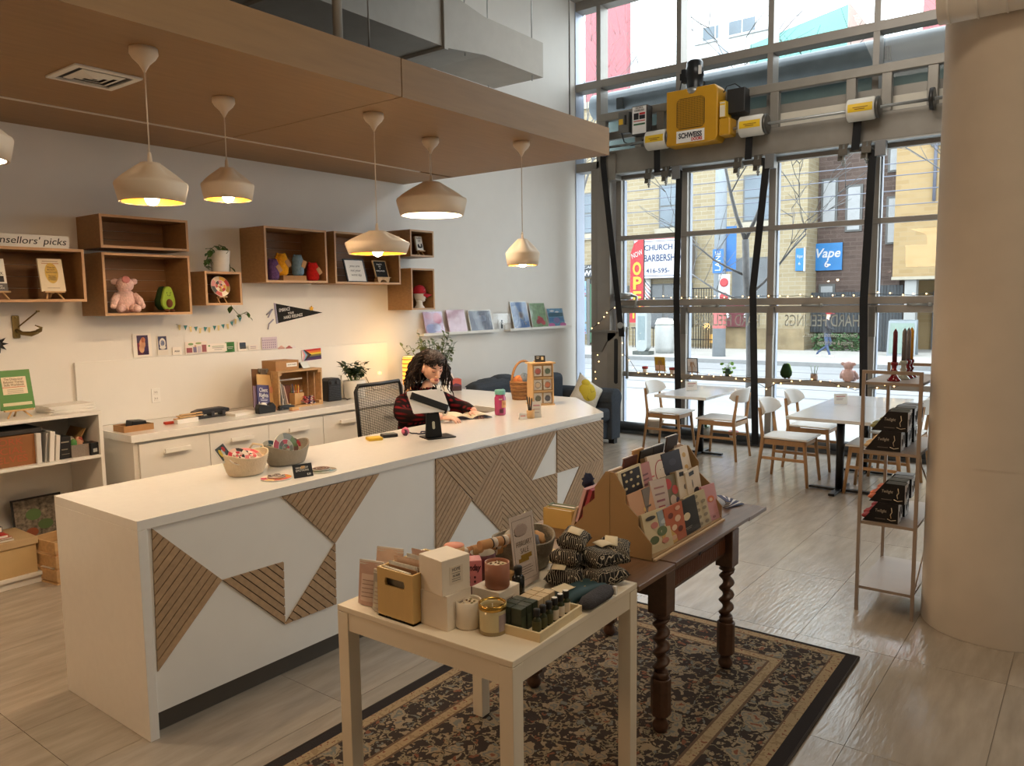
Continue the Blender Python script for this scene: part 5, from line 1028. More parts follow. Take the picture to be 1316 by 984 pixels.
# wooden crate on its side with stationery
CRW = flat('crate_pine', (188, 152, 106), .55, var=.14, scale=4, stretch=(2, 10, 10), rnd=.06)
pa, pb_ = at(359, 520, y=5.6), at(415, 514, y=5.6)
cr = thing('wooden_crate', 'pine crate lying on its side as a cubby on the drawer counter', 'crate', (pa.x, 5.60, bz)); CW, CD, CH = pb_.x-pa.x, .28, .33
part('back_slat', Mb().bx((0, CD-.012, .0), (CW, CD, .10)), CRW, cr); part('back_slat', Mb().bx((0, CD-.012, .115), (CW, CD, .215)), CRW, cr); part('back_slat', Mb().bx((0, CD-.012, .23), (CW, CD, CH)), CRW, cr)
for z in (0, CH-.014):
    part('board', Mb().bx((0, 0, z), (CW, .13, z+.014)), CRW, cr); part('board', Mb().bx((0, .145, z), (CW, CD-.012, z+.014)), CRW, cr)
for x in (0, CW-.014):
    for a, b in ((0, .085), (.098, .182), (.195, CD-.012)): part('side_board', Mb().bx((x, a, .014), (x+.014, b, CH-.014)), CRW, cr)
for x, z in ((.014, .014), (CW-.04, .014), (.014, CH-.04), (CW-.04, CH-.04)): part('corner_block', Mb().bx((x, .004, z), (x+.026, CD-.014, z+.026)), CRW, cr)
cx_, cy_ = cr.location.x, cr.location.y
for k, (dx, ty, rgb, nm) in enumerate(((.05, .10, (70, 76, 86), 'dark folder leaning in the pine crate, nearest its side'), (.075, .16, (196, 190, 182), 'pale magazine leaning in the pine crate'), (.10, .22, (150, 140, 132), 'grey booklet leaning in the pine crate'), (.125, .28, (206, 176, 160), 'pinkish booklet leaning in the pine crate'))):
    solo('leaning_booklet', nm, 'booklet', Mb().bx((-.005, -.09, 0), (.005, .09, .23-.015*k)), flat('booklet_%d' % k, rgb, .6), (cx_+dx, cy_+.13, bz+.018), (0, -ty*.8, 0), bev=.001)
solo('brown_box', 'small dark red box standing in the pine crate behind the pens', 'box', Mb().bx((-.03, -.04, 0), (.03, .04, .17)), flat('box_wine', (120, 70, 56), .6), (cx_+.215, cy_+.2, bz+.015), bev=.002)
pc = thing('pencil_holder', 'square wooden pencil holder in the pine crate', 'holder', (cx_+.275, cy_+.13, bz+.015))
part('cup', Mb().bx((-.05, -.05, 0), (.05, .05, .006)).bx((-.05, -.05, .006), (-.044, .05, .1)).bx((.044, -.05, .006), (.05, .05, .1)).bx((-.044, -.05, .006), (.044, -.044, .1)).bx((-.044, .044, .006), (.044, .05, .1)), PALE, pc)
pcols = [(190, 40, 40), (226, 190, 50), (60, 90, 160), (60, 110, 70), (30, 30, 30), (214, 110, 50), (200, 70, 60), (230, 210, 120), (220, 90, 40)]
for k, rgb in enumerate(pcols):
    a = k*.7; b0 = Vector((cx_+.275+.028*cos(a), cy_+.13+.028*sin(a), bz+.024)); b1_ = b0+Vector((.014*cos(a*1.7), .014*sin(a), .135+.012*(k % 3)))
    solo('pencil', {0: 'dark red', 1: 'yellow', 2: 'blue', 3: 'green', 4: 'black', 5: 'light orange', 6: 'brick red', 7: 'pale yellow', 8: 'bright orange'}[k]+' pencil in the square wooden holder', 'pencil', Mb().cyl(b0, b1_, .0042, 6).cyl(b1_, b1_+(b1_-b0).normalized()*.012, .0042, 6, 0, .001), flat('pencil_%d_%d_%d' % rgb, rgb, .5), group='pencils in the wooden holder')
bd = Mb(); random.seed(4)
for k in range(260): bd.box((random.uniform(-.055, .055), random.uniform(-.035, .035), random.uniform(0, .06)), (.016, .012, .006), random.randrange(4), RZ(random.random()*3) @ RX(random.random()))
solo('ribbon_heap', 'heap of curled red, white and navy ribbon in the pine crate', 'ribbon', bd, [flat('rib_red', (170, 44, 56), .6), flat('rib_white', (224, 214, 206), .6), flat('rib_navy', (54, 48, 96), .6), flat('rib_pink', (206, 120, 120), .6)], (cx_+.335, cy_+.06, bz+.018), kind='stuff')
solo('tape_roll', 'small cream tape roll at the mouth of the pine crate', 'tape', Mb().lathe([(.014, 0), (.03, 0), (.03, .02), (.014, .02), (.014, 0)], 18, cap=False), flat('tape_cream', (214, 196, 150), .5), (cx_+.12, cy_+.05, bz+.015))
cbx = thing('shipping_box', 'low brown cardboard box with a white label on the pine crate', 'box', (cx_+.13, cy_+.14, bz+CH)); part('carton', Mb().bx((-.12, -.1, 0), (.12, .1, .085)), CARD, cbx, bev=.002); part('label', Mb().bx((-.01, -.1015, .03), (.1, -.1005, .065)), PAPER, cbx); letters('SHOP STAMPS', .016, INK, cbx, (.045, -.102, .047), wid=.09, ext=.0002)
tc_ = thing('tent_card', 'small folded pale sign on the pine crate under the striped flag', 'sign', (cx_+.36, cy_+.12, bz+CH), .25); part('front', Mb().box((0, 0, 0), (.1, .003, .062), 0, TR(0, -.02, .028) @ RX(-.55)), flat('tent_grey', (206, 212, 210), .6), tc_); part('rear', Mb().box((0, 0, 0), (.1, .003, .062), 0, TR(0, .02, .028) @ RX(.55)), flat('tent_dark', (60, 56, 50), .6), tc_)
blocks(tc_, [], 0)
p = onb(378, 527); wbk = thing('wooden_stamp', 'small light wooden block on the drawer counter', 'block', (p.x, p.y, bz)); part('block', Mb().bx((-.035, -.022, 0), (.035, .022, .026)), PALE, wbk, bev=.003); part('rubber', Mb().bx((-.036, -.023, -.0), (.036, .023, .004)), flat('stamp_red', (170, 80, 60), .6), wbk)
st_ = thing('stapler', 'black stapler lying beside the pine crate', 'stapler', (onb(352, 524).x, 5.58, bz), .1); part('base', Mb().bx((-.09, -.018, 0), (.09, .018, .01)), BLACK, st_, bev=.003); part('arm', Mb().prism([(-.085, .012), (.08, .014), (.085, .026), (.02, .04), (-.07, .044), (-.09, .03)], -.015, .015), BLACK, st_, bev=.004)
sc_ = thing('scissors', 'red handled scissors in front of the pine crate', 'scissors', (onb(403, 519).x, onb(403, 519).y, bz+.003), .15)
for s_ in (-1, 1): part('blade', Mb().prism([(-.11, .0), (-.02, -.006*s_), (0, .004*s_)], 0, .002, 'z'), STEEL, sc_); part('handle', Mb().tube([(.045+.03*cos(a), s_*.016+.013*sin(a), .002) for a in [k*pi/7 for k in range(15)]], .0045, 6), flat('scissor_red', (196, 40, 48), .4), sc_)
# fan heater, white carton, plant
p = onb(426, 512)
ht = thing('fan_heater', 'black upright fan heater beside the pine crate', 'heater', (at(426, 510, y=5.72).x, 5.72, bz), -.1)
part('case', Mb().prism([(-.075, 0), (.075, 0), (.072, .19), (.05, .215), (-.05, .215), (-.072, .19)], -.06, .06), BLACK, ht, bev=.008)
for s_ in (-.03, .03): part('dial', Mb().cyl((s_, -.072, .175), (s_, -.06, .175), .017, 14), flat('dial_black', (40, 40, 42), .4), ht)
for k in range(8): part('grille_bar', Mb().bx((-.06, -.064, .02+.016*k), (.06, -.06, .026+.016*k)), flat('dial_black', (40, 40, 42), .4), ht)
part('power_cord', Mb().tube([(.07, .03, .03), (.11, -.02, .008), (.13, -.06, .006), (.10, -.1, .006), (.16, -.06, .006), (.22, 0, .006)], .004, 6), BLACK, ht)
sb = thing('white_spray_pack', 'white pack with purple dots between the heater and the plant', 'pack', (at(443, 508, y=5.78).x, 5.80, bz)); part('carton', Mb().bx((-.03, -.025, 0), (.04, .025, .16)), PAPER, sb, bev=.003); ovals(sb, [(.0, .125, .012, .014, (80, 70, 130)), (.0, .09, .01, .012, (90, 80, 130)), (.005, .06, .009, .011, (150, 110, 120))], -.026)
part('nozzle', Mb().cyl((-.02, 0, .16), (-.02, 0, .22), .006, 8).cyl((-.02, 0, .215), (-.045, 0, .22), .005, 8), PAPER, sb)
pp = at(456, 508, y=5.70)
pl = potted('potted_plant', 'bushy dark green plant in a smooth white pot on the drawer counter', (pp.x, 5.70, bz), WHITE, [(.085, 0), (.097, .012), (.103, .08), (.105, .165), (.105, .17)])
random.seed(31); sp_ = []
for k in range(34):
    a, r = random.random()*6.28, random.uniform(.03, .15); tip = Vector((r*cos(a), r*sin(a), .17+random.uniform(.07, .17))); part('stem', Mb().tube([(0.3*r*cos(a), .3*r*sin(a), .15), (.6*r*cos(a), .6*r*sin(a), .22), tip], .0025, 4), STEM, pl)
    for j in range(6): q_ = Vector((.3*r*cos(a), .3*r*sin(a), .16)).lerp(tip, random.uniform(.4, 1.05)); sp_.append((q_, random.random()*6.28, random.uniform(-.4, .7), random.uniform(.7, 1.2)))
leaves(pl, sp_, .068, .042, flat('dark_leaf', (38, 60, 32), .45, var=.3, scale=25))

# ================================================================ IN AND ON THE BOOK CABINET
kt, ks, kq = 1.09, .785, .075
x = at(25, 528, y=5.62).x
easel('wooden easel under the green workbook on the cabinet', (x, 5.64, kt), 0, .17, .2)
b = book('green_workbook', 'green workbook with a cream title panel on a wooden easel', 'book', (x, 5.627, kt+.056), 0, .20, .26, .018, .22, flat('book_green', (84, 134, 70), .35))
blocks(b, [(-.075, .07, .10, .215, (230, 214, 186)), (-.075, .06, .145, .15, (206, 90, 60)), (-.085, .085, .025, .045, (214, 206, 170))])
for k, (t_, ww) in enumerate((('The Dialectical', .11), ('Behavior Therapy', .12), ('Skills Workbook', .12))): letters(t_, .022, flat('ink_brown', (120, 90, 60), .6), b, (-.005, -.003, .20-.019*k), wid=ww, ext=.0003)
blocks(b, [(-.05, .045, .13-.011*k, .133-.011*k, (150, 140, 120)) for k in range(3)], -.0025)
sg2 = thing('paper_stack', 'stack of white paper sheets on top of the cabinet', 'paper', (at(85, 527, y=5.7).x, 5.70, kt), .1)
for k in range(6): part('sheet', Mb().box((.004*(k % 2), .003*k, .004+.008*k), (.30, .21, .007), 0, RZ(.05*((k*3) % 5-2))), PAPER, sg2)
# middle shelf
cbw = thing('kraft_box', 'big kraft box with faded red lettering on the cabinet shelf', 'box', (at(18, 590, y=5.55).x, 5.68, ks)); part('carton', Mb().bx((-.24, -.13, 0), (.13, .13, .20)), flat('kraft_dark', (140, 92, 52), .75, var=.1), cbw, bev=.004); letters('WORK\nSOCIAL\nSHELVES', .06, flat('faded_red', (166, 84, 50), .7), cbw, (-.05, -.131, .105), wid=.26, ext=.0003)
part('lid_tray', Mb().bx((-.24, -.13, .205), (.18, .13, .235)), flat('tray_dark', (40, 36, 32), .6), cbw, bev=.004)
for k, (rgb, h_, t_) in enumerate((((210, 206, 198), .20, .03), ((150, 146, 140), .195, .012), ((226, 222, 214), .20, .03), ((222, 216, 206), .17, .025))):
    o = thing('magazine_file', ('white binder nearest the kraft box', 'thin grey binder between two white ones', 'white binder in the middle of the cabinet shelf', 'short pale binder beside the black carton')[k], 'binder', (2.125+.036*k, 5.66, ks), 0, 'binders on the cabinet shelf', 0, .10 if k else .02); part('spine', Mb().bx((-t_/2, -.13, 0), (t_/2, .12, h_)), flat('binder_%d' % rgb[0], rgb, .55), o, bev=.002)
bk_ = thing('black_carton', 'black carton with small pale print beside the binders', 'box', (2.29, 5.64, ks)); part('carton', Mb().bx((-.04, -.09, 0), (.045, .09, .15)), BLACK, bk_, bev=.003); blocks(bk_, [(-.02, .03, .11, .118, (160, 150, 130)), (-.02, .02, .06, .068, (120, 112, 100)), (-.02, .03, .03, .034, (120, 112, 100))], -.091)
gb = thing('grey_bin', 'grey fabric bin full of small bright goods on the cabinet shelf', 'bin', (2.405, 5.64, ks)); GF = flat('bin_felt', (128, 118, 108), .9, bump=.3, bscale=120)
part('walls', Mb().bx((-.075, -.1, 0), (.075, .1, .005)).bx((-.075, -.1, .005), (.075, -.095, .085)).bx((-.075, .095, .005), (.075, .1, .085)).bx((-.075, -.095, .005), (-.07, .095, .085)).bx((.07, -.095, .005), (.075, .095, .085)), GF, gb)
for k, (dx, dy, rgb, nm) in enumerate(((-.05, -.04, (70, 130, 60), 'green sachet'), (-.01, 0, (170, 60, 50), 'dark red sachet'), (.03, -.03, (200, 150, 120), 'peach sachet'), (.045, .02, (190, 90, 80), 'brick red sachet'), (-.04, .03, (200, 206, 190), 'pale green sachet'))):
    solo('sachet', nm+' poking out of the grey fabric bin', 'sachet', Mb().ball((0, 0, .06), (.032, .02, .065), 10, 8, mod=knob(k, .08)), flat('sachet_%d' % k, rgb, .5), (2.405+dx, 5.64+dy, ks+.006), (.3*cos(k), .3*sin(k*2), 0), group='sachets in the grey bin')
o = thing('black_carton', 'black carton lying at the end of the cabinet shelf', 'box', (2.49, 5.57, ks), .2); part('carton', Mb().bx((-.05, -.04, 0), (.03, .06, .085)), BLACK, o, bev=.003); part('window_print', Mb().bx((-.035, -.0415, .02), (-.005, -.0405, .045)), flat('print_silver', (190, 190, 186), .4), o)
o = thing('brown_folder', 'tan folder leaning in the corner of the cabinet shelf', 'folder', (2.43, 5.75, ks+.09), .0, None, 0, -.0); o.rotation_euler = (0, .5, 0); part('sheet', Mb().bx((-.004, -.13, 0), (.0, .1, .18)), flat('folder_tan', (176, 136, 84), .6), o); o.location.z = ks+.02; o.location.x = 2.38
# bottom: carton with books, wooden crate, picture
bx_ = thing('pale_carton', 'large pale carton under the stack of books', 'box', (1.62, 5.60, kq)); part('carton', Mb().bx((-.5, -.08, 0), (.44, .27, .20)), flat('carton_pale', (196, 168, 120), .7), bx_, bev=.003); part('lid', Mb().bx((-.51, -.09, .19), (.45, .28, .235)), flat('carton_lid', (186, 160, 120), .7), bx_, bev=.003)
bks = [((190, 180, 160), .30, .012, 'flat cream magazine at the bottom of the book stack'), ((170, 120, 90), .28, .012, 'thin tan magazine in the book stack'), ((190, 44, 34), .26, .02, 'bright red book in the book stack'), ((40, 130, 150), .18, .02, 'small teal book in the book stack'), ((34, 30, 34), .22, .035, 'thick black book in the book stack'), ((34, 30, 34), .22, .025, 'thin black book in the book stack'), ((226, 220, 210), .22, .025, 'white book in the book stack'), ((140, 180, 196), .21, .025, 'pale blue book in the book stack'), ((170, 40, 34), .20, .03, 'dark red book on top of the book stack')]
z = kq+.235
for k, (rgb, w_, t_, nm) in enumerate(bks):
    o = thing('stacked_book', nm, 'book', (1.83-.010*k, 5.64, z), .08*((k*5) % 3-1), 'books stacked on the pale carton'); part('cover', Mb().bx((-w_*.8, -.09, 0), (w_*.4, .09, .002)).bx((-w_*.8, -.09, t_-.002), (w_*.4, .09, t_)).bx((w_*.4-.002, -.09, .002), (w_*.4, .09, t_-.002)), flat('stack_%d_%d' % rgb[:2], rgb, .45), o); part('page_block', Mb().bx((-w_*.8, -.087, .002), (w_*.4-.002, .087, t_-.002)), PAPER, o); z += t_+.0005
wc = thing('wooden_crate', 'small pine crate standing on the floor at the cabinet corner', 'crate', (2.19, 5.50, 0), .15)
for z in (.02, .115, .21):
    for y in (-.14, .128): part('slat', Mb().bx((-.11, y, z), (.11, y+.012, z+.075)), CRW, wc)
    for x in (-.11, .098): part('slat', Mb().bx((x, -.128, z), (x+.012, .128, z+.075)), CRW, wc)
for x in (-.098, .073):
    for y in (-.128, .103): part('corner_post', Mb().bx((x, y, 0), (x+.025, y+.025, .285)), CRW, wc)
part('base_board', Mb().bx((-.11, -.14, 0), (.11, .14, .012)), CRW, wc)
pg = thing('garden_picture', 'dark framed picture of a garden leaning at the back of the cabinet', 'picture', (2.22, 5.84, kq), 0, None, -.12); part('frame', Mb().bx((-.16, 0, 0), (.16, .015, .42)), BLACK, pg); part('image', Mb().bx((-.148, -.002, .012), (.148, 0, .408)), flat('garden_image', (120, 110, 96), .6, var=.7, scale=40), pg); ovals(pg, [(-.03, .30, .05, .04, (90, 120, 70)), (.04, .22, .05, .035, (84, 110, 66)), (-.05, .18, .04, .03, (150, 80, 50))], -.003)
# ================================================================ ON THE MAIN COUNTER
def onc(px, py): return at(px, py, z=CZT)
def ropebasket(label, loc, r0, r1, h_, m, squash=1, n=32, dip=.012):
    o = thing('rope_basket', label, 'basket', loc); k = 11; prof = []
    for i in range(k*2+1):
        t = i/(k*2); prof.append((r0+(r1-r0)*t**.7+(.0025 if i % 2 else 0), .003+t*h_))
    mb_ = Mb().lathe(prof, n, cap=False, mod=None).lathe([(0, .003), (r0, .003)], n, cap=False)
    me = mb_.mesh('basket_wall', m)
    for v in me.vertices:
        t = max(0, v.co.z/h_); a = atan2(v.co.y, v.co.x); v.co.y *= squash; v.co.z += dip*t*t*cos(2*a)
    link('basket_wall', me, o).modifiers.new('t', 'SOLIDIFY').thickness = .008
    return o
CREAM = flat('cream_rope', (226, 208, 178), .9, var=.05, scale=40, bump=.5, bscale=140); GREY = flat('grey_rope', (150, 142, 128), .9, var=.06, scale=40, bump=.5, bscale=140)
p = onc(316, 609)
rb1 = ropebasket('cream rope basket of feelings wheels on the main counter', (p.x, p.y, CZT), .085, .122, .105, CREAM, .85)
part('handle', Mb().tube([(.07, .08, .10), (.10, .075, .135), (.125, .03, .13), (.12, .01, .105)], .006, 8), CREAM, rb1)
p2 = onc(373, 596)
rb2 = ropebasket('grey rope basket with a standing paper wheel on the main counter', (p2.x, p2.y+.03, CZT), .10, .135, .10, GREY, .75, dip=.018)
def wheelthing(label, loc, R, cols, rot, offs=0, name='feelings_wheel', group=None):
    o = thing(name, label, 'wheel', loc, 0, group); o.rotation_euler = rot
    part('disc', Mb().lathe([(R, -.003), (R, .003)], 32, 0, RX(pi/2)), PAPER, o); wheel(o, R, cols, -.0034, offs=offs)
    part('pin', Mb().lathe([(R*.06, 0), (0, .004)], 10, 0, TR(0, -.004, 0) @ RX(pi/2)), flat('brass_pin', (220, 180, 80), .25, metal=.8), o); return o
GRN = [(120, 140, 84), (150, 150, 140), (206, 196, 170), (200, 70, 80), (112, 88, 76), (96, 118, 90), (160, 150, 130), (130, 100, 88)]
REDS = [(214, 70, 80), (226, 130, 130), (240, 226, 210), (40, 36, 38), (224, 190, 176), (200, 50, 66), (240, 226, 210), (180, 150, 130)]
wheelthing('green and brown paper wheel standing in the grey rope basket', (p2.x-.01, p2.y+.02, CZT+.085), .085, GRN, (-.25, 0, .12))
wheelthing('grey paper wheel tucked at the back of the grey rope basket', (p2.x+.065, p2.y+.055, CZT+.075), .055, GRN, (-.3, 0, 0), 3)
wheelthing('blue edged paper wheel at the back of the grey rope basket', (p2.x-.085, p2.y+.06, CZT+.082), .055, [(60, 90, 110), (200, 200, 190), (96, 130, 130)], (-.3, 0, -.2), 2)
wheelthing('red and white paper wheel lying on top of the cream rope basket', (p.x+.01, p.y-.02, CZT+.10), .065, REDS, (-1.15, 0, .1))
wheelthing('pink paper wheel at the side of the cream rope basket', (p.x-.06, p.y-.035, CZT+.105), .052, REDS, (-.8, 0, -.2), 2)
wheelthing('tan paper wheel under the red one in the cream rope basket', (p.x+.065, p.y+.01, CZT+.095), .05, [(222, 196, 160), (206, 176, 140), (180, 120, 110)], (-1.2, 0, .3))
pc_ = thing('photo_card', 'white bordered photo card standing in the cream rope basket', 'card', (p.x-.095, p.y+.0, CZT+.09), .0, None, -.2, -.5); part('card', Mb().bx((-.032, 0, 0), (.032, .0015, .09)), PAPER, pc_); part('image', Mb().bx((-.026, -.001, .012), (.026, 0, .084)), flat('photo_image', (70, 80, 84), .4, var=.8, scale=60), pc_); ovals(pc_, [(-.012, .05, .008, .022, (226, 200, 80)), (.01, .06, .008, .014, (200, 60, 60)), (.0, .045, .006, .02, (220, 224, 226))], -.002)
q1, q2_ = onc(355, 615), onc(415, 605)
wheelthing('red and yellow paper wheel lying flat in front of the cream basket', (q1.x, q1.y, CZT+.004), .075, [(206, 84, 60), (222, 160, 60), (226, 206, 190), (190, 60, 90), (226, 190, 120), (200, 90, 60)], (-pi/2, 0, 0))
wheelthing('small dark paper wheel lying on the red and yellow one', (q1.x+.005, q1.y+.005, CZT+.0125), .042, [(60, 48, 44), (200, 190, 180), (90, 60, 56)], (-pi/2, 0, .4))
wheelthing('green and grey paper wheel lying flat beside the price sign', (q2_.x, q2_.y, CZT+.004), .07, [(112, 124, 96), (150, 160, 156), (120, 150, 160), (140, 120, 96)], (-pi/2, 0, 0))
wheelthing('small brown paper wheel lying on the green and grey one', (q2_.x-.005, q2_.y+.005, CZT+.0125), .045, [(100, 74, 64), (128, 100, 84), (84, 60, 56)], (-pi/2, 0, .4))
p = onc(391, 613)
ps = thing('price_sign', 'little black price sign with white hand lettering', 'sign', (p.x, p.y, CZT), -.25, None, -.35); part('board', Mb().bx((-.05, 0, 0), (.05, .006, .068)), flat('slate_black', (28, 30, 32), .6), ps); letters('WHEEL OF\nEMOTIONS', .014, PAPER, ps, (-.004, -.001, .042), wid=.068, ext=.0003); letters('$30', .014, PAPER, ps, (.028, -.001, .013), ext=.0003); part('prop', Mb().box((0, .03, .02), (.02, .004, .055), 0, RX(.7)), PALE, ps)
p = onc(481, 565); solo('sticky_notes', 'yellow pad of sticky notes on the main counter', 'sticky notes', Mb().bx((-.045, -.042, 0), (.045, .042, .018)), flat('note_yellow', (226, 184, 56), .7, var=.05), (p.x, p.y, CZT), (0, 0, -.45), bev=.003)
p = onc(500, 561); bg_ = thing('card_reader', 'small black card reader lying on the main counter', 'card reader', (p.x, p.y, CZT), -.4); part('case', Mb().bx((-.05, -.035, 0), (.05, .035, .022)), BLACK, bg_, bev=.006); part('screen', Mb().bx((-.02, -.015, .0221), (.03, .02, .0226)), flat('screen_grey', (130, 140, 136), .25), bg_)
p = onc(521, 559); kc = thing('pink_keychain', 'pink dice-shaped keychain with a dark coiled cord', 'keychain', (p.x, p.y, CZT)); part('charm', Mb().ball((0, 0, .026), .026, 10, 8, mod=knob(5, .10)), flat('charm_pink', (206, 96, 130), .4), kc, bev=0); part('charm_band', Mb().lathe([(.02, 0), (.024, .01)], 10, 0, TR(-.02, -.01, .02) @ RY(pi/2)), flat('charm_dark', (70, 40, 60), .4), kc)
part('cord', Mb().tube([(.02, 0, .02), (.05, -.01, .006), (.07, -.035, .005), (.06, -.06, .005), (.09, -.075, .005), (.14, -.085, .005), (.17, -.06, .005), (.15, -.035, .006), (.12, -.03, .01), (.10, -.045, .008)], .0042, 6), flat('cord_navy', (36, 34, 60), .6), kc)
# tablet on a black stand
pb2 = onc(557, 562)
ts = thing('tablet_stand', 'black steel counter stand holding the white tablet', 'stand', (pb2.x, pb2.y, CZT), -.42)
part('foot', Mb().prism(rr(.20, .16, .015, cx=.03, cy=.0), 0, .007, 'z'), BLACKMETAL, ts, bev=.002)
part('neck', Mb().prism([(-.068, .007), (.048, .007), (.042, .12), (.03, .20), (-.045, .20), (-.055, .12)], -.006, .006, 'y', 0, TR(0, -.03, 0) @ RX(-.12)), BLACKMETAL, ts, bev=.003)
part('neck_badge', Mb().prism(rr(.018, .05, .009, cx=-.008, cy=.085), -.0012, 0, 'y', 0, TR(0, -.0365, 0) @ RX(-.12)), flat('badge_pale', (190, 192, 176), .4), ts)
part('neck_mark', Mb().bx((-.03, -.0012, .165), (0, 0, .169), 0, TR(0, -.0365, 0) @ RX(-.12)), PAPER, ts)
part('clamp_arm', Mb().box((0, 0, 0), (.24, .018, .05), 0, TR(-.03, -.02, .235) @ RX(-.75) @ RY(.52)), BLACKMETAL, ts, bev=.006)
for s_ in (-1, 1): part('clamp_hook', Mb().box((s_*.118, .012, 0), (.014, .04, .05), 0, TR(-.03, -.02, .235) @ RX(-.75) @ RY(.52)), BLACKMETAL, ts, bev=.003)
tb = thing('tablet', 'white tablet seen from behind on the black stand', 'tablet', (0, 0, 0)); tb.matrix_world = TR(pb2.x, pb2.y, CZT) @ RZ(-.42) @ TR(-.03, -.005, .24) @ RX(-.75)
part('back_shell', Mb().prism(rr(.25, .175, .012), 0, .008), flat('tablet_white', (222, 224, 226), .3), tb, bev=.002); part('glass_screen', Mb().prism(rr(.236, .162, .008), .008, .009), BLACK, tb); part('camera_lens', Mb().cyl((.112, -.002, .076), (.112, 0, .076), .005, 10), BLACK, tb)
# open book in front of the reader
pk = onc(600, 537)
ob_ = thing('open_book', 'open paperback with cream pages lying on the main counter', 'book', (pk.x+.02, pk.y+.02, CZT), -.55); ob_.scale = (1.12, 1.12, 1.12)
def pagef(s_): return lambda u, v: (s_*(.004+.135*u), (v-.5)*.20, .004+.03*sin(pi*min(1, u*.85+.02))*(1-.35*u))
for s_ in (-1, 1):
    part('page_block', Mb().sheet(pagef(s_), 10, 2), flat('book_page', (240, 232, 212), .8), ob_, solid=.006); part('text_lines', Mb().sheet(lambda u, v, s_=s_: (s_*(.018+.10*u), (v-.5)*.16, .0085+.03*sin(pi*min(1, (.15+.7*u)*.85+.02))*(1-.35*(.15+.7*u))), 6, 1), flat('book_text', (222, 212, 190), .8, var=.12, scale=60, stretch=(.2, 3, 1)), ob_)
    part('cover', Mb().sheet(lambda u, v, s_=s_: (s_*(.004+.142*u), (v-.5)*.21, .0012+.022*sin(pi*min(1, u*.85+.02))*(1-.5*u)), 8, 1), flat('cover_navy', (44, 40, 70), .5), ob_, solid=.002)
# water bottle
p = onc(643, 533)
wbt = thing('water_bottle', 'magenta clear water bottle with a teal cap and stickers', 'bottle', (p.x, p.y, CZT))
MAG = flat('bottle_magenta', (176, 60, 112), .15, var=.12, scale=6, coat=.4)
part('body', Mb().lathe([(.036, 0), (.042, .006), (.044, .03), (.042, .06), (.044, .09), (.044, .135), (.036, .15), (.034, .158)], 28), MAG, wbt); part('neck_ring', Mb().lathe([(.036, .152), (.038, .156), (.036, .160)], 28), MAG, wbt)
part('cap', Mb().lathe([(.04, .16), (.041, .165), (.041, .19), (.037, .195), (0, .195)], 28), flat('cap_teal', (110, 176, 168), .4), wbt); part('loop', Mb().tube([(.035, .01, .165), (.052, .01, .175), (.05, .0, .19), (.03, 0, .198)], .004, 6), flat('cap_teal', (110, 176, 168), .4), wbt)
def sticker(o, R, a0, a1, z0, z1, rgb, k=6):
    part('sticker', Mb().add([(R*cos(a0+(a1-a0)*i/k), R*sin(a0+(a1-a0)*i/k), z) for i in range(k+1) for z in (z0, z1)], [(2*i, 2*i+2, 2*i+3, 2*i+1) for i in range(k)]), flat('label_%d_%d_%d' % rgb, rgb, .5, var=.08, scale=60), o)
sticker(wbt, .0448, -2.2, -1.0, .06, .115, (220, 160, 110)); sticker(wbt, .0452, -2.0, -1.2, .08, .10, (200, 130, 80)); sticker(wbt, .0448, -2.6, -1.9, .02, .05, (96, 40, 66)); sticker(wbt, .0448, -2.7, -2.1, .12, .13, (214, 196, 190))
# pen cup, cards, display tower, basket
p = onc(682, 537)
pcu = thing('pen_cup', 'small pale wooden cup holding black pens and a card', 'cup', (p.x, p.y, CZT)); part('cup', Mb().lathe([(.028, 0), (.03, .004), (.03, .06), (.026, .06), (.026, .01), (0, .01)], 20, cap=False), PALE, pcu)
for k in range(3): solo('pen', ('tall black pen in the pale wooden cup', 'second black pen in the pale wooden cup', 'third black pen in the pale wooden cup')[k], 'pen', Mb().cyl((p.x-.012+.012*k, p.y+.004*k, CZT+.013), (p.x-.03+.016*k, p.y+.01-.01*k, CZT+.16-.008*k), .005, 8).cyl((p.x-.03+.016*k, p.y+.01-.01*k, CZT+.16-.008*k), (p.x-.031+.016*k, p.y+.01-.01*k, CZT+.168-.008*k), .003, 6), BLACK, group='black pens in the wooden cup')
crd = thing('standing_card', 'white and pink card standing behind the wooden pen cup', 'card', (p.x+.05, p.y-.02, CZT), -.7, None, -.06); part('card', Mb().bx((-.035, 0, 0), (.035, .003, .12)), PAPER, crd); blocks(crd, [(-.025, .025, .085, .095, (206, 150, 160)), (-.025, .025, .06, .065, (206, 170, 170)), (-.02, .02, .035, .04, (190, 180, 176))]); part('foot', Mb().bx((-.05, -.04, 0), (.05, .04, .004)), ACRYLIC, crd)
p = onc(672, 539); o = thing('tent_card', 'tiny folded white card in front of the pen cup', 'card', (p.x, p.y, CZT), -.5); part('front', Mb().box((0, -.014, .022), (.06, .002, .052), 0, RX(-.5)), PAPER, o); part('rear', Mb().box((0, .014, .022), (.06, .002, .052), 0, RX(.5)), PAPER, o); part('print', Mb().box((0, -.0158, .022), (.04, .001, .008), 0, RX(-.5)), flat('print_salmon', (206, 140, 130), .6), o)
p = onc(701, 520)
dt = thing('badge_display_tower', 'light wooden display tower of round patches on cards', 'display', (p.x, p.y+.05, CZT), -.62)
LWD = flat('birch_ply', (212, 174, 122), .5, var=.08, scale=4, stretch=(8, 2, 2)); TH = .345
for s_ in (-1, 1): part('side_board', Mb().prism([(-.06, 0), (.06, 0), (.075, .05), (.075, .18), (.06, TH), (-.06, TH), (-.075, .18), (-.075, .05)], s_*.088-.005, s_*.088+.005, 'x'), LWD, dt)
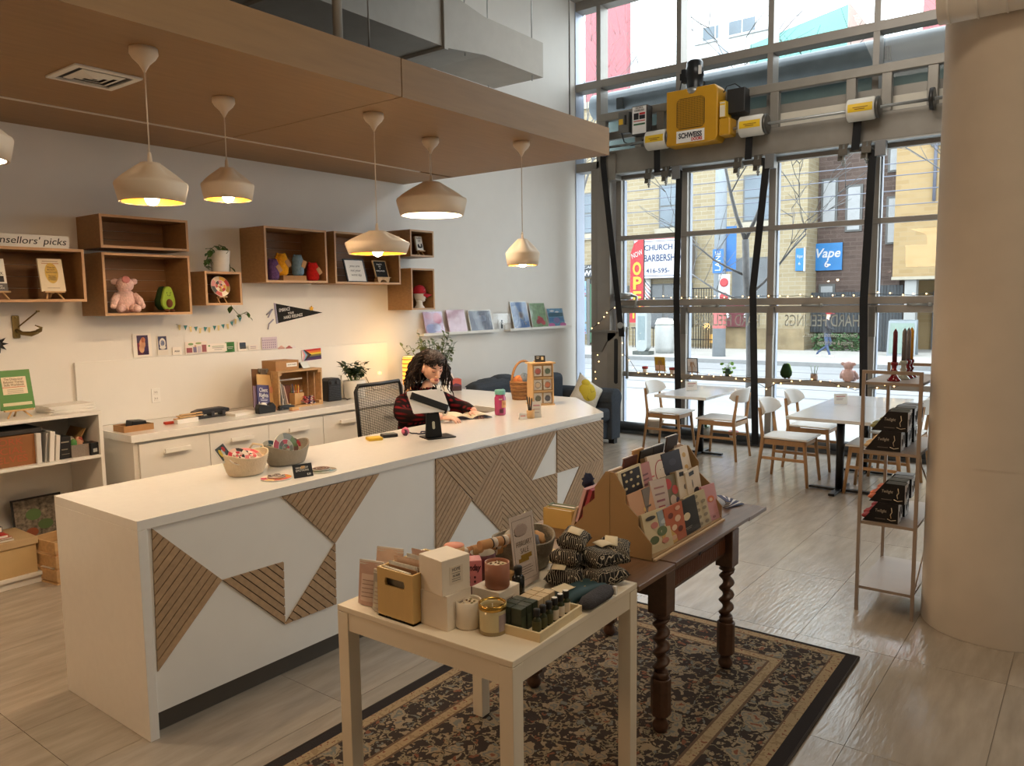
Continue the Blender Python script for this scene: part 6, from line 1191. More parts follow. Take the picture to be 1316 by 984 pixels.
part('top_board', Mb().bx((-.11, -.075, TH), (.11, .075, TH+.012)), LWD, dt); part('base_board', Mb().bx((-.10, -.08, 0), (.10, .08, .012)), LWD, dt); part('back_board', Mb().bx((-.083, -.045, .012), (.083, -.035, TH)), LWD, dt)
for z in (.115, .225): part('ledge', Mb().bx((-.083, -.075, z-.004), (.083, -.045, z+.012)), LWD, dt)
part('front_pane', Mb().bx((-.083, -.077, .014), (.083, -.0755, TH-.03)), ACRYLIC, dt)
pat = [((206, 120, 110), (96, 40, 60)), ((110, 130, 110), (150, 160, 150)), ((230, 214, 190), (80, 60, 66)), ((214, 140, 110), (110, 60, 50)), ((96, 100, 80), (70, 74, 60)), ((70, 74, 90), (50, 52, 66))]
nmz = ['heart', 'green', 'cream', 'flower', 'olive', 'navy']
for k, (c1, c2) in enumerate(pat):
    r_, cc = k//2, k % 2; z = (.245, .13, .018)[r_]; xx = (-.042, .042)[cc]
    P_ = dt.matrix_world if False else (TR(*dt.location) @ RZ(-.62)) @ Vector((xx, -.06, z))
    o = thing('patch_card', 'round '+nmz[k]+' patch on a white card in the wooden display tower', 'patch', P_, -.62, 'patch cards in the wooden tower', -.05)
    part('card', Mb().bx((-.034, 0, 0), (.034, .002, .085)), PAPER, o); part('patch', Mb().lathe([(.028, -.003), (.028, 0)], 20, 0, TR(0, 0, .04) @ RX(pi/2) @ TR(0, 0, 0)), flat('patch_%d_%d' % c2[:2], c2, .7), o); part('motif', Mb().lathe([(.022, 0), (.022, .0045)], 12, 0, TR(0, 0, .04) @ RX(pi/2)), flat('motif_%d_%d' % c1[:2], c1, .7), o)
bs = thing('price_sign', 'tiny black sign leaning on top of the wooden display tower', 'sign', (p.x+.0, p.y+.05, CZT+TH+.012), -.7, None, -.2); part('board', Mb().bx((-.045, 0, 0), (.045, .005, .055)), flat('slate_black', (28, 30, 32), .6), bs); blocks(bs, [(-.03, -.005, .04, .045, (214, 206, 190)), (-.03, -.01, .028, .033, (214, 206, 190)), (.01, .03, .018, .045, (206, 196, 160))]); part('prop', Mb().bx((-.045, .005, 0), (-.03, .05, .02)), PALE, bs)
p = onc(679, 514)
wbk2 = thing('wicker_basket', 'honey wicker basket with a tall arched handle beside the display tower', 'basket', (p.x+.04, p.y+.08, CZT), -.4)
WIC = flat('wicker', (168, 122, 74), .6, var=.2, scale=30); WICD = flat('wicker_dark', (138, 96, 56), .6, var=.2, scale=30)
for j in range(9):
    z = .008+.0165*j; R_ = .095+.022*j/8; n = 32
    part('weave_strand', Mb().tube([((R_+(.006 if (i+j) % 2 else -.003))*cos(2*pi*i/n), (R_+(.006 if (i+j) % 2 else -.003))*sin(2*pi*i/n)*.85, z) for i in range(n+1)], .0085, 5, cap=False), WIC if j % 2 else WICD, wbk2)
for i in range(16): a = 2*pi*i/16; part('stake', Mb().cyl((.096*cos(a), .096*sin(a)*.85, 0), (.12*cos(a), .12*sin(a)*.85, .155), .004, 5), WICD, wbk2)
part('rim', Mb().tube([(.12*cos(2*pi*i/24), .12*.85*sin(2*pi*i/24), .158) for i in range(25)], .009, 6, cap=False), WIC, wbk2); part('base', Mb().lathe([(.09, .002), (0, .004)], 20, M=Matrix.Diagonal((1, .85, 1, 1))), WICD, wbk2)
part('handle', Mb().tube([(.118*cos(a), 0, .155+.185*sin(a)) for a in [pi*i/18 for i in range(19)]], .011, 8), WIC, wbk2)
for k, (dx, dy, rgb, nm) in enumerate(((.0, -.01, (120, 134, 150), 'blue grey knitted ball in the wicker basket'), (.055, .02, (150, 156, 170), 'pale grey knitted ball in the wicker basket'), (-.05, .02, (206, 130, 80), 'orange knitted ball in the wicker basket'))):
    solo('knitted_ball', nm, 'soft toy', Mb().ball((0, 0, 0), (.055, .05, .06), 20, 14, mod=knob(k+7, .03)), flat('yarn_ball_%d' % k, rgb, .95, var=.15, scale=60, bump=.8, bscale=120), (p.x+.04+dx, p.y+.08+dy, CZT+.155+.02*(k == 0)), group='knitted balls in the wicker basket')
# tissue box
p = onc(586, 502)
tx = thing('tissue_box', 'sunset-printed tissue box with a tissue pulled up', 'tissue box', (p.x+.03, p.y+.05, CZT), -.6); part('carton', Mb().bx((-.06, -.06, 0), (.06, .06, .115)), flat('tissue_sunset', (186, 90, 84), .5), tx, bev=.002)
part('dusk_band', Mb().bx((-.061, -.0612, 0), (.061, .0612, .05)), flat('tissue_dusk', (60, 36, 44), .5), tx); part('hill_band', Mb().prism([(-.0605, .05), (-.03, .06), (.0, .075), (.03, .068), (.0605, .055), (.0605, .045), (-.0605, .045)], -.0618, .0618), flat('tissue_hill', (84, 54, 84), .5), tx)
part('tissue', Mb().sheet(lambda u, v: (-.02+.05*(u-.5)*(1-.6*v)-.03*v, .02*sin(u*7)*(1-v*.4), .112+.095*v), 10, 6), flat('tissue_paper', (244, 232, 222), .9), tx, solid=.002)
tw = thing('white_canister', 'small white canister behind the reader beside the tissue box', 'canister', (p.x-.09, p.y+.05, CZT)); part('body', Mb().lathe([(.04, 0), (.042, .004), (.042, .11), (.036, .12), (0, .12)], 20), WHITE, tw); part('lid_ring', Mb().lathe([(.043, .09), (.043, .1)], 20, cap=False), LAMINATE, tw)
# ================================================================ READER AT THE COUNTER, HER CHAIR, LAMP, PLANT, SOFA
def plaid():
    m = bpy.data.materials.new('red_black_plaid'); m.use_nodes = True; N, L = m.node_tree.nodes, m.node_tree.links; b = N['Principled BSDF']; b.inputs['Roughness'].default_value = .9; b.inputs['Specular IOR Level'].default_value = .15
    tc = N.new('ShaderNodeTexCoord'); out = []
    for d in ('X', 'Z', 'Y'):
        w_ = N.new('ShaderNodeTexWave'); w_.wave_type = 'BANDS'; w_.bands_direction = d; w_.inputs['Scale'].default_value = 8; w_.inputs['Distortion'].default_value = .5; w_.inputs['Detail'].default_value = 1
        L.new(tc.outputs['Object'], w_.inputs['Vector']); out.append(w_.outputs['Fac'])
    a = N.new('ShaderNodeMath'); a.operation = 'MULTIPLY'; L.new(out[0], a.inputs[0]); L.new(out[1], a.inputs[1])
    r = N.new('ShaderNodeValToRGB'); L.new(a.outputs[0], r.inputs[0]); e = r.color_ramp.elements
    e[0].position = .16; e[0].color = (*srgb(24, 15, 19), 1); e[1].position = .8; e[1].color = (*srgb(112, 22, 30), 1)
    L.new(r.outputs[0], b.inputs['Base Color']); return m
PLAID = plaid(); TEE = flat('white_tee', (226, 222, 220), .8); DENIM = flat('dark_denim', (44, 52, 72), .85); SHOE = flat('shoe_black', (30, 30, 32), .6)
pr = thing('person', 'seated reader with dark curly hair and a red plaid shirt, reading behind the counter', 'person', (4.36, 4.30, 0))
def W(x, y, z): return (x-4.36, y-4.30, z)
J = [(W(4.36, 4.34, .55), (.17, .12)), (W(4.36, 4.33, .74), (.155, .11)), (W(4.345, 4.26, .94), (.175, .115)), (W(4.335, 4.17, 1.07), (.12, .085)), (W(4.325, 4.115, 1.15), (.050, .048)), (W(4.315, 4.075, 1.215), (.045, .045)),
     (W(4.16, 4.20, 1.055), (.083, .08)), (W(4.045, 4.12, .975), (.066, .066)), (W(4.05, 3.98, .985), (.055, .055)), (W(4.10, 3.80, .985), (.042, .036)), (W(4.125, 3.765, .975), (.031, .025)),
     (W(4.52, 4.16, 1.05), (.083, .08)), (W(4.60, 4.06, .985), (.066, .066)), (W(4.57, 3.93, .985), (.053, .053)), (W(4.49, 3.80, .985), (.042, .036)), (W(4.465, 3.765, .975), (.031, .025)),
     (W(4.26, 4.30, .53), (.105, .10)), (W(4.24, 3.96, .53), (.07, .07)), (W(4.24, 4.0, .14), (.048, .048)), (W(4.24, 3.88, .05), (.04, .04)),
     (W(4.46, 4.30, .53), (.105, .10)), (W(4.47, 3.96, .53), (.07, .07)), (W(4.47, 4.0, .14), (.048, .048)), (W(4.47, 3.88, .05), (.04, .04))]
E_ = [(0, 1), (1, 2), (2, 3), (3, 4), (4, 5), (3, 6), (6, 7), (7, 8), (8, 9), (9, 10), (3, 11), (11, 12), (12, 13), (13, 14), (14, 15), (0, 16), (16, 17), (17, 18), (18, 19), (0, 20), (20, 21), (21, 22), (22, 23)]
def bodymat(c, n):
    if c.z < .12: return 4
    if c.z < .64: return 3
    if c.z > 1.16 and abs(c.x+.042) < .064: return 1
    if c.y < -.515 and c.z > .9: return 1
    if 1.0 < c.z <= 1.14 and n.y < -.3 and abs(c.x+.03) < .055 and c.y < -.15: return 2
    return 0
skinned('body', J, E_, [PLAID, SKIN, TEE, DENIM, SHOE], pr, 2, 0, bodymat)
part('collar', Mb().tube([W(4.335+.085*sin(a), 4.135-.075*cos(a)+.02, 1.125+.02*(1-cos(a))-.05*max(0, cos(a))**4) for a in [(-pi+.0)+2*pi*k/24*1 for k in range(25)]], .02, 8), PLAID, pr)
def hand(side, wrist, fwd, up, curl):
    f, u = Vector(fwd).normalized(), Vector(up).normalized(); s_ = f.cross(u).normalized(); w0 = Vector(W(*wrist))
    m_ = Mb(); M = Matrix((s_, f, u)).transposed().to_4x4(); M.translation = w0
    m_.ball((0, .045, 0), (.036, .05, .017), 16, 10, 0, M)
    for k, (dx, L_) in enumerate(((-.027, .060), (-.009, .070), (.009, .066), (.027, .052))):
        pts = [M @ Vector((dx*.9, .075, .002)), M @ Vector((dx*1.05, .075+L_*.5, .004-curl*.006)), M @ Vector((dx*1.1, .075+L_*.82, -.004-curl*.014)), M @ Vector((dx*1.1, .075+L_, -.012-curl*.024))]
        m_.tube(pts, [.0088, .0085, .0078, .006], 8)
    t = -side
    m_.tube([M @ Vector((t*.026, .02, 0)), M @ Vector((t*.048, .045, .002)), M @ Vector((t*.056, .07, .0)), M @ Vector((t*.054, .088, -.004))], [.0115, .0105, .0095, .007], 8)
    o = part('hand', m_, SKIN, pr); md = o.modifiers.new('blend', 'REMESH'); md.mode = 'VOXEL'; md.voxel_size = .0035; md.use_smooth_shade = True; return o
hand(1, (4.125, 3.775, .976), (.35, -1, -.08), (0, -.1, 1), .8); hand(-1, (4.465, 3.775, .976), (-.45, -1, -.08), (0, -.1, 1), .8)
# head: faces -Y, bent over the book
HM = TR(*W(4.310, 4.035, 1.312)) @ RZ(-.34) @ RX(.32)
def hm(d):
    f = 1.0
    if d.y < 0: f -= .06*max(0, -d.z)*max(0, -d.y)
    return f
hd = Mb().ball((0, 0, 0), (.073, .092, .112), 36, 26, 0, HM, lambda d: 1-.17*max(0, -d.z)**1.5*(1-.35*max(0, -d.y))-.05*(abs(d.x)*max(0, -d.y)))
hd.ball((0, -.062, -.078), (.036, .03, .028), 18, 12, 0, HM)      # chin
head = part('head', hd, SKIN, pr)
fm = Mb(); fm.tube([HM @ Vector((0, -.086, .012)), HM @ Vector((0, -.102, -.012)), HM @ Vector((0, -.111, -.028)), HM @ Vector((0, -.096, -.038))], [.008, .011, .014, .009], 12)
for s_ in (-1, 1): fm.ball((s_*.012, -.096, -.033), (.009, .01, .008), 10, 8, 0, HM)
part('nose', fm, SKIN, head)
part('lips', Mb().ball((0, -.088, -.060), (.021, .009, .0055), 14, 8, 0, HM).ball((0, -.087, -.067), (.017, .009, .006), 14, 8, 0, HM), flat('lips', (168, 92, 88), .5), head)
for s_ in (-1, 1):
    part('eye', Mb().ball((s_*.030, -.0805, .008), (.0135, .009, .009), 12, 8, 0, HM), flat('eyelid', (190, 134, 114), .5), head)
    part('eyelash', Mb().tube([HM @ Vector((s_*(.018+.003*k*1.6), -.0905+.0022*abs(k-2.5), .004-.0012*k*(5-k)*.4)) for k in range(6)], .0017, 5), INK, head)
    part('eyebrow', Mb().tube([HM @ Vector((s_*(.016+.0065*k), -.089+.003*k, .028+.0018*k*(4-k)*.5)) for k in range(5)], [.0026, .0032, .003, .0026, .0016], 6), flat('brow_dark', (44, 28, 22), .8), head)
    part('ear', Mb().ball((s_*.074, .008, -.01), (.01, .02, .03), 12, 8, 0, HM), SKIN, head)
HAIR = flat('dark_curly_hair', (30, 19, 15), .5, var=.3, scale=60, spec=.35)
hr = Mb()
hr.ball((0, .03, .024), (.087, .096, .110), 28, 18, 0, HM, lambda d: (1.0+.05*sin(11*d.x+7*d.z)*sin(9*d.y+3)) if not (d.y < -.08 and d.z < .52) else .72)
random.seed(8); HB = HM.to_3x3() @ Vector((0, 1, .1))
hp0 = HM @ Vector((0, .02, 0))
def inside(q_):
    l = HM.inverted() @ q_; return (l.x/.086)**2+((l.y-.02)/.1)**2+((l.z-.01)/.118)**2 < 1
for k in range(420):
    az = random.uniform(-pi, pi); el = random.uniform(.05, 1.35)
    front = -1.5 < az < 1.5     # az=0 faces -Y
    if front and el < .8: el = random.uniform(.85, 1.35)
    d = Vector((sin(az)*cos(el), -cos(az)*cos(el), sin(el)))
    q_ = HM @ Vector((d.x*.083, .018+d.y*.094, .016+d.z*.108)); dv = (HM.to_3x3() @ d).normalized()
    L_ = random.uniform(.20, .36) if not front else random.uniform(.05, .085)
    pts, n = [], 9; ph = random.random()*6.28; amp = random.uniform(.008, .016); pos = q_.copy(); step = L_/n; side = dv.cross(Vector((0, 0, 1))).normalized() if abs(dv.z) < .95 else Vector((1, 0, 0))
    for i in range(n+1):
        t = i/n; pts.append(pos+side*amp*sin(ph+t*15)*min(1, t*2.5)+dv*amp*cos(ph+t*15)*min(1, t*2.5))
        g = Vector((dv.x*(1-t)*.62, dv.y*(1-t)*.62, dv.z*max(0, .4-t)-.45-1.3*t)); g = (g if front else g+HB*(.36*(1-t))).normalized(); pos = pos+g*step
        if inside(pos): l = HM.inverted() @ pos; l2 = Vector((l.x, l.y-.02, l.z)); pos = HM @ (Vector((0, .02, 0))+l2.normalized()*max(l2.length, .112))
    hr.tube(pts, [.007, .0085, .0085, .008, .008, .0075, .007, .006, .0045, .002], 5)
part('hair', hr, HAIR, pr)
# mesh-backed office chair
oc = thing('office_chair', 'black office chair with a see-through mesh back behind the counter', 'chair', (4.33, 4.32, 0), .06)
part('seat', Mb().prism(rr(.50, .48, .08), .39, .47, 'z'), flat('seat_black', (26, 26, 28), .85, bump=.3, bscale=120), oc, bev=.02)
def backp(u, v): return ((u-.5)*.52, .235+.05*v-.05*(2*u-1)**2*-1*.6, .60+.565*v)
fr_ = Mb(); path = [backp(0, 0), backp(0, .5), backp(0, .92), backp(.05, 1), backp(.5, 1.0), backp(.95, 1), backp(1, .92), backp(1, .5), backp(1, 0), backp(.5, 0), backp(0, 0)]
part('back_frame', fr_.tube(path, .016, 8), BLACK, oc)
ms = Mb(); n = 64
for k in range(1, n):
    v = k/n; ms.tube([backp(u/8, v) for u in range(9)], .0023, 4, smooth=False)
for k in range(1, 24): ms.tube([backp(k/24, v/6) for v in range(7)], .0012, 3, smooth=False)
part('back_mesh', ms, flat('mesh_black', (34, 32, 30), .8), oc, kind='stuff')
part('back_bar', Mb().tube([(0, .1, .40), (0, .28, .42), (0, .30, .62)], .025, 8), BLACK, oc)
for s_ in (-1, 1):
    part('armrest', Mb().prism(rr(.075, .24, .03, cx=s_*.30, cy=-.02), .66, .69, 'z'), BLACK, oc, bev=.008); part('arm_post', Mb().tube([(s_*.22, .05, .42), (s_*.30, .05, .45), (s_*.30, .02, .66)], .018, 8), BLACK, oc)
part('gas_column', Mb().cyl((0, 0, .09), (0, 0, .40), .028, 12), BLACKMETAL, oc)
for k in range(5):
    a = 2*pi*k/5+.3; part('star_leg', Mb().tube([(.02*cos(a), .02*sin(a), .11), (.30*cos(a), .30*sin(a), .075)], [.03, .02], 8), BLACK, oc); part('caster', Mb().cyl((.30*cos(a)-.012, .30*sin(a), .03), (.30*cos(a)+.012, .30*sin(a), .03), .03, 12), BLACK, oc)
# glowing woven lamp
lp = at(525, 472, y=5.68)
lm = thing('woven_lamp', 'small glowing woven table lamp behind the reader', 'lamp', (lp.x, 5.68, BZ))
part('base', Mb().lathe([(.05, 0), (.05, .02), (.02, .03), (.015, .07)], 18), PALE, lm)
GL = flat('lamp_glow', (255, 176, 66), .6, emit=1.6)
part('shade', Mb().lathe([(.058, .06), (.062, .10), (.062, .30), (.056, .345)], 20, cap=False), GL, lm, solid=.002)
for k in range(7): part('woven_band', Mb().lathe([(.063, .068+.042*k), (.066, .073+.042*k), (.063, .078+.042*k)], 20, cap=False), flat('band_tan', (186, 130, 66), .7), lm)
part('top_ring', Mb().lathe([(.057, .342), (.06, .35), (.05, .352)], 20), PALE, lm)
l = bpy.data.lights.new('lamp_bulb', 'POINT'); l.energy = 5; l.color = (1, .56, .16); l.shadow_soft_size = .06; link('lamp_bulb', l, lm, (0, 0, .42))
sd = solo('wall_night_light', 'tiny warm plug-in light glowing on the wall beside the woven lamp', 'lamp', Mb().bx((-.012, -.025, -.012), (.012, 0, .012)), flat('night_glow', (255, 214, 140), .5, emit=2), (at(485, 479, y=WY).x, WY-.022, at(485, 479, y=WY).z))
solo('lamp_cord', 'thin dark cord hanging on the wall behind the potted plant', 'cord', Mb().tube([(at(x, y, y=WY-.03).x, WY-.03, at(x, y, y=WY-.03).z) for x, y in ((470, 484), (474, 492), (480, 500), (486, 505))], .003, 5), BLACK)
# tall leafy plant on a stand
sp2 = thing('plant_stand', 'slim wooden plant stand between the counter and the sofa', 'stand', (6.12, 5.72, 0)); part('top', Mb().lathe([(.15, .70), (.15, .73)], 24), PALE, sp2)
for k in range(3): a = 2*pi*k/3; part('leg', Mb().cyl((.09*cos(a), .09*sin(a), .70), (.15*cos(a), .15*sin(a), 0), .014, 8), PALE, sp2)
tp = potted('leafy_plant', 'tall upright leafy plant rising behind the reader', (6.12, 5.72, .73), WHITE, [(.08, 0), (.095, .01), (.11, .17), (.112, .2)])
random.seed(17); sp_ = []
for k in range(26):
    a = 2*pi*k/26+random.uniform(-.2, .2); r = random.uniform(.12, .43); H_ = random.uniform(.42, .56) if r < .3 else random.uniform(.34, .46)
    pts = [Vector((.03*cos(a), .03*sin(a), .18)), Vector((.5*r*cos(a), .35*r*sin(a), .18+.5*H_)), Vector((r*cos(a), .5*r*sin(a), .18+H_))]; part('stem', Mb().tube(pts, .003, 5), STEM, tp)
    for j in range(14):
        t = .3+.7*j/13; q_ = pts[0].lerp(pts[1], t*2) if t < .5 else pts[1].lerp(pts[2], t*2-1); sp_.append((q_, j*2.4, random.uniform(-.5, 1.1), random.uniform(.6, 1.05)*(1.15-.5*t)))
leaves(tp, sp_, .10, .07, flat('plant_olive', (92, 104, 66), .5, var=.3, scale=25))
# sofa with pillow
SOF = flat('grey_upholstery', (64, 70, 78), .95, var=.1, scale=40, bump=.4, bscale=160, spec=.15)
sf = thing('sofa', 'charcoal upholstered sofa against the wall by the window', 'sofa', (7.5, 5.4, 0))
part('base', Mb().bx((-1.0, -.50, .08), (1.0, .5, .30)), SOF, sf, bev=.02)
for s_ in (-1, 1):
    o = part('armrest', Mb().prism([(-.12, .06), (-.12, .56)]+[(.02+.155*cos(a), .575+.13*sin(a)) for a in [pi-.35-k*(pi-.5)/10 for k in range(11)]]+[(.12, .50), (.12, .06)] if False else [(-.11, .06), (-.11, .52)]+[(.015+.14*cos(a), .575+.125*sin(a)) for a in [pi+.25-k*(pi+.7)/12 for k in range(13)]]+[(.11, .46), (.11, .06)], -.56, .5), SOF, sf, (s_*1.03, 0, 0), bev=.02, seg=3)
    if s_ < 0: o.scale.x = -1
part('seat_cushion', Mb().bx((-.92, -.55, .30), (-.01, .3, .47)), SOF, sf, bev=.05, seg=4); part('seat_cushion', Mb().bx((.01, -.55, .30), (.92, .3, .47)), SOF, sf, bev=.05, seg=4)
part('backrest', Mb().bx((-1.0, .30, .3), (1.0, .52, .80)), SOF, sf, bev=.05, seg=3)
for x in (-.46, .46): part('back_cushion', Mb().box((x, .22, .66), (.86, .2, .46), 0, None), SOF, sf, bev=.07, seg=4)
for x in (-1.05, 1.05):
    for y in (-.5, .42): part('foot', Mb().bx((x-.04, y-.04, 0), (x+.04, y+.04, .08)), BLACK, sf)
bl_ = thing('folded_blanket', 'dark folded blanket heaped on the sofa back', 'blanket', (7.15, 5.72, .80)); part('cloth', Mb().ball((0, 0, .04), (.42, .16, .075), 24, 10, mod=knob(9, .12)).ball((.18, .0, .07), (.2, .14, .07), 18, 10, mod=knob(4, .12)), flat('blanket_dark', (56, 62, 70), .95, bump=.5, bscale=60), bl_)
pw = thing('bird_pillow', 'white throw pillow with a yellow bird shape on the sofa', 'pillow', (8.12, 5.12, .47), -.50, None, -.35)
def pillow(sx, sz, th, n=14, pinch=.0):
    m_ = Mb()
    for s_ in (-1, 1):
        m_.sheet(lambda u, v: ((2*u-1)*sx*(1-.10*(1-(2*v-1)**2)), s_*th*((1-(2*u-1)**4)*(1-(2*v-1)**4))**.6, sz+(2*v-1)*sz*(1-.10*(1-(2*u-1)**2))), n, n)
    return m_
PIL = flat('pillow_linen', (214, 208, 194), .95, var=.1, scale=60, bump=.3, bscale=120)
pw.rotation_euler = (-.3, .62, -.55)
part('cover', pillow(.21, .21, .085), PIL, pw); part('bird_patch', Mb().ball((-.02, -.055, .215), (.14, .045, .135), 24, 14).ball((-.09, -.05, .30), (.075, .04, .065), 14, 10), flat('bird_yellow', (204, 180, 52), .9, bump=.3, bscale=120), pw)
part('bird_mark', Mb().tube([(-.03, -.097, .26), (0, -.097, .23), (.035, -.095, .27)], .003, 5).tube([(-.03, -.097, .2), (-.02, -.092, .14), (.02, -.092, .13)], .003, 5), flat('bird_ink', (110, 96, 30), .8), pw)
# ================================================================ RUG
def rugmat():
    m = bpy.data.materials.new('persian_rug'); m.use_nodes = True; N, L = m.node_tree.nodes, m.node_tree.links; b = N['Principled BSDF']; b.inputs['Roughness'].default_value = .95; b.inputs['Specular IOR Level'].default_value = .1
    tc = N.new('ShaderNodeTexCoord')
    def vor(scale, feat='F1', rnd=.8):
        v = N.new('ShaderNodeTexVoronoi'); v.feature = feat; v.inputs['Scale'].default_value = scale; v.inputs['Randomness'].default_value = rnd; L.new(wp, v.inputs['Vector']); return v
    nz = N.new('ShaderNodeTexNoise'); nz.inputs['Scale'].default_value = 22; nz.inputs['Detail'].default_value = 3; L.new(tc.outputs['Object'], nz.inputs['Vector'])
    sb = N.new('ShaderNodeVectorMath'); sb.operation = 'SUBTRACT'; sb.inputs[1].default_value = (.5, .5, .5); L.new(nz.outputs['Color'], sb.inputs[0])
    sc = N.new('ShaderNodeVectorMath'); sc.operation = 'SCALE'; sc.inputs['Scale'].default_value = .10; L.new(sb.outputs[0], sc.inputs[0])
    ad = N.new('ShaderNodeVectorMath'); L.new(tc.outputs['Object'], ad.inputs[0]); L.new(sc.outputs[0], ad.inputs[1]); wp = ad.outputs[0]
    def ramp(src, els, interp='CONSTANT'):
        r = N.new('ShaderNodeValToRGB'); r.color_ramp.interpolation = interp; e = r.color_ramp.elements
        while len(e) < len(els): e.new(.5)
        for i, (p, c) in enumerate(els): e[i].position = p; e[i].color = (*srgb(*c), 1) if len(c) == 3 else c
        L.new(src, r.inputs[0]); return r
    def mix(f, a, b_):
        x = N.new('ShaderNodeMix'); x.data_type = 'RGBA'; L.new(f, x.inputs[0]); L.new(a, x.inputs[6]); L.new(b_, x.inputs[7]); return x.outputs[2]
    dark, cream, blue, rust, tan = (60, 54, 52), (146, 133, 113), (112, 114, 110), (124, 84, 68), (138, 120, 96)
    v1 = vor(7.5); big = ramp(v1.outputs['Distance'], [(0, rust), (.11, cream), (.21, blue), (.27, cream), (.36, dark)])
    msk1 = ramp(v1.outputs['Distance'], [(0, (255, 255, 255)), (.36, (0, 0, 0))])
    v2 = vor(29); col2 = N.new('ShaderNodeSeparateColor'); L.new(v2.outputs['Color'], col2.inputs[0])
    pet = ramp(col2.outputs[0], [(0, cream), (.35, tan), (.55, blue), (.75, rust), (.9, cream)])
    msk2 = ramp(v2.outputs['Distance'], [(0, (255, 255, 255)), (.36, (0, 0, 0))])
    core = ramp(v2.outputs['Distance'], [(0, (70, 50, 46)), (.12, (255, 255, 255))])
    v3 = vor(10, 'DISTANCE_TO_EDGE'); vine = ramp(v3.outputs['Distance'], [(0, (255, 255, 255)), (.03, (0, 0, 0))])
    cd = N.new('ShaderNodeRGB'); cd.outputs[0].default_value = (*srgb(*dark), 1); cv = N.new('ShaderNodeRGB'); cv.outputs[0].default_value = (*srgb(136, 126, 104), 1)
    f1 = mix(vine.outputs[0], cd.outputs[0], cv.outputs[0]); f2 = mix(msk2.outputs[0], f1, pet.outputs[0]); field = mix(msk1.outputs[0], f2, big.outputs[0])
    # bands by distance from the rug's own edge
    sx = N.new('ShaderNodeSeparateXYZ'); L.new(tc.outputs['Object'], sx.inputs[0])
    def mth(op, a, bb=None):
        x = N.new('ShaderNodeMath'); x.operation = op
        for i, s in enumerate((a, bb)):
            if s is None: continue
            if isinstance(s, (int, float)): x.inputs[i].default_value = s
            else: L.new(s, x.inputs[i])
        return x.outputs[0]
    dx = mth('SUBTRACT', RUGH[0]+.04, mth('ABSOLUTE', sx.outputs[0])); dy = mth('SUBTRACT', RUGH[1], mth('ABSOLUTE', sx.outputs[1])); dd = mth('MINIMUM', dx, dy)
    dd1 = N.new('ShaderNodeMath'); dd1.operation = 'MULTIPLY'; dd1.inputs[1].default_value = 1.0; L.new(dd, dd1.inputs[0])
    v4 = vor(28, 'F1', .35); dots = ramp(v4.outputs['Distance'], [(0, rust), (.22, (160, 142, 114)), (.6, (142, 124, 98))])
    mband = ramp(dd1.outputs[0], [(0, (0, 0, 0)), (.055, (255, 255, 255)), (.105, (0, 0, 0)), (.295, (255, 255, 255)), (.345, (0, 0, 0))])
    medge = ramp(dd1.outputs[0], [(0, (255, 255, 255)), (.055, (0, 0, 0))]); ml = ramp(dd1.outputs[0], [(0, (0, 0, 0)), (.102, (255, 255, 255)), (.11, (0, 0, 0)), (.288, (255, 255, 255)), (.297, (0, 0, 0)), (.343, (255, 255, 255)), (.352, (0, 0, 0))])
    ce = N.new('ShaderNodeRGB'); ce.outputs[0].default_value = (*srgb(50, 47, 48), 1); cl = N.new('ShaderNodeRGB'); cl.outputs[0].default_value = (*srgb(104, 86, 72), 1)
    c = mix(mband.outputs[0], field, dots.outputs[0]); c = mix(ml.outputs[0], c, cl.outputs[0]); c = mix(medge.outputs[0], c, ce.outputs[0])
    L.new(c, b.inputs['Base Color'])
    wv = N.new('ShaderNodeTexNoise'); wv.inputs['Scale'].default_value = 220; L.new(tc.outputs['Object'], wv.inputs['Vector']); bp = N.new('ShaderNodeBump'); bp.inputs['Strength'].default_value = .5; bp.inputs['Distance'].default_value = .004; L.new(wv.outputs['Fac'], bp.inputs['Height']); L.new(bp.outputs[0], b.inputs['Normal']); return m
RX0, RX1, RY0, RY1 = .95, 4.01, .888, 2.52
RUGH = ((RX1-RX0)/2, (RY1-RY0)/2)
rug = thing('area_rug', 'dark floral area rug with tan borders under the display tables', 'rug', ((RX0+RX1)/2, (RY0+RY1)/2, 0))
part('pile', Mb().bx((-RUGH[0], -RUGH[1], .0005), (RUGH[0], RUGH[1], .011)), rugmat(), rug, bev=.003)
ov = Mb()
for a, b in (((-RUGH[0], -RUGH[1]), (RUGH[0], -RUGH[1])), ((-RUGH[0], RUGH[1]), (RUGH[0], RUGH[1])), ((-RUGH[0], -RUGH[1]), (-RUGH[0], RUGH[1])), ((RUGH[0], -RUGH[1]), (RUGH[0], RUGH[1]))): ov.cyl((*a, .007), (*b, .007), .0065, 8)
part('bound_edge', ov, flat('rug_binding', (48, 40, 36), .9), rug)

# ================================================================ WHITE DISPLAY TABLE
TZ = .75; RG = .011
WT = flat('table_cream', (232, 222, 202), .4, var=.02)
wtb = thing('white_table', 'plain square cream display table full of small goods', 'table', (2.121, 1.718, RG), .012); HX, HY = .393, .384
part('table_top', Mb().bx((-HX, -HY, TZ-RG-.02), (HX, HY, TZ-RG)), WT, wtb, bev=.002)
for sx in (-1, 1):
    for sy in (-1, 1): part('leg', Mb().bx((sx*HX, sy*HY, 0), (sx*(HX-.052), sy*(HY-.052), TZ-RG-.022)), WT, wtb, bev=.002)
for s_ in (-1, 1):
    part('apron', Mb().bx((-HX+.052, s_*(HY-.004), TZ-RG-.085), (HX-.052, s_*(HY-.024), TZ-RG-.022)), WT, wtb); part('apron', Mb().bx((s_*(HX-.004), -HY+.052, TZ-RG-.085), (s_*(HX-.024), HY-.052, TZ-RG-.022)), WT, wtb)
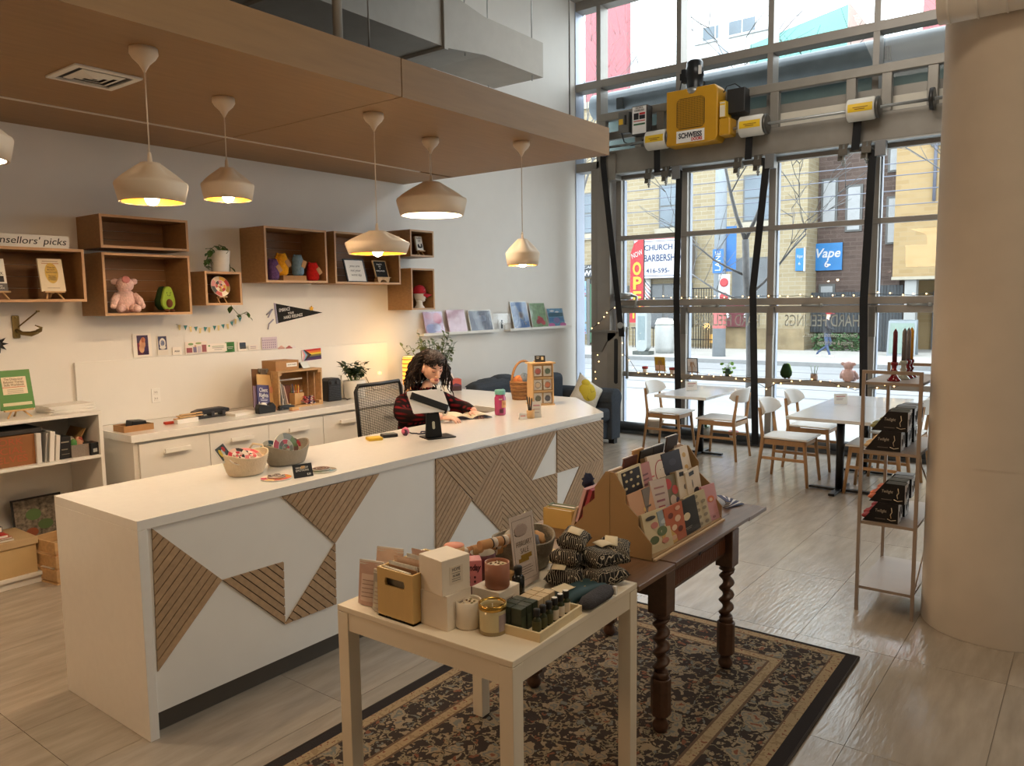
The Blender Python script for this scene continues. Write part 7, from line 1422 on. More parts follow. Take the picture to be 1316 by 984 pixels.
def ont(px, py): return at(px, py, z=TZ)
CLEARF = flat('pouch_rose', (186, 152, 136), .35, var=.12, scale=14, coat=.4); CLEARG = flat('pouch_grey', (150, 142, 130), .35, var=.15, scale=14, coat=.4)
def pouch(label, p, rz, w_, h_, m, tilt=.12, lab=(206, 184, 170), z=TZ, group=None):
    o = thing('bath_salt_pouch', label, 'pouch', (p[0], p[1], z), rz, group, -tilt)
    part('bag', Mb().sheet(lambda u, v: ((u-.5)*w_, -.016*(1-(2*u-1)**2)*(1-v)**.7-.002, v*h_), 10, 8).sheet(lambda u, v: ((u-.5)*w_, .016*(1-(2*u-1)**2)*(1-v)**.7+.002, v*h_), 10, 8), m, o)
    part('zip_seal', Mb().bx((-w_/2, -.004, h_*.90), (w_/2, .004, h_*.93)).bx((-w_/2, -.003, h_*.95), (w_/2, .003, h_)), flat('pouch_seal', (206, 198, 188), .3), o)
    part('label', Mb().sheet(lambda u, v: ((u-.5)*w_*.7, -.018*(1-((u-.5)*1.4)**2)*(1-.1-.6*v)**.7-.0035, h_*(.1+.6*v)), 6, 6), flat('pouch_label_%d' % lab[0], lab, .6), o)
    for k in range(5): part('label_text', Mb().bx((-w_*.25, -.0215+.0015*k, h_*(.2+.09*k)), (w_*.25*(1-.15*(k % 2)), -.0205+.0015*k, h_*(.215+.09*k))), flat('pouch_text', (140, 110, 100), .6), o)
    return o
pouch('rosy bath pouch standing at the table corner', (1.79, 2.00), -1.35, .10, .155, CLEARF); pouch('grey bath pouch beside the wooden carrier', (1.775, 1.925), -1.5, .085, .14, CLEARG, .1, (176, 168, 150)); pouch('pale bath pouch leaning behind the two front ones', (1.90, 2.03), -1.3, .11, .165, flat('pouch_pale', (196, 170, 150), .35, var=.12, scale=14, coat=.4), .2)
# wooden carrier full of packets (front face looks along -X)
MAP = flat('maple_ply', (210, 178, 118), .5, var=.06, scale=3, stretch=(6, 6, 1))
wcx = thing('wooden_carrier', 'maple plywood carrier with a hand hole, full of clear packets', 'crate', (1.742, 1.825, TZ), -pi/2); CWd, CDp, CHt = .165, .235, .17
hole = [(.032*cos(a)*1.25, .128+.012*sin(a)) for a in [2*pi*k/16 for k in range(16)]]
def panel_hole(y0, y1):
    m_ = Mb(); o4 = [(-CWd/2, 0), (CWd/2, 0), (CWd/2, CHt), (-CWd/2, CHt)]
    for poly in ([(-CWd/2, 0), (CWd/2, 0), (CWd/2, .114), (-CWd/2, .114)], [(-CWd/2, .142), (CWd/2, .142), (CWd/2, CHt), (-CWd/2, CHt)], [(-CWd/2, .114), (-.042, .114), (-.047, .128), (-.042, .142), (-CWd/2, .142)], [(CWd/2, .114), (CWd/2, .142), (.042, .142), (.047, .128), (.042, .114)]): m_.prism(poly, y0, y1)
    return m_
part('end_panel', panel_hole(0, .008), MAP, wcx); part('end_panel', panel_hole(CDp-.008, CDp), MAP, wcx)
for s_ in (-1, 1):
    x = s_*(CWd/2-.004); part('side_panel', Mb().bx((x-.004, .008, 0), (x+.004, CDp-.008, .065)), MAP, wcx); part('side_panel', Mb().bx((x-.004, .008, .105), (x+.004, CDp-.008, CHt)), MAP, wcx); part('side_panel', Mb().bx((x-.004, .008, .065), (x+.004, .06, .105)), MAP, wcx)
part('bottom_panel', Mb().bx((-CWd/2, 0, .0), (CWd/2, CDp, .008)), MAP, wcx); part('tab_slot', Mb().bx((-.045, -.0008, .004), (-.02, 0, .008)).bx((.02, -.0008, .004), (.045, 0, .008)), INK, wcx)
for k in range(7):
    nm = ('clear packet at the front of the maple carrier', 'silver packet leaning in the maple carrier', 'brown packet in the middle of the maple carrier', 'tall tan packet in the maple carrier', 'grey packet in the maple carrier', 'dusky packet in the maple carrier', 'dark packet at the back of the maple carrier')[k]
    rgb = [(150, 144, 132), (176, 172, 160), (160, 126, 96), (190, 150, 110), (136, 132, 124), (150, 120, 104), (84, 80, 74)][k]
    o = thing('sachet_packet', nm, 'packet', (1.785+.025*k, 1.825, TZ+.01), -pi/2+.06*(k % 3-1), None, .18-.02*k); part('bag', Mb().sheet(lambda u, v: ((u-.5)*.13, .006*sin(pi*u)*(1-v), v*(.165+.012*(k % 3))), 8, 4), flat('packet_%d' % k, rgb, .25, var=.2, scale=20, coat=.4), o, solid=.004); part('header', Mb().bx((-.065, -.004, .15), (.065, .004, .165)), flat('packet_head_%d' % (k % 2), [(196, 188, 170), (170, 130, 96)][k % 2], .4), o)
# candle boxes
BOXW = flat('candle_box_white', (236, 226, 210), .6)
def candlebox(label, c, rz, z, s=.118, h_=.115):
    o = thing('candle_box', label, 'box', (c[0], c[1], z), rz); part('carton', Mb().bx((-s/2, -s/2, 0), (s/2, s/2, h_)), BOXW, o, bev=.0015); part('lid_flap', Mb().bx((-s/2, -s/2, h_), (s/2, s/2, h_+.0012), 0, RX(0)), BOXW, o)
    part('label', Mb().bx((-.028, -s/2-.0007, .03), (.028, -s/2, h_-.025)), flat('label_cream', (226, 214, 196), .6), o)
    letters('HOME', .016, INK, o, (0, -s/2-.001, h_-.037), wid=.034, ext=.0002); letters('FIG NOIR', .011, INK, o, (0, -s/2-.001, h_-.058), wid=.03, ext=.0002)
    for z_ in (.040, .047, .066): part('label_rule', Mb().bx((-.018, -s/2-.0012, z_), (.018, -s/2-.0007, z_+.0012)), INK, o)
    return o
candlebox('white HOME candle box, the lower one of the stack beside the carrier', (1.836, 1.682), -.01, TZ); candlebox('white HOME candle box on top of the stack beside the carrier', (1.834, 1.684), -.15, TZ+.1165); candlebox('white HOME candle box under the brown candle', (1.985, 1.590), .02, TZ, .115, .10)
def candle(label, p, z, r, h_, m, wax=(232, 214, 182), herbs=True):
    o = thing('candle', label, 'candle', (p[0], p[1], z)); part('vessel', Mb().lathe([(0, 0), (r*.9, 0), (r, .006), (r, h_), (r-.003, h_+.001), (r-.005, h_-.002), (r-.005, h_-.012)], 32, cap=False), m, o)
    part('wax', Mb().lathe([(r-.005, h_-.011), (0, h_-.010)], 28, cap=False), flat('wax_%d' % wax[0], wax, .5), o); part('wick', Mb().cyl((0, 0, h_-.01), (.001, .001, h_+.004), .0012, 5), PAPER, o)
    if herbs:
        for k in range(9): a = k*2.4; q_ = r*.6*sqrt((k+1)/9); part('herb', Mb().ball((q_*cos(a), q_*sin(a), h_-.008), (.006, .004, .002), 6, 4), flat('herb_%d' % (k % 3), [(120, 84, 60), (226, 216, 200), (150, 140, 96)][k % 3], .8), o)
    return o
candle('brown ceramic candle standing on a white HOME box', (1.975, 1.575), TZ+.102, .042, .085, flat('candle_brown', (156, 102, 78), .5))
c_ = ont(602, 806); candle('white ceramic candle with herbs at the table front', (c_.x+.012, c_.y+.01), TZ, .044, .088, flat('candle_white', (232, 222, 204), .45))
c_ = ont(634, 813); gj = candle('glass candle jar with a brass rim and lilac label', (c_.x+.01, c_.y+.01), TZ, .043, .088, flat('jar_cream', (206, 192, 150), .15, coat=.5), (150, 130, 84), False)
part('brass_rim', Mb().lathe([(.0435, .078), (.046, .08), (.046, .096), (.041, .097), (.041, .084)], 32, cap=False), flat('brass_rim', (186, 150, 76), .25, metal=.9), gj); sticker(gj, .0437, -2.0, -.8, .012, .066, (160, 146, 146)); part('jar_foot', Mb().lathe([(.044, 0), (.045, .006), (.0435, .012)], 32, cap=False), flat('jar_foot', (150, 132, 96), .2), gj)
# things behind the boxes
p_ = ont(608, 760)
mb2 = thing('pink_carton', 'pink patterned carton with dark lettering behind the stacked boxes', 'box', (2.02, 1.735, TZ), -.75); part('carton', Mb().bx((-.04, -.03, 0), (.04, .03, .155)), flat('carton_pink', (206, 128, 132), .5, var=.05), mb2, bev=.0015); letters('Mønday', .03, flat('wine_ink', (70, 22, 34), .5), mb2, (0, -.031, .13), wid=.07, bold=.001, ext=.0003, shear=.2); part('window_print', Mb().bx((-.03, -.0308, .03), (.022, -.03, .062)), flat('wine_print', (84, 22, 34), .5), mb2)
for k in range(6): part('sprig_print', Mb().ball((-.025+.02*(k % 3), -.0305, .08+.016*(k//3)), (.004, .0008, .005), 6, 4), flat('wine_ink', (70, 22, 34), .5), mb2)
cj = thing('cork_jar', 'jar with a bamboo lid and a coral top behind the stacked boxes', 'jar', (2.035, 1.82, TZ)); part('glass', Mb().lathe([(.034, 0), (.038, .004), (.038, .145), (.034, .15)], 24), flat('jar_glass', (186, 166, 146), .15, coat=.4), cj); part('lid', Mb().lathe([(.038, .150), (.038, .182), (0, .182)], 24), PALE, cj); part('lid_disc', Mb().lathe([(.0365, .1822), (.036, .185), (0, .185)], 24), flat('coral', (222, 146, 122), .6), cj)
mc = thing('maroon_cup', 'maroon cup with a white inside behind the brown candle', 'cup', (2.135, 1.77, TZ+.03)); part('cup_wall', Mb().lathe([(0, 0), (.036, 0), (.046, .06), (.049, .11), (.046, .11), (.043, .06), (.033, .006), (0, .006)], 28, cap=False), [flat('cup_maroon', (84, 26, 34), .35)], mc); part('cup_lining', Mb().lathe([(.0455, .1105), (.0425, .06), (.032, .008), (0, .0075)], 28, cap=False), PAPER, mc)
solo('low_wooden_box', 'low yellow-green wooden box under the maroon cup', 'box', Mb().bx((-.10, -.07, 0), (.12, .07, .03)), PALE, (2.17, 1.80, TZ), bev=.002)
QM = at(607, 706, z=.86)
for k, (px, py, zz) in enumerate(((584, 707, .875), (607, 708, .862), (612, 700, .885), (622, 694, .915))):
    q_ = at(px, py+6, z=zz); o = thing('paper_roll', ('kraft paper roll lying left of the coral jar', 'kraft paper roll beneath the striped ones', 'kraft paper roll with pale bands on the pile', 'kraft paper roll with pale bands on top of the pile')[k].replace('left of', 'beside'), 'roll', (q_.x, q_.y, zz), -.28, 'kraft paper rolls')
    part('roll', Mb().cyl((-.02, 0, 0), (.13, 0, 0), .018, 14), flat('kraft_roll', (188, 146, 102), .7, var=.06), o)
    for x in (.035, .085): part('band', Mb().cyl((x, 0, 0), (x+.018, 0, 0), .0188, 14), flat('band_white', (216, 208, 196), .7), o); part('band_edge', Mb().cyl((x-.005, 0, 0), (x, 0, 0), .0187, 14), INK, o)
solo('grey_bin', 'grey box holding up the kraft paper rolls', 'box', Mb().bx((-.07, -.05, 0), (.07, .05, .095)), flat('bin_grey2', (140, 132, 122), .8), (QM.x+.03, QM.y, TZ), (0, 0, -.28), bev=.004)
gbp = ont(676, 728)
gbw = ropebasket('grey felt bowl of pale trinkets behind the sale sign', (2.43, 1.80, TZ), .10, .135, .125, GREY, .9, dip=.01)
for k, (dx, dy, rgb, nm) in enumerate(((-.06, .0, (196, 190, 178), 'pale trinket'), (.03, .02, (216, 196, 150), 'cream trinket'), (.06, -.03, (206, 160, 110), 'tan trinket'), (0, -.05, (110, 110, 116), 'dark trinket'), (.0, .06, (180, 172, 160), 'grey trinket'))):
    solo('trinket', nm+' heaped in the grey felt bowl', 'trinket', Mb().ball((0, 0, 0), (.035, .025, .03), 10, 8, mod=knob(k+3, .2)), flat('trinket_%d' % k, rgb, .7), (2.43+dx, 1.80+dy, TZ+.10), (k, k*.5, 0))
fp = thing('printed_pouch', 'small cream pouch with navy flowers standing in the grey bowl', 'pouch', (2.50, 1.83, TZ+.10), .4, None, -.3); part('cloth', pillow(.06, .045, .02, 8), flat('pouch_cream', (214, 200, 164), .9), fp); ovals(fp, [(.02, .05, .008, .006, (50, 54, 100)), (-.02, .06, .008, .006, (50, 54, 100)), (0, .025, .007, .005, (150, 130, 70)), (-.035, .03, .007, .005, (110, 110, 60)), (.035, .07, .006, .005, (60, 60, 100))], -.02)
# acrylic sign
sgn = thing('sale_sign', 'clear acrylic sign stand with the FEBRUARY SALE sheet', 'sign', (2.2495, 1.646, TZ), -.01, None, -.12)
part('acrylic_front', Mb().bx((-.078, -.003, 0), (.078, 0, .285)), ACRYLIC, sgn); part('sheet', Mb().bx((-.072, .0005, .01), (.072, .0015, .272)), flat('sign_blush', (222, 204, 192), .7, var=.05), sgn); part('acrylic_rear', Mb().bx((-.078, .002, 0), (.078, .005, .285)), ACRYLIC, sgn); part('acrylic_foot', Mb().bx((-.078, -.09, 0), (.078, 0, .003), 0, RX(.12)), ACRYLIC, sgn)
GI = flat('sign_taupe', (120, 104, 92), .6); m_ = Mb()
for lo, hi in (((-.06, -.0008, .03), (-.059, 0, .255)), ((.059, -.0008, .03), (.06, 0, .255)), ((-.06, -.0008, .254), (.06, 0, .255)), ((-.06, -.0008, .03), (.06, 0, .031))): m_.bx(lo, hi)
part('border_line', m_, GI, sgn, (0, .0004, 0)); letters('FEBRUARY', .028, GI, sgn, (0, -.0002, .165), wid=.095, ext=.0003); letters('SALE', .028, GI, sgn, (0, -.0002, .138), wid=.05, ext=.0003)
part('gold_block', Mb().bx((-.04, -.0008, .098), (.02, 0, .112)).bx((-.025, -.0008, .108), (.04, 0, .124)), flat('gold_block', (156, 122, 44), .5), sgn); part('brush_print', Mb().ball((-.01, 0, .215), (.04, .0006, .022), 16, 8, mod=knob(2, .15)), flat('blush_dark', (176, 156, 146), .7), sgn)
for k in range(4): part('small_print', Mb().bx((-.05, -.0006, .078-.009*k), (.03+.01*(k % 2), 0, .080-.009*k)), GI, sgn)
# tray of bottles and little boxes
TRW = flat('tray_cream', (222, 204, 164), .5, var=.05, scale=5, stretch=(6, 1, 1))
ty = thing('wooden_tray', 'shallow pale wooden tray of little bottles and boxes', 'tray', (2.012, 1.432, TZ), .06); L2, W2 = .135, .088
part('tray_base', Mb().bx((-L2, -W2, 0), (L2, W2, .006)), TRW, ty)
for lo, hi in (((-L2, -W2, .006), (L2, -W2+.008, .03)), ((-L2, W2-.008, .006), (L2, W2, .03)), ((-L2, -W2+.008, .006), (-L2+.008, W2-.008, .03)), ((L2-.008, -W2+.008, .006), (L2, W2-.008, .03))): part('tray_wall', Mb().bx(lo, hi), TRW, ty)
TM_ = TR(2.012, 1.432, TZ) @ RZ(.06)
GB = flat('box_bottle_green', (54, 62, 44), .45); BB2 = flat('box_beige', (206, 184, 146), .6)
for i in range(3):
    for j in range(2):
        P_ = TM_ @ Vector((-.105+.034*i, .052-.042*j+.0, .006)); o = thing('oil_box', ('dark green oil box in the tray, ' if True else '')+('near the glass jar', 'in the middle of the row', 'beside the beige boxes')[i]+(', back row' if j == 0 else ', front row'), 'box', P_, .06, 'green oil boxes in the tray'); part('carton', Mb().bx((-.0155, -.0195, 0), (.0155, .0195, .078)), GB, o, bev=.001); part('label', Mb().bx((-.012, -.0202, .012), (.012, -.0195, .05)), flat('label_green', (76, 84, 62), .5), o)
        P_ = TM_ @ Vector((.004+.036*i, .052-.04*j, .006)); o = thing('oil_box', 'beige oil box in the tray, '+('beside the green boxes', 'in the middle', 'nearest the teal pillow')[i]+(', back row' if j == 0 else ', front row'), 'box', P_, .06, 'beige oil boxes in the tray'); part('carton', Mb().bx((-.0165, -.0185, 0), (.0165, .0185, .072)), BB2, o, bev=.001); part('label', Mb().bx((-.012, -.0192, .012), (.012, -.0185, .05)), flat('label_cream', (226, 214, 196), .6), o)
for k in range(6):
    P_ = TM_ @ Vector((-.085+.037*k, -.045, .006)); dk = k < 3
    o = thing('oil_bottle', ('dark' if dk else 'cream labelled')+' little oil bottle, '+('first', 'second', 'third', 'fourth', 'fifth', 'last')[k]+' in the tray\'s front row', 'bottle', P_, .06, 'oil bottles in the tray')
    part('glass', Mb().lathe([(.0125, 0), (.0145, .002), (.0145, .045), (.009, .052), (.008, .056)], 16), flat('bottle_green', (50, 56, 34), .2), o); part('cap', Mb().lathe([(.0105, .054), (.0112, .056), (.0112, .076), (.0095, .078), (0, .078)], 16), BLACK, o); part('label', Mb().lathe([(.0149, .006), (.0149, .040)], 16, cap=False), flat('label_olive', (88, 88, 56), .5) if dk else flat('label_cream', (226, 214, 196), .6), o)
    if not dk: part('cap_top', Mb().lathe([(.009, .0785), (0, .0785)], 12, cap=False), PAPER, o)
db = thing('dropper_bottle', 'dark bottle with a black cap in a wooden dish behind the white box', 'bottle', (2.125, 1.60, TZ+.014)); part('glass', Mb().lathe([(.02, 0), (.022, .003), (.022, .07), (.012, .082)], 20), flat('bottle_black', (24, 26, 22), .2), db); part('cap', Mb().lathe([(.014, .082), (.0145, .108), (.01, .112), (0, .112)], 16), BLACK, db)
solo('wooden_dish', 'round dark wooden dish under the dropper bottle', 'dish', Mb().lathe([(0, 0), (.03, 0), (.042, .016), (.039, .016), (.028, .005), (0, .005)], 28, cap=False), flat('dish_wood', (128, 84, 54), .45, var=.1), (2.128, 1.60, TZ))
# patterned warming bags
def bagmat():
    m = bpy.data.materials.new('mudcloth'); m.use_nodes = True; N, L = m.node_tree.nodes, m.node_tree.links; b = N['Principled BSDF']; b.inputs['Roughness'].default_value = .9
    tc = N.new('ShaderNodeTexCoord'); bt_ = N.new('ShaderNodeTexBrick'); bt_.inputs['Scale'].default_value = 36; bt_.inputs['Color1'].default_value = (*srgb(15, 14, 16), 1); bt_.inputs['Color2'].default_value = (*srgb(20, 19, 20), 1); bt_.inputs['Mortar'].default_value = (*srgb(190, 178, 156), 1); bt_.inputs['Mortar Size'].default_value = .026; bt_.inputs['Brick Width'].default_value = .9; bt_.inputs['Row Height'].default_value = .26
    nz = N.new('ShaderNodeTexNoise'); nz.inputs['Scale'].default_value = 9; sc = N.new('ShaderNodeVectorMath'); sc.operation = 'SCALE'; sc.inputs['Scale'].default_value = .07; L.new(tc.outputs['Object'], nz.inputs['Vector']); L.new(nz.outputs['Color'], sc.inputs[0]); ad = N.new('ShaderNodeVectorMath'); L.new(tc.outputs['Object'], ad.inputs[0]); L.new(sc.outputs[0], ad.inputs[1]); L.new(ad.outputs[0], bt_.inputs['Vector'])
    L.new(bt_.outputs['Color'], b.inputs['Base Color']); return m
MUD = bagmat()
def bag(label, loc, rot, sx=.085, sy=.06, th=.035, tagside=None):
    o = thing('warming_bag', label, 'bag', loc, 0, 'patterned warming bags'); o.rotation_euler = rot
    m_ = Mb()
    for s_ in (-1, 1): m_.sheet(lambda u, v: ((2*u-1)*sx*(1-.08*(1-(2*v-1)**2)), (2*v-1)*sy*(1-.08*(1-(2*u-1)**2)), s_*th*((1-(2*u-1)**4)*(1-(2*v-1)**4))**.55*(1+.12*sin(5*u+3*v))), 14, 12)
    part('cloth', m_, MUD, o)
    if tagside is not None: part('paper_label', Mb().sheet(lambda u, v: (tagside[0]+(u-.5)*.075, tagside[1]+(v-.5)*.05, th+.004+.006*sin(3*u)), 5, 3), flat('label_ivory', (222, 206, 172), .7), o, solid=.0012); part('string', Mb().tube([(tagside[0], -sy, .0), (tagside[0]+.01, -sy*.6, th*.8), (tagside[0], 0, th+.004), (tagside[0], sy*.9, th*.5)], .0015, 4), flat('twine', (196, 178, 140), .8), o)
    return o
bag('patterned bag lying lowest beside the sale sign', (2.36, 1.55, TZ+.036), (0, 0, .4), .075, .075, tagside=(-.03, .02)); bag('patterned bag at the table edge under the labelled one', (2.43, 1.43, TZ+.036), (0, 0, -.3), .085, .06); bag('patterned bag hanging toward the dark table', (2.54, 1.53, TZ+.036), (0, 0, .9), .085, .065); bag('patterned bag with a label lying over the middle of the pile', (2.47, 1.47, TZ+.09), (.15, .1, -.2), .085, .065, .034, (.03, .02)); bag('patterned bag with a label at the dark table side', (2.585, 1.47, TZ+.085), (.1, -.2, .5), .075, .06, .032, (0, .02)); bag('patterned bag in the second layer beside the sign', (2.40, 1.56, TZ+.095), (0, .1, .2), .085, .062); bag('patterned bag with a paper tag on top of the pile', (2.43, 1.56, TZ+.150), (.25, .0, .35), .085, .055, .036, (-.02, .0))
ep = thing('teal_eye_pillow', 'flat teal eye pillow with gold leaf specks', 'pillow', (2.27, 1.44, TZ+.022), -.15); m_ = Mb()
for s_ in (-1, 1): m_.sheet(lambda u, v: ((2*u-1)*.12, (2*v-1)*.055*(1-.05*(1-(2*u-1)**2)), s_*.022*((1-(2*u-1)**4)*(1-(2*v-1)**4))**.5), 14, 8)
part('cloth', m_, flat('teal_silk', (38, 66, 70), .55), ep)
for k in range(6): part('gold_leaf', Mb().ball((-.08+.03*k, .02*((k*5) % 3-1), .0215), (.006, .003, .0008), 6, 4), GOLD, ep)
part('care_tag', Mb().bx((.115, -.03, -.002), (.135, -.012, .004)), PAPER, ep); part('paper_label', Mb().box((-.07, .015, .027), (.075, .05, .001), 0, RX(.05)), flat('label_ivory', (222, 206, 172), .7), ep)
gp_ = thing('grey_eye_pillow', 'rolled dark grey wool eye pillow at the table edge', 'pillow', (2.255, 1.355, TZ+.026), .02); part('cloth', Mb().lathe([(0, -.095), (.018, -.09), (.027, -.06), (.028, 0), (.027, .06), (.018, .09), (0, .095)], 20, 0, RY(pi/2) @ Matrix.Diagonal((.9, 1.15, 1, 1))), flat('grey_wool', (70, 70, 76), .95, var=.2, scale=120, bump=.5, bscale=200), gp_); part('care_tag', Mb().bx((.075, -.032, -.012), (.088, -.02, .018)), PAPER, gp_)

# ================================================================ DARK TABLE WITH BARLEY-TWIST LEGS
DZ = .728
DW = flat('dark_oak', (80, 54, 38), .38, var=.22, scale=4, stretch=(2, 12, 12), bump=.1); DT = flat('oak_top', (106, 80, 60), .35, var=.2, scale=3, stretch=(1.5, 14, 1), bump=.1)
dkt = thing('draw_leaf_table', 'dark antique draw-leaf table with barley-twist legs', 'table', (3.165, 1.70, RG)); dz = DZ-RG
part('table_top', Mb().bx((-.30, -.355, dz-.018), (.53, .46, dz)), DT, dkt, bev=.003); part('draw_leaf', Mb().bx((-.62, -.355, dz-.024), (-.304, .46, dz-.003)), DT, dkt, bev=.003); part('draw_leaf', Mb().bx((.534, -.355, dz-.024), (.78, .46, dz-.003)), DT, dkt, bev=.003)
for x in (-.12, .15, .36): part('board_joint', Mb().bx((-.30, -.355+.2*(x+.3)/.5+.03, dz), (.53, -.353+.2*(x+.3)/.5+.03, dz+.0004)), INK, dkt)
part('apron', Mb().bx((-.36, -.318, dz-.14), (.36, -.298, dz-.024)), DW, dkt); part('apron', Mb().bx((-.36, .35, dz-.14), (.36, .37, dz-.024)), DW, dkt)
for s_ in (-1, 1): part('apron', Mb().bx((s_*.352-.01, -.30, dz-.14), (s_*.352+.01, .36, dz-.024)), DW, dkt)
fl2 = Mb()
for k in range(42): fl2.bx((-.30+.0145*k, -.3225, dz-.125), (-.292+.0145*k, -.318, dz-.062))
part('fluting', fl2, flat('flute_oak', (112, 66, 40), .45), dkt, kind='stuff'); part('lock_plate', Mb().prism([(-.012, 0), (.012, 0), (.0, -.02)], -.321, -.318, 'y', 0, TR(.02, 0, dz-.05)), INK, dkt)
def twistleg(x, y):
    o = part('leg', Mb().bx((-.042, -.042, dz-.20), (.042, .042, dz-.02)), DW, dkt, (x, y, 0), bev=.004)
    m_ = Mb(); n, rows = 16, 90; z0, z1 = .26, dz-.225; vs = []
    for i in range(rows+1):
        t = i/rows; z = z0+(z1-z0)*t; sh = .008 if 0 < i < rows else 0
        for k in range(n):
            a = 2*pi*k/n; ph = 2*pi*t*3.8; cx2, cy2 = .0095*cos(ph), .0095*sin(ph); r = .0275; vs.append((cx2+r*cos(a), cy2+r*sin(a), z))
    m_.add(vs, [(i*n+k, i*n+(k+1) % n, (i+1)*n+(k+1) % n, (i+1)*n+k) for i in range(rows) for k in range(n)], 0, None, True); part('barley_twist', m_, DW, o)
    part('collar', Mb().lathe([(.030, dz-.225), (.038, dz-.22), (.034, dz-.21), (.04, dz-.2)], 20), DW, o); part('collar', Mb().lathe([(.036, .235), (.03, .245), (.034, .252), (.028, .262)], 20), DW, o)
    part('foot_block', Mb().prism([(.043*cos(a), .043*sin(a)) for a in [pi/8+k*pi/4 for k in range(8)]], .075, .235, 'z'), DW, o, bev=.004); part('bun_foot', Mb().lathe([(.022, 0), (.034, .018), (.034, .035), (.022, .055), (.026, .065), (.034, .076)], 20), DW, o)
for x in (2.815, 3.515):
    for y in (1.385, 2.035): twistleg(x-3.165, y-1.70)
# stepped card rack, double sided
KR = flat('kraft_mdf', (162, 130, 88), .65, var=.05)
ck = thing('card_rack', 'stepped double-sided kraft rack full of greeting cards', 'rack', (3.2, 1.635, DZ)); HL = .37
prof = [(-.198, 0), (-.198, .07), (-.135, .135), (-.135, .175), (-.075, .225), (-.075, .275), (-.02, .35), (-.001, .35), (-.001, 0)]
for s_ in (1, -1):
    for x in (-HL, HL):
        part('end_panel', Mb().prism([(s_*y, z) for y, z in prof], x-.003, x+.003, 'x'), KR, ck)
    for y, z in ((-.17, .012), (-.105, .10), (-.045, .195)):
        part('shelf', Mb().bx((-HL, s_*y-.032, z-.004), (HL, s_*y+.032, z), 0), KR, ck); part('tier_back', Mb().box((0, 0, .045), (2*HL-.008, .003, .09), 0, TR(0, s_*(y+.033), z) @ RX(-.34*s_)), KR, ck)
part('clear_lip', Mb().bx((-HL, -.203, .0), (HL, -.200, .055)), ACRYLIC, ck); part('front_strip', Mb().bx((-HL, -.215, 0), (HL, -.203, .008)), flat('strip_pale', (206, 176, 140), .6), ck)
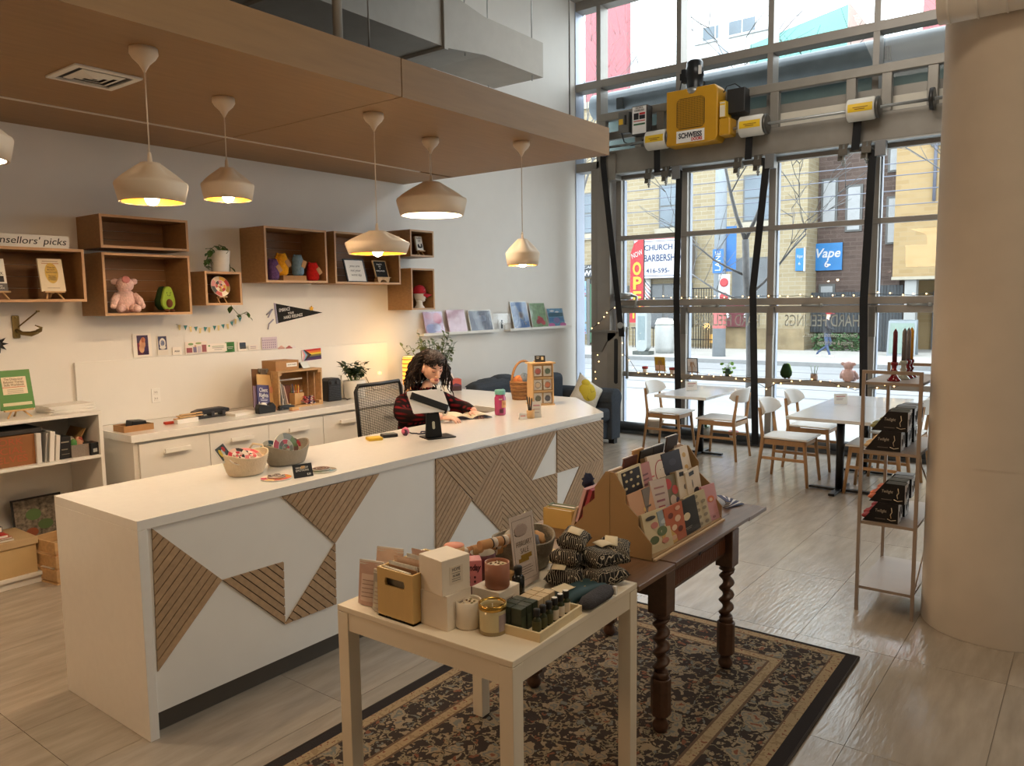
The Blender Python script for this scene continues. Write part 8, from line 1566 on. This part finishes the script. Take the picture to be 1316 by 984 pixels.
CARDS = [  # tier, pixel x0, x1, top pixel y, colour, label, prints, ovals, thickness
 (0, 818, 848, 664, (206, 188, 150), 'cream card with a green and pink garden print, nearest the bags', [], [(.3, .3, .18, .1, (84, 96, 60)), (.65, .45, .2, .12, (96, 110, 70)), (.4, .65, .14, .08, (190, 120, 110)), (.7, .2, .14, .07, (200, 130, 110)), (.3, .85, .2, .05, (60, 56, 50))], .05),
 (0, 845, 862, 657, (150, 160, 164), 'blue and sand landscape card in the front tier', [(0, 1, 0, .4, (206, 164, 90)), (0, 1, .4, .5, (190, 176, 150))], [(.4, .7, .3, .06, (190, 196, 196))], .01),
 (0, 852, 873, 648, (190, 104, 72), 'orange floral card in the front tier', [], [(.3, .75, .14, .08, (120, 60, 50)), (.65, .6, .16, .09, (226, 190, 160)), (.4, .4, .14, .08, (230, 200, 170)), (.7, .3, .14, .08, (110, 56, 48)), (.3, .15, .14, .07, (226, 180, 150)), (.7, .88, .14, .06, (226, 180, 150))], .008),
 (0, 865, 891, 638, (40, 38, 34), 'black card with a pale moon in the front tier', [(.35, .65, .2, .215, (130, 126, 110)), (.4, .6, .16, .175, (130, 126, 110))], [(.5, .52, .15, .11, (222, 206, 170))], .008),
 (0, 881, 905, 627, (196, 180, 146), 'beige card with fine line pattern in the front tier', [], [(.2+.3*(k % 3), .1+.2*(k//3), .1, .05, (140, 126, 100)) for k in range(14)], .045),
 (0, 903, 918, 625, (204, 146, 148), 'pink card with an orange shape at the far end of the front tier', [(.4, .6, .06, .12, (150, 90, 100))], [(.5, .6, .26, .09, (214, 110, 60)), (.5, .58, .12, .05, (226, 190, 160))], .012),
 (1, 803, 831, 625, (206, 158, 124), 'peach card with a candle drawing in the middle tier', [(.35, .75, .0, .28, (156, 80, 64)), (.53, .56, .3, .42, (90, 70, 60))], [(.55, .28, .2, .05, (110, 70, 60)), (.55, .48, .04, .06, (226, 190, 120))], .01),
 (1, 826, 836, 622, (126, 116, 108), 'grey patterned card edge-on in the middle tier', [(.1, .9, .2, .25, (90, 80, 76)), (.1, .9, .5, .55, (90, 80, 76))], [], .02),
 (1, 835, 854, 618, (204, 184, 172), 'pale card with pink block lettering in the middle tier', [(.2, .8, .78, .82, (170, 120, 120)), (.2, .8, .62, .66, (150, 120, 120)), (.25, .75, .45, .5, (150, 90, 100)), (.3, .7, .3, .35, (170, 90, 96))], [], .008),
 (1, 852, 869, 610, (120, 110, 84), 'red and grey floral card in the middle tier', [], [(.3, .8, .3, .14, (190, 60, 56)), (.75, .6, .22, .12, (190, 70, 60)), (.5, .35, .24, .14, (206, 180, 160)), (.8, .3, .14, .1, (80, 72, 96)), (.2, .15, .2, .1, (190, 60, 56))], .01),
 (1, 868, 882, 602, (222, 206, 184), 'cream card with a pinned sprig in the middle tier', [(.2, .6, .84, .95, (34, 32, 32))], [(.6, .55, .16, .07, (120, 110, 100)), (.5, .2, .2, .09, (150, 136, 120))], .008),
 (1, 878, 897, 593, (222, 206, 184), 'cream card with a black berry drawing in the middle tier', [(.25, .6, .84, .95, (34, 32, 32))], [(.6, .35, .2, .1, (50, 46, 46)), (.4, .6, .03, .12, (60, 56, 50))], .008),
 (2, 783, 813, 597, (220, 204, 170), 'cream bordered card with a black floral panel in the top tier', [(.12, .92, .06, .94, (34, 28, 30))], [(.2+.25*(k % 3)+.05*(k % 2), .12+.19*(k//3), .06, .035, (214, 196, 150)) for k in range(14)], .05),
 (2, 814, 833, 590, (196, 142, 142), 'pink card with dark lettering in the top tier', [(.25, .8, .66, .71, (130, 90, 100)), (.25, .8, .52, .57, (130, 90, 100)), (.3, .7, .38, .43, (130, 90, 100))], [], .05),
 (2, 831, 857, 582, (224, 206, 184), 'cream card with a red outlined smiling face in the top tier', [(.0, .2, .3, .34, (206, 110, 100)), (.0, .2, .45, .49, (206, 110, 100))], [(.62, .5, .36, .34, (180, 44, 56)), (.62, .5, .33, .315, (224, 206, 184)), (.55, .58, .02, .012, (60, 40, 40)), (.72, .62, .02, .012, (60, 40, 40)), (.62, .38, .16, .05, (180, 44, 56)), (.62, .40, .15, .045, (224, 206, 184))], .01),
 (2, 851, 872, 572, (44, 42, 56), 'navy card with faint lines in the top tier', [(.3, .7, .3, .31, (80, 78, 92)), (.3, .6, .2, .21, (80, 78, 92))], [(.5, .7, .2, .1, (56, 54, 70))], .02),
 (2, 868, 884, 566, (224, 208, 186), 'cream card with gold leaves in the top tier', [], [(.6, .75, .14, .07, (206, 160, 80)), (.6, .4, .14, .07, (206, 160, 80)), (.4, .15, .12, .05, (206, 160, 80))], .008)]
tier = [(1.635-.188, DZ+.013, .165), (1.635-.125, DZ+.101, .17), (1.635-.066, DZ+.196, .165)]
for t_, x0, x1, yt, rgb, lb_, prs, ovs, th in CARDS:
    y, z, h_ = tier[t_]; tl = .17+.03*(len(lb_) % 4); h_ *= .94+.03*(len(lb_) % 5); yt2 = y+.03
    a, b = at(x0, yt+20, y=yt2).x, at(x1, yt+12, y=yt2).x; w_ = max(.03, (b-a))*1.0; cx2 = max((a+b)/2+.01, 2.838+w_/2)
    o = thing('greeting_card', lb_, 'card', (cx2, y, z), .05*(len(lb_) % 3-1), 'greeting cards in the kraft rack', -tl, .03*(len(lb_) % 5-2))
    part('card', Mb().bx((-w_/2, 0, 0), (w_/2, min(th, .012), h_)), flat('greet_%d_%d_%d' % rgb, rgb, .55, var=.03), o)
    if len(lb_) % 3 or th > .03: part('envelopes', Mb().bx((-w_/2+.002, .013, 0), (w_/2-.002, .036, h_*.97)), flat('envelope_kraft', (156, 130, 96), .7), o)
    blocks(o, [(p_[0]*w_-w_/2, p_[1]*w_-w_/2, p_[2]*h_, p_[3]*h_, p_[4]) for p_ in prs], -.0004)
    for i, p_ in enumerate(ovs): ovals(o, [(p_[0]*w_-w_/2, p_[1]*h_, p_[2]*w_, p_[3]*h_, p_[4])], -.0012-.0004*i)
# cards of the rear side, seen from behind
for k, (x, t_, h_, w_, rgb, nm) in enumerate(((2.90, 2, .155, .105, (196, 168, 140), 'pale card at the near end of the rack\'s rear side'), (3.02, 2, .19, .12, (96, 56, 44), 'brown backed card on the rear side of the rack'), (3.17, 2, .20, .12, (44, 36, 30), 'dark card with a gold print on the rear side of the rack'), (3.29, 2, .20, .11, (40, 32, 28), 'dark card with a pale print on the rear side of the rack'), (3.43, 2, .225, .12, (52, 36, 32), 'tall dark card at the far end of the rack\'s rear side'), (3.50, 2, .17, .08, (206, 180, 160), 'blush card end-on at the far end of the rack'), (3.10, 2, .21, .10, (190, 140, 80), 'kraft envelope standing up behind the dark cards'), (3.56, 2, .15, .08, (110, 30, 28), 'dark red card at the very end of the rack'))):
    o = thing('greeting_card', nm, 'card', (x, 1.635+.036+.008*(k == 6), DZ+.196), 0, 'greeting cards in the kraft rack', .16); part('card', Mb().bx((-w_/2, -.004, 0), (w_/2, .004, h_)), flat('rear_%d_%d_%d' % rgb, rgb, .55), o)
    part('card_edges', Mb().bx((-w_/2, .004, h_-.004), (w_/2, .010, h_)), PAPER, o)
    if k in (2, 3): ovals(o, [(.0, h_*.6, .02, .03, (150, 120, 60) if k == 2 else (170, 140, 110)), (.01, h_*.45, .012, .02, (120, 90, 50))], -.0045)
for k, (y, t_, rgb, nm) in enumerate(((1.80, 1, (170, 60, 70), 'red edged cards sticking out of the rack\'s rear side'), (1.83, 1, (214, 170, 170), 'pale pink cards sticking out of the rack\'s rear side'), (1.87, 0, (206, 180, 150), 'cream cards low on the rack\'s rear side'))):
    o = thing('greeting_card', nm, 'card', (2.90, y-.02, DZ+.101 if t_ else DZ+.013), 0, 'greeting cards in the kraft rack', .3); part('card', Mb().bx((-.06, -.004, 0), (.06, .012, .16)), flat('rear_%d_%d_%d' % rgb, rgb, .55), o)
solo('navy_tassel', 'small navy cloth tuft at the rear edge of the card rack', 'tassel', Mb().ball((0, 0, 0), (.03, .025, .035), 14, 10, mod=knob(6, .25)), flat('navy_cloth', (34, 40, 66), .9), (2.92, 1.80, DZ+.27))
# open card boxes behind, sheets, napkins
def openbox(name, label, x, y, w_, d_, h_, rgb, n=4):
    o = thing(name, label, 'box', (x, y, DZ), .06); m = flat('cardbox_%d_%d' % rgb[:2], rgb, .6)
    for lo, hi in (((-w_/2, -d_/2, 0), (w_/2, d_/2, .004)), ((-w_/2, -d_/2, .004), (-w_/2+.004, d_/2, h_)), ((w_/2-.004, -d_/2, .004), (w_/2, d_/2, h_*.95)), ((-w_/2+.004, -d_/2, .004), (w_/2-.004, -d_/2+.004, h_)), ((-w_/2+.004, d_/2-.004, .004), (w_/2-.004, d_/2, h_))): part('wall', Mb().bx(lo, hi), m, o)
    for k in range(n): part('card', Mb().bx((-w_/2+.012+k*(w_-.03)/n, -d_/2+.008, .004), (-w_/2+.018+k*(w_-.03)/n, d_/2-.008, h_*.92)), PAPER, o)
    return o
openbox('yellow_card_box', 'yellow open card box beside the kraft rack', 3.02, 2.02, .05, .155, .09, (206, 172, 98)); openbox('sage_card_box', 'sage green open card box behind the yellow one', 3.10, 2.05, .06, .15, .085, (150, 156, 130))
solo('pink_leaflet', 'pale pink leaflet lying on the dark table in front of the yellow box', 'leaflet', Mb().bx((-.08, -.05, 0), (.08, .05, .002)), flat('leaflet_pink', (226, 204, 196), .7), (2.85, 2.01, DZ+.0), (0, 0, .5)); solo('cream_cloth', 'cream printed cloth flat under the patterned bags', 'cloth', Mb().bx((-.10, -.07, 0), (.08, .07, .003)), flat('cloth_cream', (206, 186, 140), .8, var=.3, scale=40), (2.66, 1.78, DZ), (0, 0, .3))
nk = thing('napkin_bundle', 'fanned bundle of blue and white striped napkins on the dark table', 'napkins', (3.80, 1.50, DZ-.003), .2)
for k in range(9):
    m_ = Mb(); a = -.5+.13*k; part('napkin', Mb().box((.05, 0, .006+.004*k), (.14, .022, .003), 0, RZ(a)), flat('napkin_white', (222, 220, 222), .8) if k % 2 else flat('napkin_blue', (60, 66, 100), .8), nk)
# ================================================================ CAFE TABLES AND CHAIRS
CHW = flat('chair_white', (236, 236, 234), .4, var=.01); CHB = flat('beech', (164, 126, 86), .5, var=.08, scale=4, stretch=(6, 6, 1))
def chair(label, x, y, rz):
    o = thing('cafe_chair', label, 'chair', (x, y, 0), rz, 'white and beech cafe chairs')
    part('seat', Mb().sheet(lambda u, v: ((2*u-1)*.225*(1-.12*v), -.23+.45*v, .455-.012*(1-(2*u-1)**2)*sin(pi*v)), 10, 8), CHW, o, solid=.018, bev=.004)
    part('backrest', Mb().sheet(lambda u, v: ((2*u-1)*.235, .275-.11*(2*u-1)**2+.025*v, .735+.165*(v-.5)*(1-.7*abs(2*u-1)**5)), 16, 6), CHW, o, solid=.014, bev=.004)
    for s_ in (-1, 1):
        part('leg', Mb().tube([(s_*.175, -.19, .44), (s_*.205, -.235, 0)], [.019, .014], 10), CHB, o)
        part('leg', Mb().tube([(s_*.215, .25, 0), (s_*.19, .205, .44), (s_*.185, .245, .74)], [.014, .019, .014], 10), CHB, o)
        part('side_rail', Mb().bx((s_*.178-.011, -.19, .385), (s_*.178+.011, .21, .435)), CHB, o, bev=.003); part('stretcher', Mb().box((s_*.192, .0, .25), (.018, .43, .028)), CHB, o, bev=.003)
    part('front_rail', Mb().bx((-.175, -.20, .39), (.175, -.178, .435)), CHB, o, bev=.003); part('rear_rail', Mb().bx((-.18, .20, .385), (.18, .222, .43)), CHB, o, bev=.003); return o
chair('white cafe chair on the sofa side of the smaller cafe table', 8.65, 4.16, 0); chair('white cafe chair seen from behind, on the near side of the smaller cafe table', 8.475, 3.42, pi)
chair('white cafe chair nearest the counter at the long cafe table', 7.672, 2.40, 0); chair('white cafe chair closer to the window at the long cafe table', 8.512, 2.42, 0)
chair('white cafe chair behind the metal shelf rack', 7.672, 1.60, pi); chair('white cafe chair by the window, mostly hidden by the column and rack', 8.52, 1.58, pi)
TOPM = flat('table_marble', (226, 228, 230), .15, var=.04, scale=3)
def cafetable(label, x, y, w_, d_):
    o = thing('cafe_table', label, 'table', (x, y, 0)); part('table_top', Mb().bx((-w_/2, -d_/2, .71), (w_/2, d_/2, .74)), TOPM, o, bev=.003); part('column', Mb().cyl((0, 0, .02), (0, 0, .71), .036, 16), BLACKMETAL, o)
    for k in range(4): a = k*pi/2; part('base_foot', Mb().box((.13, 0, .018), (.28, .055, .022), 0, RZ(a)), BLACKMETAL, o, bev=.005)
    part('mount_plate', Mb().bx((-.12, -.12, .695), (.12, .12, .71)), BLACKMETAL, o)
cafetable('smaller white cafe table with one black pedestal', 8.51, 3.70, 1.16, .62)
cafetable('white cafe table with black pedestal, nearer half of the long pair', 7.525, 1.89, .94, .72); cafetable('white cafe table with black pedestal, window half of the long pair', 8.468, 1.89, .94, .72)
for x, y, nm in ((8.475, 3.80, 'small acrylic menu stand on the smaller cafe table'), (8.09, 2.04, 'small acrylic menu stand on the long cafe table')):
    o = thing('menu_stand', nm, 'sign', (x, y, .74), -.75, None, -.1); part('acrylic', Mb().bx((-.075, -.003, 0), (.075, .003, .115)), ACRYLIC, o); part('sheet', Mb().bx((-.07, -.0012, .006), (.07, .0012, .11)), PAPER, o); blocks(o, [(-.05, .05, .08, .088, (190, 120, 120)), (-.05, .03, .062, .066, (170, 150, 150)), (-.05, .02, .05, .054, (170, 150, 150))], -.0036)
    part('foot', Mb().bx((-.075, -.03, 0), (.075, .03, .003)), ACRYLIC, o)
# ================================================================ METAL SHELF RACK BESIDE THE COLUMN
RK = flat('rack_taupe', (158, 142, 128), .45, metal=.2)
ra = thing('shelf_rack', 'slim taupe metal shelf rack beside the round column', 'rack', (4.985, .911, 0)); A_, B_ = .322, .145
for sx in (-1, 1):
    for sy in (-1, 1): part('post', Mb().bx((sx*A_-.009, sy*B_-.009, 0), (sx*A_+.009, sy*B_+.009, 1.395)), RK, ra)
    part('top_bar', Mb().bx((sx*A_-.009, -B_+.009, 1.377), (sx*A_+.009, B_-.009, 1.395)), RK, ra)
for z in (1.318, .928, .517, .135): part('shelf', Mb().bx((-A_, -B_, z-.004), (A_, B_, z+.012)), RK, ra)
part('brace', Mb().cyl((A_, -B_, .53), (-A_, -B_, .93), .004, 6).cyl((-A_, -B_, .13), (A_, -B_, .52), .004, 6), RK, ra)
def taper(label, x, y, hold, cand):
    o = thing('candlestick', label, 'candlestick', (x, y, 1.330), 0); part('stick', Mb().lathe([(.036, 0), (.037, .006), (.022, .022), (.012, .04), (.02, .055), (.012, .068), (.014, .085), (.02, .09), (.02, .105), (.012, .108), (0, .108)], 20), hold, o)
    c2 = thing('taper_candle', label.split(' with ')[1].split(' a ')[-1].replace('a ', '')+' taper candle standing in the '+label.split(' candlestick')[0]+' holder on the rack', 'candle', (x, y, 1.330+.1085), 0); part('wax', Mb().lathe([(.0125, 0), (.012, .165), (.004, .182), (0, .184)], 14), cand, c2); part('wick', Mb().cyl((0, 0, .18), (0, 0, .192), .001, 5), PAPER, c2)
RGL = flat('red_glass', (120, 16, 34), .08, coat=.5); CGL = flat('pale_glass', (190, 200, 196), .08, coat=.5)
gy = flat('wax_grey', (124, 120, 122), .5); taper('dark red candlestick nearest the rack edge with a dark red', 4.78, .925, RGL, flat('wax_maroon', (96, 20, 36), .45)); taper('clear glass candlestick with a grey', 4.90, .90, CGL, gy); taper('second red glass candlestick with a pale grey', 4.98, .893, RGL, flat('wax_grey2', (132, 128, 130), .5)); taper('red glass candlestick farthest back with a yellow', 5.04, .888, RGL, flat('wax_yellow', (222, 160, 40), .5))
KB = flat('carton_black', (22, 20, 22), .4)
def cbox(label, x, y, z, tip):
    o = thing('candle_carton', label, 'box', (x, y, z), 0, 'black candle cartons on the rack'); h_ = .112
    part('carton', Mb().prism([(-.085, 0), (.10, 0), (.015, h_), (-.085, h_)], 0, .082, 'x'), KB, o); part('side_label', Mb().bx((.003, -.0858, .003), (.079, -.085, h_-.003)), flat('carton_side', (206, 200, 194), .5), o); part('chevron', Mb().tube([(.02, -.0862, .07), (.04, -.0862, .03), (.06, -.0862, .09)], .003, 4), KB, o)
    letters('Twilight', .024, flat('script_silver', (190, 180, 166), .4), o, (-.0008, .006, .066), (pi/2, 0, -pi/2), wid=.058, ext=.0003, shear=.2)
    part('candle_print', Mb().tube([(-.001, -.05, .03), (-.001, -.046, .05), (-.001, -.054, .065), (-.001, -.05, .09)], .002, 4).tube([(-.001, -.075, .022), (-.001, -.05, .016), (-.001, -.03, .024)], .002, 4), flat('print_ivory', (222, 206, 180), .5), o); part('small_print', Mb().bx((-.0006, -.02, .018), (0, .035, .022)), flat('print_dim', (110, 102, 96), .5), o)
    for k in range(3): part('candle_tip', Mb().ball((.016+.025*k, .085, .022+.0), (.011, .026, .012), 8, 6), tip, o)
tips = [flat('tip_%d' % k, c, .6) for k, c in enumerate(((150, 150, 96), (226, 190, 140), (206, 110, 70), (150, 40, 40)))]
pos = ('front one', 'second', 'third', 'fourth', 'backmost')
for sh_, z in ((0, .941), (1, .530)):
    for lay in (0, 1):
        for k in range(5 if not sh_ else 4): cbox('black candle carton, '+pos[k]+(' of the upper layer' if lay else ' of the lower layer')+(' on the second shelf' if not sh_ else ' on the third shelf'), 4.69+.095*k+.012*lay, .945-.028*lay+.01*(k % 2), z+lay*.1125, tips[2*sh_+(0 if lay else 1)])
# ================================================================ ON THE WINDOW RAIL
SZ, SX = .83, 9.475
TER = flat('terracotta_red', (150, 44, 40), .7); TEW = flat('terracotta_white', (220, 206, 190), .7)
def redpot(label, x, y, z, s=1):
    o = thing('painted_pot', label, 'pot', (x, y, z)); o.scale = (s, s, s); part('body', Mb().lathe([(.026, 0), (.036, .05), (.032, .05), (.024, .006), (0, .006)], 20, cap=False), TEW, o); part('rim', Mb().lathe([(.036, .048), (.04, .05), (.042, .078), (.036, .078), (.034, .05)], 20, cap=False), TER, o)
redpot('little red rimmed pot on the window rail beside the guide column', SX, 4.93, SZ); redpot('little red rimmed pot on the window rail beside the lift strap', SX, 4.53, SZ); redpot('little red rimmed pot on the floor by the cafe chair', 9.33, 3.62, .04, 1.5)
for y, nm, fr_, im in ((4.70, 'yellow and peach picture on an easel on the window rail', (176, 140, 40), ((190, 150, 40), (226, 180, 150))), (4.235, 'black framed white picture on an easel on the window rail', (40, 44, 50), ((226, 222, 220), (206, 200, 200)))):
    o = thing('easel_picture', nm, 'picture', (SX+.0, y, SZ+.03), pi/2, None, -.15); part('panel', Mb().bx((-.075, -.006, 0), (.075, .006, .19)), flat('panel_%d' % fr_[0], fr_, .5), o); part('image', Mb().bx((-.065, .006, .01), (.065, .007, .18)), flat('image_%d' % im[0][0], im[0], .6), o); part('image_lower', Mb().bx((-.065, .007, .01), (.065, .0075, .08)), flat('image_%d' % im[1][1], im[1], .6), o)
    e_ = thing('mini_easel', 'wooden easel under the '+nm.split(' on an')[0], 'easel', (SX, y, SZ), pi/2)
    for s_ in (-1, 1): part('leg', Mb().cyl((s_*.012, .035, .17), (s_*.06, -.02, 0), .006, 6), CHB, e_)
    part('leg', Mb().cyl((0, .035, .16), (0, .028, 0), .006, 6), CHB, e_); part('ledge', Mb().bx((-.08, -.03, .024), (.08, .0, .032)), CHB, e_)
pi_ = potted('pilea_plant', 'pilea with round leaves in a dark green glass on the window rail', (SX, 3.76, SZ), flat('green_glass', (26, 58, 40), .1, coat=.5), [(.034, 0), (.038, .004), (.04, .05), (.03, .09), (.032, .1)])
random.seed(2)
RL = flat('pilea_leaf', (120, 166, 66), .5, var=.2)
for k in range(13):
    a = 2*pi*k/13*2.3; r = random.uniform(.04, .11); z = random.uniform(.08, .19) if k % 4 else .05; tip = (r*.4*cos(a), r*sin(a), z); part('stalk', Mb().tube([(0, 0, .09), (r*.2*cos(a), r*.5*sin(a), z*.6+.06), tip], .0018, 4), STEM, pi_)
    part('leaf', Mb().lathe([(0, 0), (.024, .002)], 14, 0, TR(*tip) @ RZ(a) @ RX(random.uniform(.6, 1.5)), True, False), RL, pi_)
avocado('plush avocado seen from its dark back on the window rail', (SX, 3.03, SZ), pi/2+.1, 1.0); plush_pig('pale pink plush pig seen from behind on the window rail', (SX, 2.32, SZ), pi/2, .92, .3)
su = potted('succulent', 'upright succulent in a jar of pebbles on the window rail', (SX, 2.70, SZ), flat('pebble_jar', (150, 130, 116), .2, var=.5, scale=60), [(.038, 0), (.041, .003), (.041, .075), (.039, .08)])
random.seed(6); sp_ = []
for k in range(4):
    a = k*1.7; b_ = Vector((.014*cos(a), .02*sin(a), .07)); t_ = b_+Vector((.01*cos(a), .022*sin(a), .10)); part('stem', Mb().tube([b_, t_], .003, 5), STEM, su); sp_ += [(b_.lerp(t_, j/8), j*2.2, .5, 1) for j in range(9)]
leaves(su, sp_, .022, .014, flat('succulent_leaf', (96, 128, 90), .5))
solo('small_figurine', 'tiny cream figurine on the window rail behind the rack', 'figurine', Mb().ball((0, 0, .03), (.02, .022, .03), 12, 8, 0, None, knob(2, .12)).ball((0, 0, .075), .018, 10, 8), flat('figurine', (190, 150, 120), .6), (SX, 1.70, SZ))
solo('phone', 'black phone lying on the window rail beside the pilea', 'phone', Mb().bx((-.03, -.05, 0), (.03, .05, .009)), BLACK, (SX-.01, 3.46, SZ), bev=.003)
wp_ = potted('floor_pot', 'empty white flower pot on the floor under the smaller cafe table', (9.33, 4.70, .04), TEW, [(.085, 0), (.11, .16), (.118, .16), (.118, .19)])
fp_ = potted('floor_plant', 'small green plant in a pale pot on the floor behind the cafe chair', (9.30, 3.98, .04), flat('pot_stone', (190, 188, 180), .6), [(.06, 0), (.072, .13), (.076, .14)])
leaves(fp_, [(Vector((.01*cos(k), .02*sin(k), .13)), k*2.4, .2+.1*(k % 7), 1) for k in range(16)], .14, .04, LEAFD)
# ================================================================ FAIRY LIGHTS
FB = flat('fairy_bulb', (255, 206, 140), .5, emit=5)
bme = Mb().ball((0, 0, 0), .0085, 8, 6).mesh('bulb', FB)
def fairy(label, pts, step, jit=.02, sd=1):
    r_ = random.Random(sd); o = thing('string_lights', label, 'string lights', pts[0]); P0 = Vector(pts[0]); P_ = []
    for a, b in zip(pts, pts[1:]):
        n = max(1, int((Vector(b)-Vector(a)).length/step)); P_ += [Vector(a).lerp(Vector(b), i/n)+Vector((r_.uniform(-.3, .1)*jit, r_.uniform(-1, 1)*jit, r_.uniform(-1, 1)*jit)) for i in range(n)]
    P_.append(Vector(pts[-1])); part('wire', Mb().tube([q_-P0 for q_ in P_], .0035, 5), flat('wire_green', (24, 26, 24), .6), o)
    for i, q_ in enumerate(P_): link('bulb', bme, o, q_-P0+Vector((-.008, r_.uniform(-.02, .02), r_.uniform(-.015, .02))))
gx = FX-.075
fairy('string of fairy lights lying along the hinge rail of the glass door', [(gx+.02, 5.28, 1.83), (gx+.02, 4.4, 1.825), (gx+.02, 3.25, 1.825), (gx+.02, 1.3, 1.83)], .115, .012, 3)
fairy('string of fairy lights hung down the door post by the sofa', [(9.30, 5.24, 1.78), (9.30, 5.48, 1.58), (9.31, 5.66, 1.42), (9.31, 5.60, 1.25), (9.31, 5.57, .95), (9.31, 5.62, .72), (9.31, 5.60, .5)], .085, .012, 4)
fairy('string of fairy lights running from the guide column along the window rail', [(9.26, 5.16, 1.42), (9.25, 5.12, 1.1), (9.30, 5.02, .92), (9.40, 4.97, .80), (9.42, 4.7, .83), (9.41, 4.4, .82), (9.41, 4.32, .72), (9.42, 4.2, .84), (9.42, 3.5, .83), (9.41, 3.25, .72), (9.42, 3.05, .80), (9.42, 2.6, .83), (9.42, 2.2, .76), (9.42, 1.7, .84)], .10, .02, 5)
